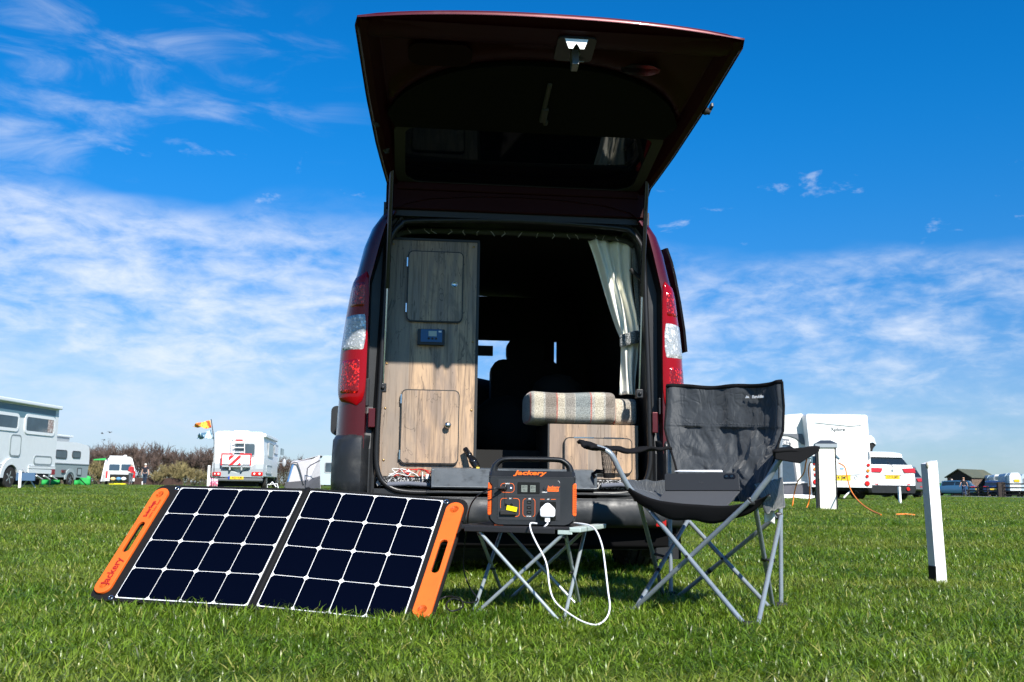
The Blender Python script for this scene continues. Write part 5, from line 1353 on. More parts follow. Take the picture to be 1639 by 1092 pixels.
# ------------------------------------------------------------------ vehicles and awnings across the field
GR = .165
body_cream_v = None
body_white = mat('coach_white', (.74, .76, .77), .35, var=.02, dirt=(.5, .5, .46, .2), dscale=1.2)
body_cream = mat('coach_cool_white', (.64, .68, .69), .35, var=.02, dirt=(.4, .42, .4, .3), dscale=.9)
band_grey = mat('coach_grey_band', (.30, .33, .35), .4)
awning_blue = mat('awning_stripe_blue', (.10, .19, .24), .4)
und = mat('chassis_black', (.012, .012, .013), .9)
green_cloth = mat('green_windbreak_cloth', (.025, .38, .08), .7)
tent_light = mat('tent_light_grey', (.50, .48, .50), .85, var=.06, vscale=1.5, bump=.5, bscale=6, bdist=.03)
tent_dark = mat('tent_dark_grey', (.085, .085, .10), .85, var=.1, vscale=2.)
pvc = mat('clear_pvc_window', (.045, .07, .10), .12, spec=.5, bump=.6, bscale=7, bdist=.03)
def wheel_far(t, x, y, r=.34, w=.2, side=1, rim=alloy):
    wh = sub('wheel', t, (x, y, r)); g = G()
    g.lathe([(r*.6, 0), (r*.92, 0), (r, .03), (r, w-.03), (r*.92, w), (r*.6, w)], (0, 0, 0), (side, 0, 0), 24); g.lathe([(.02, w*.4), (r*.6, w*.4)], (0, 0, 0), (side, 0, 0), 20); g.obj('tyre', tyre_mat, wh, sharp=40)
    g = G(); g.lathe([(.05, w*1.0), (r*.14, w*1.0), (r*.16, w*.88), (r*.58, w*.92), (r*.62, w*.99)], (0, 0, 0), (side, 0, 0), 20)
    for k in range(5):
        a = 2*pi*k/5; g.obox((side*w*.96, cos(a)*r*.34, sin(a)*r*.34), (.02, 0, 0), Vector((0, cos(a), sin(a)))*r*.5, Vector((0, -sin(a), cos(a)))*r*.13)
    g.obj('rim', rim, wh)
def pane_y(t, P, y, name='window', m=win_glass, fr=None, r=.05, th=.02, fw=.045):
    """window on a face that looks to -y; P=(x0,x1,z0,z1)"""
    x0, x1 = sorted(P[:2]); z0, z1 = sorted(P[2:])
    g = G(); g.ext(rr(x0, x1, z0, z1, min(r, (x1-x0)/3)), y-th*.7, y); o = g.obj(name, m, t)
    if fr:
        g = G(); g.ring(rr(x0-fw, x1+fw, z0-fw, z1+fw, r+fw), rr(x0, x1, z0, z1, r), y-th, y, 0); g.obj('frame', fr, o)
    return o
def pane_x(t, P, x, s=1, name='window', m=win_glass, fr=None, r=.05, th=.02, fw=.045):
    """window on a face that looks to +x (s=1) or -x; P=(y0,y1,z0,z1)"""
    y0, y1 = sorted(P[:2]); z0, z1 = sorted(P[2:])
    g = G(); g.ext(rr(y0, y1, z0, z1, min(r, (y1-y0)/3)), x, x+s*th*.7, 'x'); o = g.obj(name, m, t)
    if fr:
        g = G(); g.ring(rr(y0-fw, y1+fw, z0-fw, z1+fw, r+fw), rr(y0, y1, z0, z1, r), 0, th, 0); g.v = [(x+s*p[1], p[0], p[2]) for p in g.v]; g.obj('frame', fr, o)
    return o
def rect_py(f, xl, *q): a = f.py(q[0], q[1], xl); b = f.py(q[2], q[3], xl); return (a[0], b[0], a[1], b[1])
def rect_px(f, yl, *q): a = f.px(q[0], q[1], yl); b = f.px(q[2], q[3], yl); return (a[0], b[0], a[1], b[1])

def big_motorhome():
    f = Fr(-15.87, 35, GR, -.04)
    t = f.thing('motorhome', 'large white motorhome at the left edge with two big side windows and roof awning', 'motorhome')
    H = f.py(95, 650, 0)[1]; B = f.py(88, 757, 0)[1]
    g = G(); prof = [(0, B+.12), (0, H-.10), (-.05, H-.02), (-.15, H), (-6.2, H+.02), (-7.0, H-.9), (-7.6, 1.3), (-7.7, B), (-.03, B)]
    g.ext(prof, -2.3, 0, 'x'); g.obj('body', body_cream, t, bevel=.03)
    g = G(); g.box(-2.25, .0, -7.6, -.4, .30, B); g.box(-1.9, -.25, -6.5, -.5, .12, .3); g.obj('chassis', und, t)
    # skirt with grooves
    g = G(); z1 = f.py(83, 727+13, 0)[1]; zs = f.py(83, 748, 0)[1]
    for (a, b, c) in ((B-.04, B+.10, .03), (B+.12, B+.20, .035), (B+.22, zs+.02, .04)): g.box(.002, c, -3.05+1.25, -.02, a, b); g.box(.002, c, -6.3, -3.30, a, b)
    g.obj('skirt', band_grey if False else body_cream, t, bevel=.01)
    wy = f.py(14, 765, 0)[0]
    g = G(); o = [(wy+.62*cos(a), .33+.62*sin(a)) for a in [pi*k/16 for k in range(17)]]; i_ = [(wy+.44*cos(a), .33+.42*sin(a)) for a in [pi*k/16 for k in range(17)]]
    g.v = []; n = 17; g.add([(x, p[0], p[1]) for x in (.0, .06) for p in o+i_], [(k, k+1, n+k+1, n+k) for k in range(n-1)]+[(2*n+k, 2*n+k+1, 3*n+k+1, 3*n+k) for k in range(n-1)]+[(k, k+1, 2*n+k+1, 2*n+k) for k in range(n-1)]+[(n+k, n+k+1, 3*n+k+1, 3*n+k) for k in range(n-1)])
    g.obj('wheel_arch', body_cream, t)
    g = G(); g.ext([(p[0], p[1]) for p in i_], .004, .008, 'x'); g.obj('arch_recess', und, t)
    wheel_far(t, -.22, wy, .35, .24); wheel_far(t, -.22, -6.1, .35, .24); wheel_far(t, -2.0, wy, .35, .2, -1)
    fr = mat('window_frame_white', (.72, .75, .76), .4)
    for q in ((42.5, 667, 84.5, 694), (-25, 660, 27, 686)): w = pane_x(t, rect_py(f, 0, *q), .0, 1, fr=fr, r=.08, fw=.10, th=.03)
    g = G(); a = rect_py(f, 0, 77, 668, 84, 693)
    g.grid(lambda p, q: (.024+.004*sin(p*30), a[0]+(a[1]-a[0])*p, a[2]+(a[3]-a[2])*q), 10, 1); g.obj('window_curtain', mat('patterned_curtain', (.30, .22, .2), .9, col2=(.6, .58, .55), c2scale=12), t)
    hatch_m = mat('hatch_seal', (.22, .26, .27), .5)
    for q, nm in (((18, 697, 30.5, 729), 'locker_door'), ((55, 731, 81, 743), 'locker_door')):
        P = rect_py(f, 0, *q); o = pane_x(t, P, .0, 1, nm, body_cream, hatch_m, r=.10, th=.025, fw=.045)
    g = G(); y0 = f.py(30, 650, 0)[0];
    za = f.py(92, 650, 0)[1]; zb = f.py(92, 656, 0)[1]
    g.box(.0, .16, -6.0, -.05, H-.14, H-.02); g.obj('awning_case', mat('awning_case_white', (.68, .72, .74), .4), t, bevel=.03)
    g = G(); g.add([(.012, -.25, H-.18), (.012, -6, H-.18), (.012, -6, H-.62), (.012, -2.5, H-.56), (.012, -.25, H-.46)], [list(range(5))]); g.obj('stripe', awning_blue, t)
    g = G(); P = rect_py(f, 0, 81.5, 751, 86.5, 760); g.box(0, .035, P[0], P[1], min(P[2:]), max(P[2:])); g.obj('rear_lamp', mat('dark_red_lamp', (.22, .01, .02), .3), t, bevel=.01)
    g = G(); g.box(-1.3, -.8, -2.2, -1.5, H, H+.10); g.obj('roof_light', mat('roof_light_grey', (.12, .12, .14), .4), t, bevel=.04)
    g = G()
    for k in range(3): g.tube([(.10, -1.4+k*.5, .42), (.05, -.9+k*.5, .30)], .03, 6)
    g.obj('corner_steady', mat('white_frame', (.7, .7, .7), .4), t)
    # folded chairs beside the front
    c = thing('folding_table', 'folded blue grey camp furniture on the grass beside the large motorhome', 'camp furniture', f.o+Vector((.6, -2.6, 0)))
    g = G(); g.tube([(0, 0, .02), (-.35, -.2, .62)], .025, 6); g.tube([(-.45, 0, .02), (.0, -.2, .5)], .025, 6); g.obj('frame', grey_paint, c)
    g = G(); g.box(-.5, .1, -.3, -.25, .25, .5); g.obj('sling', mat('blue_sling', (.06, .12, .22), .8), c)
big_motorhome()

def vintage_caravan():
    f = Fr(-22.75, 54.2, GR-.02, -.02)
    t = f.thing('caravan', 'white and grey caravan with raised pop up roof behind the large motorhome', 'caravan')
    H = f.py(153, 716, 0)[1]; Zm = f.py(150, 744, 0)[1]; B = f.py(150, 765, 0)[1]
    up = [(0.02, Zm), (-.02, H-.25), (-.12, H-.03), (-.4, H+.06), (-1.5, H+.16), (-5.2, H+.12), (-5.6, Zm)]
    g = G(); g.ext(up, -2.1, 0, 'x'); g.obj('upper_body', body_white, t, bevel=.05)
    g = G(); g.ext([(0.02, Zm), (-.10, B), (-5.5, B), (-5.6, Zm)][::-1], -2.08, -.012, 'x'); g.obj('lower_body', mat('caravan_grey', (.26, .31, .32), .4), t, bevel=.02)
    g = G(); g.box(.0, .02, -5.6, .02, Zm-.03, Zm+.02); g.obj('trim_strip', grey_paint, t)
    g = G(); g.box(-1.75, -.35, -4.9, -1.25, H+.42, H+.52); g.obj('roof_lid', body_white, t, bevel=.03)
    g = G(); g.box(-1.65, -.42, -4.8, -1.6, H+.08, H+.42); g.obj('roof_bellows', mat('bellows_grey', (.3, .33, .34), .8), t)
    fr = mat('window_frame_dark', (.05, .055, .06), .4)
    for q in ((90, 721, 106, 733), (116.5, 723, 128, 732.5)): pane_x(t, rect_py(f, 0, *q), .0, 1, fr=fr, r=.10, fw=.05, th=.03)
    pane_x(t, rect_py(f, 0, 124.5, 750, 129.5, 760), -.010, 1, 'service_hatch', mat('hatch_grey', (.33, .38, .39), .4), fr, r=.02, th=.03, fw=.04)
    g = G(); P = rect_py(f, 0, 98.5, 752, 104, 757); g.box(0, .05, P[0], P[1], min(P[2:]), max(P[2:])); g.obj('badge', mat('caravan_badge', (.12, .02, .02), .5, col2=(.1, .1, .1), c2scale=9.), t)
    wy = f.py(111.5, 768, 0)[0]
    g = G(); n = 13; o = [(wy+.62*cos(a), .35+.55*sin(a)) for a in [pi*k/12 for k in range(13)]]; i_ = [(wy+.44*cos(a), .35+.38*sin(a)) for a in [pi*k/12 for k in range(13)]]
    g.add([(x, p[0], p[1]) for x in (-.01, .03) for p in o+i_], [(k, k+1, n+k+1, n+k) for k in range(n-1)]+[(2*n+k, 2*n+k+1, 3*n+k+1, 3*n+k) for k in range(n-1)]+[(k, k+1, 2*n+k+1, 2*n+k) for k in range(n-1)]); g.obj('wheel_arch', MATS['hatch_grey'], t)
    wheel_far(t, -.18, wy, .33, .2)
    g = G(); g.box(-1.9, -.3, -5.2, -.4, .32, B+.02); g.tube([(-.1, -.9, B), (.1, -.3, .04)], .03, 5); g.tube([(-.1, -3.9, B), (.0, -4.3, .04)], .03, 5); g.obj('chassis', und, t)
    for (u0, u1, lab, dd) in ((67, 97, 'green windbreak cloth below the front of the pop up caravan', 56.2), (119, 146, 'green windbreak cloth beyond the wheel of the pop up caravan', 57.)):
        a, b = W(u0, 763, dd), W(u1, 763, dd); zb = ground_z(a.x, dd)
        o = thing('windbreak', lab, 'windbreak', (a.x, dd, zb), 0, 'green windbreaks')
        g = G(); w = b.x-a.x; g.grid(lambda p, q: (w*p, .08*sin(p*9), (.02+(a.z-zb-.05+.12*sin(p*3))*q)), 14, 3); g.obj('cloth', green_cloth, o, solid=.01)
        g = G(); g.tube([(0, 0, 0), (0, 0, a.z-zb+.12)], .02, 5); g.tube([(w, 0, 0), (w, 0, a.z-zb+.12)], .02, 5); o2 = g.obj('poles', und, o); o2.name = 'pole'
vintage_caravan()

def plate(t, c, w, s, size, m=None, xd=(1, 0, 0)):
    g = G(); x, y, z = c; g.box(x-w/2, x+w/2, y-.012, y, z-.055*w/.52, z+.055*w/.52); p = g.obj('number_plate', plate_yellow, t)
    if s: text_obj(s, size, plate_black, p, FACE_CAM(x, y-.0135, z), bold=.002, ext=.001)
def second_motorhome():
    f = Fr(-11.62, 42.9, GR, .124)
    t = f.thing('motorhome', 'white motorhome seen from behind with red bordered rear rack and striped board', 'motorhome')
    x0, H = f.px(345, 690, 0); x1 = f.px(421.5, 690, 0)[0]; B = f.px(420, 769, 0)[1]; Ln = 5.6
    xb0 = f.px(339.5, 757, 0)[0]; xb1 = f.px(421.5, 757, 0)[0]; zg = f.px(380, 751, 0)[1]; zb = f.px(380, 763, 0)[1]
    g = G(); g.loft([[(xb0+.03, y, zb), (xb1, y, zb), (xb1, y, .5*(zb+H)), (x1, y, H-.06), (x1-.08, y, H), (x0+.12, y, H), (x0, y, H-.08), (xb0+.02, y, .5*(zb+H))] for y in (0, Ln)], True, True, 0, False)
    g.obj('body', body_white, t, bevel=.04)
    g = G(); g.loft([[(xb0, y, z0), (xb1, y, z0), (xb1+.01, y, z1), (xb1-.32, y, z1 if y else z1), (0, y, z2), (xb0+.32, y, z1), (xb0-.01, y, z1)] for y, z0, z1, z2 in ((-.10, zb-.02, zg+.02, zg-.18), (.02, zb, zg+.28, zg-.12))], True, True, 0, False); g.obj('rear_skirt', band_grey, t, bevel=.02)
    g = G(); g.box(xb0, xb1, -.14, .05, B-.05, zb-.06); g.obj('rear_bumper', mat('bumper_grey', (.11, .12, .13), .5), t, bevel=.04)
    g = G(); g.box(xb0+.15, xb1-.15, .1, Ln, .28, B+.1); g.box(xb0+.3, xb1-.3, .2, Ln, .12, .3); g.obj('chassis', und, t)
    for a, b in ((340.5, 353.5), (403, 420.5)):
        P = rect_px(f, -.12, a, 755.5, b, 761.5); g = G(); g.ext(rr(min(P[:2]), max(P[:2]), min(P[2:]), max(P[2:]), .03), -.15, -.09); rl = g.obj('rear_lamp', red_lens_far, t)
        for k in (.25, .72):
            g = G(); g.lathe([(.045, 0), (.04, .01)], (P[0]+(P[1]-P[0])*k, -.15, (P[2]+P[3])/2), (0, -1, 0), 12); g.obj('reversing_lamp', mat('lamp_white', (.8, .8, .78), .3), rl)
    c = f.px(379, 765, -.15); plate(t, (c[0], -.15, c[1]), .56, 'W27 TLM', .10)
    g = G(); g.box(c[0]-.36, c[0]-.29, -.162, -.15, c[1]-.06, c[1]+.06); g.obj('plate_band', mat('euro_blue', (.01, .05, .4), .4), t)
    pane_y(t, rect_px(f, 0, 377, 710.5, 407, 729.5), 0, fr=grey_paint, r=.08, th=.035)
    g = G(); P = rect_px(f, 0, 377, 704, 389, 705); g.box(P[0], P[1], -.02, 0, min(P[2:])-.02, max(P[2:])+.02); g.obj('brake_lamp', mat('brake_red', (.45, .02, .02), .3), t)
    # ladder on the left half
    g = G(); lw = .022
    for u in (370, 391.5):
        a = f.px(u, 707, -.12); b = f.px(u+.5, 748, -.12)
        g.tube(catmull([(a[0]+.06, .0, a[1]+.05), (a[0], -.12, a[1]), (b[0], -.12, b[1])], 5), lw, 6)
    for v in (709, 716.5, 724, 731.5, 739):
        a = f.px(370, v, -.12); b = f.px(391.5, v, -.12); g.tube([(a[0], -.12, a[1]), (b[0], -.12, b[1])], lw, 6)
    g.obj('ladder', white_paint, t)
    # bicycle rack with red tipped rails and striped marker board
    rk = sub('rack', t); redp = mat('sign_red', (.70, .025, .03), .45); wp = mat('sign_white', (.82, .82, .82), .45)
    P = rect_px(f, -.26, 356.5, 727.5, 400, 743.5); X0, X1, Z0, Z1 = min(P[:2]), max(P[:2]), min(P[2:]), max(P[2:])
    g = G(); g.box(X0, X1, -.27, -.255, Z0, Z1); g.obj('rear_board', wp, rk)
    g = G(); e = .055
    g.box(X0-e, X0, -.285, -.25, Z0-e, Z1+e); g.box(X1, X1+e, -.285, -.25, Z0-e, Z1+e)
    g.box(X0, X0+.42, -.285, -.25, Z1, Z1+e); g.box(X1-.42, X1, -.285, -.25, Z1, Z1+e); g.obj('red_edge', redp, rk)
    g = G(); g.box(X0, X1, -.30, -.05, Z0-.12, Z0-.05); g.box(X0+.3, X0+.36, -.3, .0, Z0-.25, Z0); g.box(X1-.36, X1-.3, -.3, .0, Z0-.25, Z0); g.obj('rack_rail', grey_paint, rk)
    P = rect_px(f, -.34, 367, 728.5, 385, 744.5); x0_, x1_, z0_, z1_ = min(P[:2]), max(P[:2]), min(P[2:]), max(P[2:])
    g = G(); g.box(x0_, x1_, -.35, -.33, z0_, z1_); bd = g.obj('marker_board', wp, rk, bevel=.004); w_, h_ = x1_-x0_, z1_-z0_
    def clip(poly):
        for ax, lim, sg in ((0, x0_, 1), (0, x1_, -1), (1, z0_, 1), (1, z1_, -1)):
            out = []
            for i in range(len(poly)):
                a, b = poly[i], poly[(i+1) % len(poly)]; da = sg*(a[ax]-lim); db = sg*(b[ax]-lim)
                if da >= 0: out.append(a)
                if da*db < 0: k = da/(da-db); out.append((a[0]+(b[0]-a[0])*k, a[1]+(b[1]-a[1])*k))
            poly = out
            if len(poly) < 3: return None
        return poly
    for k in range(-3, 5):
        s = .17; o = k*.34
        pl = clip([(x0_+o-2, z0_-2), (x0_+o+s-2, z0_-2), (x0_+o+s+3, z0_+3), (x0_+o+3, z0_+3)])
        if pl:
            g = G(); g.add([(x, -.3525, z) for x, z in pl], [list(range(len(pl)))]); g.obj('red_stripe', redp, bd, solid=.002)
    # right flank
    def side(q, nm='window', m=win_glass, fr=None, **k):
        P = rect_py(f, x1, *q); return pane_x(t, P, xb1-.01, 1, nm, m, fr, th=.04, **k)
    side((427, 710, 433.5, 732), fr=grey_paint); side((447, 717.5, 451, 729), fr=None, m=dark_glass); side((437, 713, 441, 727), 'door_window', mat('door_panel_white', (.66, .69, .71), .4), fr=band_grey)
    side((423, 746, 431, 758), 'locker_door', mat('door_panel_white', (.6, .6, .6)), fr=band_grey, r=.08)
    g = G(); g.box(x1-.02, x1+.12, .15, Ln-.6, H-.22, H-.06); g.obj('awning_case', body_white, t, bevel=.03)
    g = G(); g.box(x1-.02, x1+.01, .3, Ln-.3, H-.62, H-.24); g.obj('stripe', awning_blue, t)
    g = G(); g.box(-.35, .30, .6, 1.2, H, H+.07); g.box(-.9, -.5, .9, 1.5, H, H+.06); g.obj('roof_light', body_white, t, bevel=.03)
    g = G(); g.loft([[(-.95, y, .4), (.95, y, .4), (.95, y, zt*.6), (.80, y, zt), (-.80, y, zt), (-.95, y, zt*.6)] for y, zt in ((Ln-.02, 2.3), (Ln+.7, 1.35), (Ln+1.4, 1.0))], True, True, 0, False); g.obj('cab', body_white, t, bevel=.03)
    g = G(); a = f.px(455, 741, Ln+.5); g.ball((a[0], Ln+.5, a[1]), .10, .05, .20, 10); g.tube([(x1-.2, Ln+.5, a[1]), (a[0], Ln+.5, a[1])], .02, 5); g.obj('wing_mirror', grey_paint, t)
    for x, y in ((xb1-.24, 1.6), (xb1-.24, Ln+.4)): wheel_far(t, x, y, .34, .22)
    wheel_far(t, xb0+.24, 1.6, .34, .22, -1)
    # pink and white folded windbreak
    a, b = W(333.5, 745, 42), W(343, 765, 42); zb_ = ground_z(a.x, 42)
    o = thing('folded_windbreak', 'folded pink and white windbreak standing at the left corner of the motorhome', 'windbreak', (a.x, 42, zb_))
    g = G(); g.box(0, .09, -.05, .05, 0, a.z-zb_); g.obj('post', white_plastic, o, bevel=.01)
    g = G(); g.grid(lambda p, q: (.09+.35*p, .03*sin(p*12), .05+.42*q*(1-.2*p)), 10, 2); g.obj('cloth', mat('pink_cloth', (.75, .18, .28), .8, col2=(.85, .8, .8), c2scale=7.), o, solid=.01)
    o = thing('bicycle_frame', 'white tubular frame lying under the right flank of the motorhome', 'frame', f.o+Vector((1.15, .9, 0)))
    g = G()
    g.tube([(-.08, 0, .05), (-.08, 0, .22), (.34, 0, .26), (.40, 0, .04)], .022, 5)
    g.tube([(0, 0, .2), (.12, 0, .34), (.3, 0, .12)], .025, 5); g.obj('tubes', white_plastic, o)
second_motorhome()

def kites():
    for nm, lab, q, cols in (('kite_flag', 'orange and yellow striped flag flying from a pole beside the motorhome', ((336.5, 673), (338.5, 685), (330, 685.5), (320, 684), (308.5, 683.5), (312, 679.5), (322, 675.5)), ((.85, .12, .03), (.9, .55, .05))), ('kite_flag', 'pale blue and white flag flying just below the orange one', ((338.5, 688), (342, 703), (335, 702.5), (326, 702), (314.5, 703), (317, 696), (328, 691.5)), ((.5, .65, .75), (.06, .14, .22)))):
        d = 41.5; P = [W(u, v, d) for u, v in q]; o = thing(nm, lab, 'flag', (P[0].x, d, P[1].z), 0, 'flags on the pole by the motorhome'); B = Vector(o.location)
        c = sum(P, Vector())/len(P); n = len(P)
        m = mat('flag_'+('orange' if cols[0][1] < .3 else 'blue'), cols[0], .8, col2=cols[1], c2=(.48, .52), c2scale=7. if cols[0][1] < .3 else 5., stretch=(1.6, .1, .5))
        g = G()
        def fn(a, b):      # a along the flag from the pole outward, b across
            top = [P[0], P[6], P[5]]; bot = [P[1], P[2], P[3], P[4]]
            def along(L_, k): k = k*(len(L_)-1); i = min(int(k), len(L_)-2); return L_[i].lerp(L_[i+1], k-i)
            p = along(top+[P[4]], a).lerp(along(bot, a), b); return p-B+Vector((0, .10*sin(a*9), .02*sin(a*14)))
        g.grid(fn, 16, 6); g.obj('cloth', m, o, solid=.006)
    p = W(338, 673, 41.5); q = W(343, 706, 41.5); o = thing('flag_pole', 'thin dark pole that carries the two flags', 'pole', (q.x+.1, 41.5, GR))
    g = G(); b = Vector(o.location); g.tube([(0, 0, 0), q-b, p-b+Vector((0, 0, .05))], .018, 6); g.obj('shaft', und, o)
kites()

def rear_van():
    f = Fr(W(192, 775, 80).x, 80, GR, .40)
    t = f.thing('van', 'white panel van with one rear door open and boxes inside, standing before the bare trees', 'van')
    L = lambda u, v: f.px(u, v, 0)
    H = L(190, 731)[1]; w0 = L(169, 760)[0]; w1 = L(216, 760)[0]; t0 = L(174, 733)[0]; t1 = L(212, 733)[0]; B = L(190, 770)[1]
    g = G(); g.loft([[(w0, y, B), (w1, y, B), (w1, y, H*.55), (t1, y, H-.12), (t1-.15, y, H), (t0+.15, y, H), (t0, y, H-.12), (w0, y, H*.55)] for y in (0, 4.6)], True, True, 0, False); g.obj('body', body_white, t, bevel=.04)
    for q in ((175, 743, 191.5, 753.5), (194.5, 743, 212, 753.5)): pane_y(t, rect_px(f, 0, *q), 0, r=.06, th=.03, m=mat('van_glass', (.04, .07, .11), .1))
    pane_y(t, rect_px(f, 0, 176, 759, 208, 770), 0, 'open_hatch', liner, r=.05, th=.03)
    for u, c, nm in ((181, (.7, .5, .25), 'bag'), (190, (.1, .25, .45), 'bag'), (198, (.7, .72, .72), 'bag')):
        a = L(u, 766.5); g = G(); g.ball((a[0], -.10, a[1]), .22, .1, .14, 8); o = g.obj('load', mat('load_%d' % u, c, .8), t)
    for a, b in ((168.5, 172), (212.5, 216)):
        P = rect_px(f, 0, a, 754, b, 765); g = G(); g.box(min(P[:2]), max(P[:2]), -.05, .05, min(P[2:]), max(P[2:])); g.obj('rear_lamp', red_lens_far, t)
    a, b = L(164, 736), L(168, 775); g = G(); g.add([(a[0]+.25, -.2, a[1]), (b[0], -.1, a[1]), (b[0], -.1, .25), (a[0], -.9, .25)], [(0, 1, 2, 3)]); g.obj('open_door', body_white, t, solid=.06)
    g = G(); g.box(w0+.2, w1-.2, .1, 4.4, .25, B); g.obj('chassis', und, t)
    for x in (w0+.22, w1-.22): wheel_far(t, x, .9, .34, .2, -1 if x < 0 else 1)
    g = G(); a = L(201, 731); g.box(a[0]-.12, a[0]+.12, .5, .8, H, H+.15); g.box(-.9, .4, .3, 1.6, H, H+.06); g.obj('roof_vent', body_white, t, bevel=.02)
    g = G(); a, b = L(150, 735.5), L(170, 734); g.add([(a[0], .5, a[1]-.05), (b[0], .5, b[1]-.12), (b[0], .5, b[1]+.05), (a[0], .5, a[1]+.03)], [(0, 1, 2, 3)]); g.obj('green_awning_edge', green_cloth, t, solid=.04)
    a = W(192, 774, 79.2); o = thing('mat', 'yellow mat on the ground behind the white panel van', 'mat', (a.x, 79.0, GR+.02)); g = G(); g.box(-.65, .65, -.4, .3, 0, .06); g.box(-.3, .5, -.3, .2, .06, .10); g.obj('cloth', mat('yellow_cloth', (.8, .7, .02), .8), o, bevel=.02)
rear_van()

def tents():
    # grey awning tent next to the second motorhome
    d = 46.; a = W(455, 778, d); f = Fr(a.x, d, GR, .0)
    t = f.thing('awning_tent', 'pale grey awning tent with dark skirt beside the white motorhome', 'tent')
    L = lambda u, v, y=0: (lambda q: Vector((q[0], y, q[1])))(f.px(u, v, y))
    g = G()
    A0, A1, A2, A3 = L(455, 782), L(466, 741), L(477, 740.5), L(488, 782)
    B1, B2, B3 = L(500, 735, 1.2), L(512, 729, 1.6), L(513, 782, 1.6)
    g.add([A0, A1, A2, A3], [(0, 1, 2, 3)]); g.add([A1, L(470, 738, .6), B1, B2, B3, A3, A2], [(0, 1, 2, 6), (6, 2, 3, 4, 5)]); g.add([A1, L(466, 741, 3), B2+Vector((0, 2, 0)), B2], [(0, 1, 2, 3)])
    g.obj('canopy', tent_light, t, solid=.02)
    g = G(); k = -.05
    g.add([L(455.5, 782, k), L(458, 772, k), L(485, 769.5, k), L(488, 782, k)], [(0, 1, 2, 3)]); g.add([L(488.5, 782, k), L(486, 769.5, k), L(512, 762, 1.5), L(512.5, 782, 1.5)], [(0, 1, 2, 3)]); g.obj('skirt', tent_dark, t, solid=.02)
    g = G(); g.add([L(458, 771, k), L(467, 743, k), L(471, 742, k), L(462, 771, k)], [(0, 1, 2, 3)]); g.obj('clear_panel', mat('blue_pvc', (.08, .2, .42), .15), t, solid=.02)
    for P in ([(456, 780), (467, 742), (471, 740), (476, 741), (480, 752), (486, 775)], [(490, 780), (492, 750), (497, 745), (512, 737)]):
        g = G(); g.tube([L(u, v, -.12) for u, v in P], .028, 6); g.obj('tent_pole', tent_dark, t)
    f2 = Fr(W(520, 780, 48).x, 48, GR, .05); t = f2.thing('caravan', 'pale blue grey caravan end visible just left of the van behind the tent', 'caravan')
    q0 = f2.px(513, 729, 0); q1 = f2.px(512, 776, 0)
    g = G(); g.ext([(q0[0], q1[1]), (q0[0]+2.2, q1[1]), (q0[0]+2.2, q0[1]), (q0[0]+.12, q0[1]), (q0[0]-.02, q0[1]-.3)], 0, 4.5, 'y'); g.obj('body', mat('caravan_blue_white', (.42, .52, .55), .4), t, bevel=.06)
    P = rect_px(f2, 0, 521, 741, 540, 756); pane_y(t, P, 0, fr=grey_paint); wheel_far(t, .8, 1.8)
    g = G(); g.box(q0[0]+.2, q0[0]+2, .2, 4.2, .2, q1[1]+.05); g.obj('chassis', und, t)
tents()

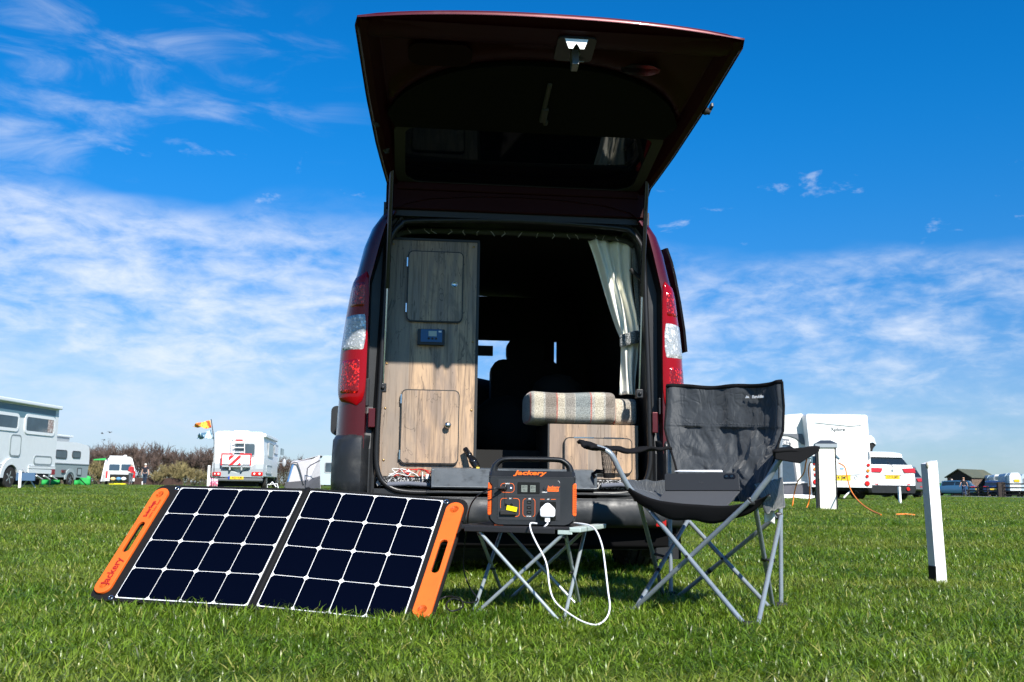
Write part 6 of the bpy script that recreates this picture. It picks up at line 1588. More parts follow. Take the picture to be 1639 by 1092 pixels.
def xplore():
    f = Fr(W(1341, 790, 33).x, 33, GR, .04)
    t = f.thing('caravan', 'tall white caravan seen from behind with four round lamps on each side', 'caravan')
    P0 = f.px(1290, 661, 0); P1 = f.px(1388, 665.5, 0); xb0 = f.px(1299.5, 780, 0)[0]; xb1 = f.px(1395.5, 780, 0)[0]; B = f.px(1350, 780, 0)[1]; H = (P0[1]+P1[1])/2
    x0, x1 = P0[0], P1[0]
    g = G(); g.loft([[(xb0, y, B), (xb1, y, B), (x1+.05, y, H*.6), (x1, y, H-.04), (x1-.06, y, H), (x0+.06, y, H), (x0, y, H-.04), (x0+.08, y, H*.6)] for y in (0, 5.4)], True, True, 0, False); g.obj('body', body_white, t, bevel=.05)
    g = G(); P = rect_px(f, 0, 1304, 674.5, 1379, 680); z = (P[2]+P[3])/2
    g.ext([(P[0], z), (P[0]+.1, z+.06), (P[1]-.3, z+.02), (P[1], z-.06), (P[1]-.4, z-.10), (P[0]+.2, z-.02)], -.03, 0, 'y'); g.obj('spoiler', mat('spoiler_shade', (.62, .64, .66), .35), t, bevel=.02)
    c = f.px(1340.5, 687.5, 0); text_obj('Xplore', .17, mat('xplore_grey', (.06, .065, .07), .5), t, FACE_CAM(c[0], -.006, c[1]), ext=.003, bold=.003, shear=.1)
    c = f.px(1344, 766, 0); plate(t, (f.px(1342, 765, 0)[0], 0, f.px(1342, 765, 0)[1]), .80, 'CT14 JMT', .155)
    for sgn in (0, 1):
        for k, (u, v, r_, m) in enumerate(((1303.5, 742, .055, red_lens_far), (1304, 751, .055, amber_lens), (1305, 760, .055, red_lens_far), (1305, 771.5, .085, red_lens_far))):
            uu = u if not sgn else 1389.5-(u-1303.5)*1.2; vv = v+(2.5 if sgn else 0)
            c = f.px(uu, vv, 0); g = G(); g.lathe([(r_, 0), (r_, .03), (r_*.8, .04)], (c[0], 0, c[1]), (0, -1, 0), 18); g.obj('round_lamp', m, t)
    g = G(); a, b = f.px(1300, 752, 0), f.px(1376, 759.5, 0); g.tube(catmull([(a[0], -.01, a[1]-.12), ((a[0]+b[0])/2, -.015, b[1]-.03), (b[0], -.01, b[1])], 6), .012, 5); g.obj('moulding_line', grey_paint, t)
    c = f.px(1370, 764.5, 0); g = G(); g.tube([(c[0]+.05*cos(a), -.01, c[1]+.06*sin(a)) for a in [2*pi*k/12 for k in range(10)]], .01, 5); g.obj('emblem', grey_paint, t)
    g = G(); a, b = f.px(1390, 723, 0), f.px(1391, 735, 0); g.tube([(a[0], -.03, a[1]), (b[0], -.05, (a[1]+b[1])/2), (b[0], -.03, b[1])], .018, 6); g.obj('grab_handle', mat('handle_grey', (.4, .42, .44), .4), t)
    g = G(); c = f.px(1347, 750, 0); g.box(c[0]-.06, c[0]+.06, -.02, 0, c[1]-.02, c[1]+.02); g.obj('small_badge', mat('badge_blue', (.2, .35, .5), .4), t)
    g = G(); g.box(xb0+.2, xb1-.2, .15, 5.2, .30, B+.02); g.tube([(xb0+.3, .4, .35), (xb1-.3, .4, .35)], .05, 6); g.obj('chassis', und, t)
    wheel_far(t, xb0+.38, 2.6, .33, .2, -1); wheel_far(t, xb1-.38, 2.6, .33, .2, 1)
    g = G(); g.tube([(xb1-.5, .3, B), (xb1-.9, .15, .06)], .03, 6); g.tube([(xb0+.4, .3, B), (xb0+.7, .2, .06)], .03, 6); g.obj('corner_steady', white_plastic, t)
    # awning on the left flank
    f2 = Fr(W(1270, 795, 33.4).x, 33.4, GR, .04)
    a = f2.thing('awning', 'white and grey caravan awning with clear windows and dark skirt', 'awning')
    L = lambda u, v, y=0: (lambda q: Vector((q[0], y, q[1])))(f2.px(u, v, y))
    whitec = mat('awning_canvas', (.66, .65, .62), .8, var=.04, vscale=1.2, bump=.4, bscale=5, bdist=.03); greyc = mat('awning_trim_grey', (.12, .13, .15), .8)
    pr = [(1196, 790), (1196, 688), (1212, 676), (1240, 667.5), (1262, 663.5), (1283, 662), (1287.5, 666), (1292, 685), (1294.5, 712), (1298.5, 790)]
    g = G(); n = len(pr); g.add([L(u, v) for u, v in pr]+[L(u, v)+Vector((0, 3.6, 0)) for u, v in pr], [list(range(n))]+[(i, (i+1) % n, n+(i+1) % n, n+i) for i in range(n)]); g.obj('canvas', whitec, a, sharp=40)
    def patch(q, nm, m, y, th=.015): g = G(); g.add([L(u, v, y) for u, v in q], [list(range(len(q)))]); return g.obj(nm, m, a, solid=th)
    patch([(1196, 694), (1250, 694), (1284, 694.5), (1286, 700), (1288.5, 712), (1283, 711), (1275, 702), (1262, 697.5), (1250, 697), (1196, 698)], 'grey_arch', greyc, -.03)
    patch([(1196, 702), (1250, 702), (1263, 703.5), (1266, 716), (1273, 745), (1277, 775), (1250, 776), (1196, 776)], 'window_border', greyc, -.03)
    patch([(1196, 706), (1250, 706), (1261, 707), (1263.5, 716), (1270, 745), (1273.5, 772), (1250, 773), (1196, 773)], 'clear_window', pvc, -.06)
    patch([(1196, 774), (1276, 775.5), (1297.5, 772.5), (1299, 793), (1196, 793)], 'skirt', tent_dark, -.045)
    patch([(1196, 705.5), (1264, 705.5), (1266, 712), (1196, 712)], 'window_fringe', mat('bright_fringe', (.75, .75, .75), .5, col2=(.08, .08, .1), c2=(.48, .52), c2scale=14.), -.085)
    for P in ([(1196, 774.5), (1298, 772)], [(1196, 792), (1300, 793)], [(1297.5, 772), (1299, 794)]):
        g = G(); g.tube([L(u, v, -.12) for u, v in P], .022, 6); g.obj('frame_tube', white_plastic, a)
    g = G(); g.grid(lambda p, q: L(1196+108*p, 793+5*q-(2*sin(p*20)*q), -.10-.5*q), 20, 2); g.obj('mud_flap', mat('flap_white', (.7, .7, .68), .7), a, solid=.01)
xplore()

def car(f, name, label, group, L=4.4, Wd=1.82, H=1.62, col=white_paint, gh=(.10, .62, 3.1, 1.25), hood=1.0, detail=True, grey_low=True, tailgate_open=False, ptxt=None, zb=.95):
    """generic car, rear at y=0, nose at y=L"""
    t = f.thing(name, label, 'car', group); h = Wd/2
    S_ = [(.0, .42, .86, .92), (.06, .36, 1., .985), (.5, .30, 1.0, 1.), (1.4, .27, 1.02, 1.), (L*.66, .27, hood*.98, 1.), (L*.84, .28, hood*.92, .99), (L*.96, .34, hood*.80, .95), (L, .42, hood*.64, .85)]
    rows = []
    for y, z0, z1, k in S_:
        z1 *= zb/.95*.98; w = h*k; rows.append([(-w*.93, y, z0), (w*.93, y, z0), (w, y, z0+.12), (w, y, z0+(z1-z0)*.48), (w*.975, y, z0+(z1-z0)*.76), (w*.86, y, z1), (-w*.86, y, z1), (-w*.975, y, z0+(z1-z0)*.76), (-w, y, z0+(z1-z0)*.48), (-w, y, z0+.12)])
    g = G(); g.loft(rows, True, True); g.obj('body', col, t, sharp=38)
    a, b, c_, d = gh
    rows = [[(-h*.80, a, zb-.02), (h*.80, a, zb-.02), (h*.885, L*.72, zb-.02), (-h*.885, L*.72, zb-.02)], [(-h*.70, b, H-.06), (h*.70, b, H-.06), (h*.70, c_-.3, H-.08), (-h*.70, c_-.3, H-.08)]]
    g = G(); g.add(rows[0]+rows[1], [(0, 1, 5, 4), (1, 2, 6, 5), (2, 3, 7, 6), (3, 0, 4, 7)]); g.obj('glasshouse', dark_glass, t)
    g = G(); rf = []
    for y, k, z in ((b-.20, .92, H-.07), (b+.0, 1., H-.02), ((b+c_)/2-.2, 1., H), (c_-.45, .99, H-.03), (c_-.25, .95, H-.08)):
        w = h*.76*k; rf.append([(-w, y, z-.13), (-w*.95, y, z-.02), (-w*.5, y, z+.012), (0, y, z+.016), (w*.5, y, z+.012), (w*.95, y, z-.02), (w, y, z-.13)])
    g.loft(rf, True, True)
    for sg in (-1, 1):      # pillars
        for (p, q, wd) in (((a+.02, h*.805), (b, h*.70), .10), ((a+.9, h*.835), (b+.45, h*.705), .10), ((L*.70, h*.885), (c_-.32, h*.70), .06), ((L*.42, h*.885), (L*.40, h*.705), .05)):
            g.hexa([(sg*(p[1]-.02), p[0], zb-.03), (sg*(p[1]+.008), p[0], zb-.03), (sg*(p[1]-.02), p[0]+wd*1.6, zb-.03), (sg*(p[1]+.008), p[0]+wd*1.6, zb-.03), (sg*(q[1]-.02), q[0], H-.05), (sg*(q[1]+.008), q[0], H-.05), (sg*(q[1]-.02), q[0]+wd, H-.05), (sg*(q[1]+.008), q[0]+wd, H-.05)])
    g.obj('roof', col, t)
    if grey_low:
        g = G(); g.loft([[(x*k, y, z) for x, z in ((-h*.96, .24), (h*.96, .24), (h*1.005, .34), (h*1.005, .50), (-h*1.005, .50), (-h*1.005, .34))] for y, k in ((-.03, .90), (.04, .985), (.5, 1.), (L*.9, 1.), (L*.98, .93))], True, True); g.obj('lower_cladding', black_plastic, t, sharp=40)
    g = G(); g.box(-h*.8, h*.8, .3, L-.4, .16, .4); g.obj('chassis', und, t)
    for x, s_ in ((h-.22, 1), (-h+.22, -1)):
        for y in (.78, L-.85): wheel_far(t, x, y, .335, .22, s_)
    if detail:
        q = (zb-.95)*.75
        for sg in (-1, 1):
            g = G(); g.hexa([(sg*h*.48, -.045, .77+q), (sg*h*.965, -.02, .77+q), (sg*h*.50, .02, .80+q), (sg*h*.985, .30, .80+q), (sg*h*.40, -.035, .92+q), (sg*h*.93, -.01, .935+q), (sg*h*.42, .03, .90+q), (sg*h*.96, .32, .915+q)]); g.obj('tail_lamp', mat('car_tail_lamp', (.42, .02, .03), .2), t, bevel=.01)
            g = G(); g.hexa([(sg*h*.60, -.02, .515), (sg*h*.92, .03, .515), (sg*h*.60, .05, .515), (sg*h*.95, .1, .515), (sg*h*.60, -.02, .55), (sg*h*.92, .03, .565), (sg*h*.60, .05, .55), (sg*h*.95, .1, .565)]); g.obj('rear_reflector', MATS['car_tail_lamp'], t)
        plate(t, (0, -.01, .665+q*.7), .54, ptxt, .10)
        g = G(); g.box(-.33, .33, -.03, .0, .73+q*.7, .745+q*.7); g.obj('plate_moulding', chrome, t)
        g = G(); g.lathe([(.05, 0), (.05, .01)], (0, .0, .84+q), (0, -1, 0), 14); g.obj('emblem', chrome, t)
        g = G(); g.tube([(-.16, .03, 1.30), (.1, .02, 1.10)], .01, 4); g.obj('rear_wiper', black_plastic, t)
    return t
def right_side():
    x = W(1424, 790, 34.5).x
    f = Fr(x, 34.2, GR, .22); t = car(f, 'parked_car', 'white hatchback SUV with yellow plate parked right of the tall caravan', 'cars parked across the field', 4.4, 1.85, 1.66, white_paint, zb=1.16, gh=(.12, .55, 3.1, 1.25), ptxt='CT14 JMT')
    g = G(); g.lathe([(.07, 0), (.06, .02)], (.55, -.05, .38), (0, -1, 0), 12); g.obj('fog_lamp', red_lens_far, t)
    f = Fr(W(1455, 785, 47).x, 47, GR, .10); car(f, 'parked_car', 'dark grey estate car half hidden behind the white SUV', 'cars parked across the field', 4.5, 1.8, 1.52, mat('dark_grey_paint', (.10, .105, .12), .3, coat=.6), ptxt=None, grey_low=False)
    # roof box or raised lid seen above the SUV
    d = 38.; o = thing('roof_box', 'pale roof box with dark underside showing beside the caravan top', 'roof box', W(1400, 716, d)); B_ = Vector(o.location); L = lambda u, v, y=0: W(u, v, d)-B_+Vector((0, y, 0))
    g = G(); q = [(1385, 705), (1393, 696), (1397, 699), (1401, 706), (1402, 712), (1396, 706), (1385, 703)]
    q = [(1380, 712), (1380, 697), (1394, 697), (1399, 701), (1402.5, 712), (1397, 708)]
    n = len(q); g.add([L(u, v) for u, v in q]+[L(u, v, .8) for u, v in q], [list(range(n)), list(range(n, 2*n))]+[(i, (i+1) % n, n+(i+1) % n, n+i) for i in range(n)]); g.obj('lid', body_cream, o, fix=True)
    g = G(); q = [(1380, 712), (1395, 706.5), (1402.5, 712.5), (1398, 718), (1396.5, 724), (1380, 724)]; n = len(q); g.add([L(u, v, .05) for u, v in q]+[L(u, v, .7) for u, v in q], [list(range(n)), list(range(n, 2*n))]+[(i, (i+1) % n, n+(i+1) % n, n+i) for i in range(n)]); g.obj('tray', und, o, fix=True)
    for (u, d, lab, m, rz, hh) in ((1462.5, 64., 'white car with curved roof just right of the dark grey estate car', white_paint, .9, 1.5), (1470, 84., 'small silver car far away left of the tall white post', silver_paint, 1.2, 1.4), (1562, 95., 'light blue hatchback with open bonnet beside the wooden hut', mat('light_blue_paint', (.03, .09, .17), .3, coat=.5), 1.0, 1.45), (1590, 92., 'dark blue car parked behind the low fence', mat('dark_blue_paint', (.008, .022, .09), .25, coat=.8), -.45, 1.45)):
        f = Fr(W(u, 790, d).x, d, GR, rz); car(f, 'parked_car', lab, 'cars parked across the field', 4.1, 1.75, hh, m, grey_low=False, ptxt=None)
    # far static caravans and motorhomes
    def box_camper(u0, u1, vt, vb, d, lab, m, L_=5., win=(), rz=0., name='motorhome'):
        a, b = W(u0, vt, d), W(u1, vb, d); z0 = GR; t = thing(name, lab, name, ((a.x+b.x)/2, d, z0), -atan2(a.x, d)+.12); w = (b.x-a.x)/2; h = a.z-z0; zb_ = max(.3, b.z-z0)
        g = G(); g.ext([(-w, zb_), (w, zb_), (w, h-.25), (w-.15, h), (-w+.15, h), (-w, h-.25)], 0, L_, 'y'); g.obj('body', m, t, bevel=.06)
        g = G(); g.box(-w+.2, w-.2, .2, L_-.2, .12, zb_+.02); g.obj('chassis', und, t)
        for (p, q, r_, s_) in win: pane_y(t, (-w+2*w*p, -w+2*w*q, zb_+(h-zb_)*r_, zb_+(h-zb_)*s_), 0, fr=grey_paint, th=.04)
        wheel_far(t, w-.22, 1.2, .33, .2, 1); wheel_far(t, -w+.22, 1.2, .33, .2, -1)
        return t, w, h
    t, w, h = box_camper(1580, 1591, 760.5, 782, 105, 'pale blue grey box camper standing beyond the dark blue car', mat('camper_blue_grey', (.32, .42, .50), .5), win=((.2, .8, .45, .7),))
    t, w, h = box_camper(1591, 1608, 759.5, 780, 101, 'white motorhome with cab bunk beyond the low fence', body_white, win=((.1, .45, .55, .85), (.55, .9, .2, .45)))
    t, w, h = box_camper(1608, 1617, 757.5, 785, 92, 'narrow blue white caravan left of the white touring caravan', mat('camper_blue_grey2', (.38, .48, .55), .5), name='caravan')
    t, w, h = box_camper(1616, 1634, 756.5, 787, 90, 'white touring caravan with yellow stripe behind the fence', body_white, name='caravan')
    g = G(); g.box(-w*.2, w*.75, -.06, 0, h*.62, h*.72); g.obj('yellow_stripe', plate_yellow, t)
    t, w, h = box_camper(1634.5, 1652, 759, 787, 93, 'pale blue caravan cut by the right edge of the photograph', MATS['camper_blue_grey2'], win=((.2, .8, .45, .75),), name='caravan')
    t, w, h = box_camper(1452, 1478, 773, 783, 135, 'long low white static caravan far behind the small silver car', body_white, L_=4, win=((.1, .3, .4, .8), (.5, .9, .4, .8)), name='caravan')
    # timber hut
    f = Fr(W(1517, 789, 108).x, 108, GR, -.93)
    t = f.thing('hut', 'dark brown timber hut with shallow green grey roof', 'hut'); brown = mat('dark_brown_boards', (.045, .028, .022), .8, var=.2, vscale=3.); lit = mat('sunlit_boards', (.16, .11, .085), .8, var=.2)  # lighter board copy paints the sunlight on the hut's long side
    D_ = 4.9; wd = 2.7; ez = 1.95; rz_ = 2.75
    g = G(); g.ext([(-0., 0), (wd, 0), (wd, ez), (wd/2, rz_), (0, ez)], 0, D_, 'y'); g.obj('wall', brown, t)
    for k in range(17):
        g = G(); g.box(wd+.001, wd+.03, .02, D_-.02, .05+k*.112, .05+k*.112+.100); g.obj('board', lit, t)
    for k in range(12):
        g = G(); g.box(.05+k*.21, .05+k*.21+.195, -.025, -.001, .02, 1.93); g.obj('board', brown, t)
    for sg in (0, 1):
        g = G(); s_ = 1 if sg else -1; e = wd/2+s_*(wd/2+.18)
        g.hexa([(wd/2, -.25, rz_+.01), (e, -.25, ez-.08), (wd/2, D_+.2, rz_+.01), (e, D_+.2, ez-.08), (wd/2, -.25, rz_+.09), (e, -.25, ez), (wd/2, D_+.2, rz_+.09), (e, D_+.2, ez)]); g.obj('roof', mat('roof_felt_green', (.075, .085, .06), .9, var=.15, dirt=(.25, .18, .08, .5), dscale=.8), t)
    g = G(); g.box(.9, 1.55, -.06, -.026, 1.35, 1.55); s_ = g.obj('sign', mat('hut_sign_pink', (.6, .25, .28), .6), t)
    g = G(); g.box(1.6, 2.3, -.05, -.027, .05, 1.75); g.obj('door', mat('hut_door', (.02, .014, .012), .8), t)
    # green container
    f = Fr(W(1511, 788, 103).x, 103, GR, .1); t = f.thing('waste_container', 'green waste container standing left of the brown hut', 'container'); gm_ = mat('container_green', (.02, .17, .05), .5)
    g = G(); g.ext([(-.95, .12), (.95, .12), (1.05, 1.15), (-1.05, 1.15)], 0, 1.3, 'y'); g.obj('bin', gm_, t, bevel=.03)
    g = G(); g.ext([(-1.08, 1.15), (1.08, 1.15), (1.05, 1.27), (-1.05, 1.27)], -.04, 1.34, 'y'); g.obj('lid', mat('container_lid', (.015, .10, .035), .5), t, bevel=.02)
    for x in (-.7, .7):
        g = G(); g.lathe([(.08, -.03), (.08, .03)], (x, .1, .08), (1, 0, 0), 12); g.obj('castor', und, t)
    # post and rail fence
    fm = mat('fence_dark_wood', (.03, .022, .018), .85, var=.3, vscale=5.)
    def fence(pts, h, lab, rails=(.25, .55, .85), sp=1.7, pw=.10):
        o = Vector((*pts[0], GR)); t = thing('fence', lab, 'fence', o, group='dark timber fences')
        pp = None; rgf = random.Random(4)
        for (x0, y0), (x1, y1) in zip(pts, pts[1:]):
            n = max(1, int(hypot(x1-x0, y1-y0)/sp))
            for k in range(n+1):
                x, y = x0+(x1-x0)*k/n-o.x, y0+(y1-y0)*k/n-o.y
                g = G(); g.box(-pw/2, pw/2, -pw/2, pw/2, -.1, h*rgf.uniform(.97, 1.06)); q = g.obj('post', fm, t, fix=False); q.location = (x, y, 0)
                if pp and k:
                    for z in rails:
                        g = G(); dz = rgf.uniform(-.015, .015); g.obox(((x+pp[0])/2, (y+pp[1])/2-.06, h*z+dz), Vector((x-pp[0], y-pp[1], 0)), (0, .03, 0), (0, 0, .10)); g.obj('rail', fm, t)
                pp = (x, y)
            pp = (x1-o.x, y1-o.y)
    xa = lambda u, d: W(u, 790, d).x
    fence([(xa(1551, 90), 90), (xa(1597, 84), 84)], .92, 'low dark timber fence in front of the parked blue cars')
    fence([(xa(1606, 76), 76), (xa(1652, 74), 74)], 1.12, 'taller dark post and rail fence in front of the white touring caravan', (.18, .42, .66, .9), 1.2)
    for u, lab in ((1599.5, 'thick black gatepost at the end of the low fence'), (1605.5, 'thick black gatepost at the start of the taller fence')):
        t = thing('gatepost', lab, 'gatepost', (xa(u, 78), 78, GR-.05)); g = G(); g.box(-.14, .14, -.14, .14, 0, 1.15); g.obj('timber', fm, t, bevel=.01); g = G(); g.hexa([(-.16, -.16, 1.15), (.16, -.16, 1.15), (-.16, .16, 1.15), (.16, .16, 1.15), (-.05, -.05, 1.22), (.05, -.05, 1.22), (-.05, .05, 1.22), (.05, .05, 1.22)]); g.obj('cap', fm, t)
right_side()

# ------------------------------------------------------------------ people
def person(label, loc, rz, h, top, legs, hair, skin=(.55, .33, .25), arms='down', sleeves=True, stride=.10):
    t = thing('person', label, 'person', loc, rz); k = h/1.75
    def skinobj(name, verts, edges, rad, m, par=t):
        me = bpy.data.meshes.new(name); me.from_pydata([Vector(v)*k for v in verts], edges, []); me.materials.append(m)
        o = bpy.data.objects.new(name, me); COL.objects.link(o); o.parent = par
        o.modifiers.new('skin', 'SKIN'); sv = me.skin_vertices[0].data
        for i, r_ in enumerate(rad):
            r_ = r_ if isinstance(r_, tuple) else (r_, r_); sv[i].radius = (r_[0]*k, r_[1]*k); sv[i].use_root = i == 0
        s_ = o.modifiers.new('sub', 'SUBSURF'); s_.levels = s_.render_levels = 1
        for p in me.polygons: p.use_smooth = True
        return o
    s = stride; sk = mat('skin_%.2f' % skin[0], skin, .6)
    hands = {'down': ((-.30, .0, .80), (.30, .0, .80), (-.27, .02, 1.10), (.27, .02, 1.10)), 'front': ((-.10, .26, 1.10), (.12, .26, 1.06), (-.27, -.02, 1.12), (.27, .0, 1.12)), 'out': ((-.36, .08, .84), (.38, .05, .86), (-.30, -.03, 1.12), (.31, -.03, 1.12))}[arms]
    V = [(0, 0, .95), (0, 0, 1.15), (0, 0, 1.40), (0, 0, 1.48), (0, .01, 1.55), (0, .015, 1.64), (-.19, 0, 1.40), hands[2], hands[0], (.19, 0, 1.40), hands[3], hands[1], (-.09, 0, .90), (-.09, s*.5, .48), (-.09, s, .06), (.09, 0, .90), (.09, -s*.4, .48), (.09, -s, .06)]
    E_ = [(0, 1), (1, 2), (2, 3), (3, 4), (4, 5), (2, 6), (6, 7), (7, 8), (2, 9), (9, 10), (10, 11), (0, 12), (12, 13), (13, 14), (0, 15), (15, 16), (16, 17)]
    rad = [(.14, .10), (.13, .095), (.14, .09), .055, .085, .07, .05, .038, .03, .05, .038, .03, .08, .055, .035, .08, .055, .035]
    skinobj('body', V, E_, rad, sk)
    g = G()
    for x in (-.03, .03): g.ball((x*k, .095*k, 1.60*k), .011*k, n=6)
    g.obj('eye', und, t)
    g = G(); g.lathe([(.016*k, 0), (.004*k, .03*k)], (0, .085*k, 1.565*k), (0, 1, .2), 8); g.obj('nose', sk, t)
    J = [(0, 0, .90), (0, 0, 1.15), (0, 0, 1.42), (-.20, 0, 1.41), hands[2], tuple(a*.8+b*.2 for a, b in zip(hands[0], hands[2])), (.20, 0, 1.41), hands[3], tuple(a*.8+b*.2 for a, b in zip(hands[1], hands[3]))]
    if sleeves: skinobj('jacket', J, [(0, 1), (1, 2), (2, 3), (3, 4), (4, 5), (2, 6), (6, 7), (7, 8)], [(.17, .13), (.16, .125), (.15, .10), .075, .06, .05, .075, .06, .05], mat('cloth_%s' % label[:14].replace(' ', '_'), top, .85))
    else: skinobj('shirt', J[:4]+[tuple(a*.55+b*.45 for a, b in zip(J[3], hands[2]))]+[J[6], tuple(a*.55+b*.45 for a, b in zip(J[6], hands[3]))], [(0, 1), (1, 2), (2, 3), (3, 4), (2, 5), (5, 6)], [(.17, .13), (.165, .13), (.15, .10), .07, .065, .07, .065], mat('cloth_%s' % label[:14].replace(' ', '_'), top, .85))
    skinobj('trousers', [(0, 0, .94), (-.09, 0, .88), (-.09, s*.5, .48), (-.09, s, .10), (.09, 0, .88), (.09, -s*.4, .48), (.09, -s, .10)], [(0, 1), (1, 2), (2, 3), (0, 4), (4, 5), (5, 6)], [(.15, .12), .105, .08, .06, .105, .08, .06], mat('legs_%s' % label[:14].replace(' ', '_'), legs, .85))
    g = G(); g.ball((0, -.012*k, 1.66*k), .098*k, .105*k, .085*k, 10); g.obj('hair', mat('hair_%s' % label[:14].replace(' ', '_'), hair, .9), t)
    for x, y in ((-.09, s), (.09, -s)):
        g = G(); g.ball((x*k, (y+.05)*k, .045*k), .05*k, .13*k, .045*k, 8); g.obj('shoe', mat('shoe_dark', (.05, .05, .05), .6), t)
def pp(u, d): p = W(u, 780, d); return (p.x, d, ground_z(p.x, d))
person('person in a red jacket and grey trousers behind the white panel van', pp(208.5, 78), 1.2, 1.68, (.48, .03, .04), (.10, .11, .13), (.6, .55, .5), arms='front', stride=.04)
person('white haired person in a dark top and navy trousers before bare trees', pp(231, 80), 0., 1.72, (.012, .014, .025), (.012, .025, .05), (.75, .72, .65), sleeves=False, arms='down', stride=.06)
person('person in light blue top and green trousers before the green container', pp(1523.5, 97), .8, 1.62, (.12, .32, .48), (.03, .30, .22), (.6, .5, .42), arms='front', stride=.05)
person('person in black T shirt and dark jeans walking near the low fence', pp(1542.5, 92), -.15, 1.72, (.012, .012, .018), (.02, .04, .10), (.45, .25, .15), sleeves=False, arms='out', stride=.16)

# ------------------------------------------------------------------ bare trees and shrubs behind the field
bark = mat('bark_brown', (.10, .07, .055), .9, var=.3); twig_p = mat('twig_purple_brown', (.100, .068, .056), .9, var=.35, vscale=1.5); twig_y = mat('twig_straw', (.21, .17, .075), .9, var=.35, vscale=2.); twig_g = mat('bud_green', (.10, .15, .035), .9, var=.3, vscale=2.)
def tree_meshes(seed, h, spread, tw, n0=5, yellow=False, levels=4):
    rg = random.Random(seed); trunk = G(); crown = G()
    def stick(g, a, b, r0, r1):
        d = (b-a).normalized(); u = d.orthogonal().normalized(); w = d.cross(u); o = len(g.v)
        vs = [a+(u*cos(q)+w*sin(q))*r0 for q in (0, 2.09, 4.19)]+[b+(u*cos(q)+w*sin(q))*r1 for q in (0, 2.09, 4.19)]
        g.add(vs, [(0, 1, 4, 3), (1, 2, 5, 4), (2, 0, 3, 5)], 0)
    def grow(p, d, L_, r, lv):
        steps = 3; q = p
        for i in range(steps):
            d = (d+Vector((rg.gauss(0, .16), rg.gauss(0, .16), rg.gauss(.05, .08)))).normalized(); n = q+d*L_/steps
            stick(trunk if lv == 0 else crown, q, n, r*(1-i*.22), r*(1-(i+1)*.22)); q = n
            if lv < levels and (i > 0 or lv > 0):
                for _ in range(rg.choice((1, 2, 2)) if lv < levels-1 else 2):
                    a = rg.uniform(0, 2*pi); sp = rg.uniform(.35, .95)*spread
                    nd = (d+Vector((cos(a), sin(a), rg.uniform(-.1, .4)))*sp).normalized()
                    grow(q, nd, L_*rg.uniform(.50, .75), max(r*.55, tw), lv+1)
    for k in range(n0):
        a = rg.uniform(0, 2*pi); d = Vector((cos(a)*.35*spread, sin(a)*.35*spread, 1)).normalized()
        grow(Vector((cos(a)*.15, sin(a)*.15, -.1)), d, h*.42*rg.uniform(.8, 1.1), .06*h/3.5, 0)
    m = twig_y if yellow else twig_p
    return trunk.mesh('trunk', bark), crown.mesh('crown', [m])
kinds = [tree_meshes(21+i, 3.6, .80, .013, 4, levels=4) for i in range(4)]
shrub_k = [tree_meshes(61+i, 1.6, 1.0, .013, 9, True, 3) for i in range(2)]
KH = {id(k): max(v.co.z for v in k[1].vertices) for k in kinds+shrub_k}
print('tree tris', [len(c[1].polygons) for c in kinds], [len(c[1].polygons) for c in shrub_k])
def plant(kind, x, y, s, rz, label, name='bare_tree', cat='tree', grp='bare trees behind the field', sz=None):
    t = thing(name, label, cat, (x, y, ground_z(x, y)-.02), rz, grp); t.scale = (s, s, sz or s)
    for nm, me in zip(('trunk', 'crown'), kind):
        o = bpy.data.objects.new(nm, me); COL.objects.link(o); o.parent = t
TREE_LAB = ['bare tree just right of the pop up caravan roof edge', 'low bare tree between the pop up caravan and the white panel van', 'bare tree right beyond the rear end of the pop up caravan',
 'bare tree left of the open door of the white panel van', 'bare tree above the open door of the white panel van', 'bare tree above the left roof edge of the white panel van', 'bare tree over the middle of the white panel van roof',
 'bare tree above the person in the red jacket', 'tallest bare tree, purple brown, above the right side of the white panel van', 'bare tree just right of the tallest one', 'bare tree behind the white haired walker', 'second tallest bare tree, right of the white haired walker',
 'bare tree over the timber edging right of the walkers', 'bare tree left of the tallest straw coloured shrub', 'bare tree above the tallest straw coloured shrub', 'low bare tree in the dip left of the flags', 'bare tree between the dip and the flags',
 'bare tree below the tip of the orange flag', 'bare tree just left of the flag pole', 'bare tree at the left side of the red bordered motorhome', 'low bare tree right of the red bordered motorhome', 'bare tree above the ridge of the grey awning tent', 'low bare tree behind the grey awning tent',
 'low bare tree between tent and blue grey caravan', 'bare tree behind the left edge of the red bordered motorhome', 'bare tree hidden mostly behind the red bordered motorhome']
SHRUB_LAB = ['tallest straw coloured shrub with yellow stems near the end of the timber edging', 'straw coloured shrub left of the tallest shrub', 'straw coloured shrub right of the tallest shrub', 'small straw coloured shrub left below the flags', 'low straw coloured shrub below the orange flag', 'low shrub right behind the timber edging',
 'low shrub at the left corner of the red bordered motorhome', 'shrub seen just left of the rear of the pop up caravan', 'shrub left of the white panel van beside the green awning edge', 'low shrub beside the open door of the white panel van']
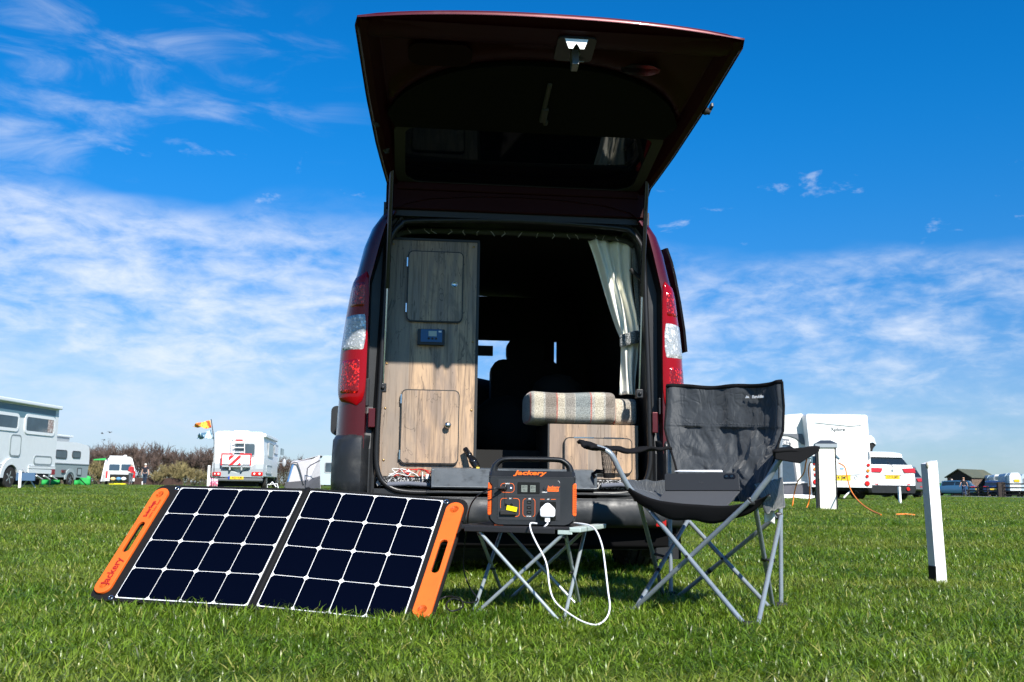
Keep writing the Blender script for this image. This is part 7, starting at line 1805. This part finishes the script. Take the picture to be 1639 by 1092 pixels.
def trees():
    rg = random.Random(12)
    row = [(98, 722), (112, 719), (126, 716), (141, 716), (156, 712), (168, 713), (181, 711), (195, 713), (209, 706), (216, 712), (225, 717), (239, 710), (250, 716), (262, 719), (275, 722), (288, 724), (300, 716), (312, 716), (325, 718), (338, 720), (452, 728), (461, 731), (471, 733), (483, 735), (346, 716), (400, 720)]
    for i, (u, v) in enumerate(row):
        d = rg.uniform(100, 112); p = W(u, v, d); z = ground_z(p.x, d); s = (p.z-z)/KH[id(kinds[i % 4])]*1.08
        plant(kinds[i % 4], p.x, d, s, rg.uniform(0, 6.28), TREE_LAB[i])
    rg = random.Random(5)
    for i, (u, v, s0, kind) in enumerate([(283, 736, 1., 0), (268, 742, .9, 1), (297, 741, .9, 1), (310, 748, .7, 0), (325, 750, .7, 1), (252, 752, .7, 0), (340, 752, .6, 0), (104, 748, .8, 1), (158, 735, .9, 0), (164, 748, .8, 1)]):
        d = 93-i*.3; p = W(u, v, d); z = ground_z(p.x, d); s = (p.z-z)/KH[id(shrub_k[kind])]*1.05
        plant(shrub_k[kind], p.x, d, s, rg.uniform(0, 6.28), SHRUB_LAB[i], 'shrub', 'shrub', 'straw coloured shrubs before the trees')
    # evergreen undergrowth between the trunks: one mass
    m, t, b = nodes_mat('undergrowth_mix')
    pos = t.node('ShaderNodeNewGeometry').outputs['Position']; n = t.noise(pos, .9, 4., .6)
    c = t.mix(t.ramp(n, .38, .62), (.030, .036, .014, 1), (.105, .085, .05, 1)); c = t.mix(t.ramp(t.noise(pos, .35, 3., .5), .55, .66, 0., .75), c, (.075, .13, .03, 1)); t.put(b.inputs['Base Color'], c); b.inputs['Roughness'].default_value = .9
    g = G(); rg = random.Random(9)
    def leafmass(x0, x1, d, hf, n, sz):
        for _ in range(n):
            x = rg.uniform(x0, x1); y = d+rg.uniform(-1.5, 1.5); hz = hf(x); z = GR+hz*rg.random()**.8*(1+.15*rg.gauss(0, 1)); s = rg.uniform(.5, 1.3)*sz
            a = Vector((rg.gauss(0, 1), rg.gauss(0, 1), rg.gauss(0, 1))).normalized(); u_ = a.orthogonal().normalized(); w_ = a.cross(u_); c_ = Vector((x, y, z))
            g.add([c_+u_*s, c_+w_*s*.5, c_-u_*s*.8, c_-w_*s*.5], [(0, 1, 2, 3)])
    leafmass(-51, -19, 103, lambda x: 1.25+.5*sin(x*.7)+.35*sin(x*1.9), 20000, .075)
    leafmass(-50, -19, 98, lambda x: .75+.35*sin(x*.9+1)+.2*sin(x*2.3), 9000, .06)
    o = g.obj('undergrowth', m, None); tag(o, 'brown and green undergrowth massed between the bare trees', 'undergrowth', kind='stuff')
    g = G()
    leafmass(70, 230, 210, lambda x: 1.4+.6*sin(x*.13)+.5*sin(x*.41), 9000, .35)
    leafmass(45.0, 49.5, 118, lambda x: 1.7+.5*sin(x*1.3), 3500, .12)
    o = g.obj('distant_hedge', mat('dark_hedge', (.022, .032, .015), .95, var=.3, vscale=.5), None); tag(o, 'dark green distant hedge low on the horizon beyond the hut', 'hedge', kind='stuff')
    # long plank edge behind the walkers
    t_ = thing('low_wall', 'low brown timber edging behind the two people near the white panel van', 'timber edging', (W(245, 775, 92).x, 92, GR)); g = G()
    for k in range(6):
        g = G(); g.box(-2.7+k*.9, -1.84+k*.9, -.1, .0, 0, .62); g.obj('panel', mat('edging_brown', (.055, .03, .024), .9, var=.2), t_)
trees()
def birds():
    for (u, v, lab, s, a) in ((163.5, 694, 'small dark gull flying left above the bare trees', .5, .3), (176, 692.5, 'pale gull gliding right of the other birds', .5, -.2), (166.5, 704.5, 'lowest of the three gulls above the trees', .4, .8)):
        p = W(u, v, 95); t = thing('bird', lab, 'bird', p, a, 'gulls above the trees')
        g = G(); g.loft([[(x+0*q, r_*cos(q), r_*sin(q)) for q in [2*pi*k/8 for k in range(8)]] for x, r_ in ((-.30*s, .01), (-.15*s, .05*s), (.05*s, .09*s), (.22*s, .06*s), (.32*s, .01))], True, True); g.obj('body', mat('gull_grey', (.15, .16, .18), .8), t)
        for sg in (-1, 1):
            g = G(); g.loft([[(-.10*s, sg*.02, .02), (.12*s, sg*.02, .03)], [(-.04*s, sg*.45*s, .20*s), (.10*s, sg*.45*s, .21*s)], [(-.14*s, sg*.95*s, .08*s), (-.08*s, sg*.95*s, .09*s)]], False); g.obj('wing', MATS['gull_grey'], t, solid=.015)
birds()
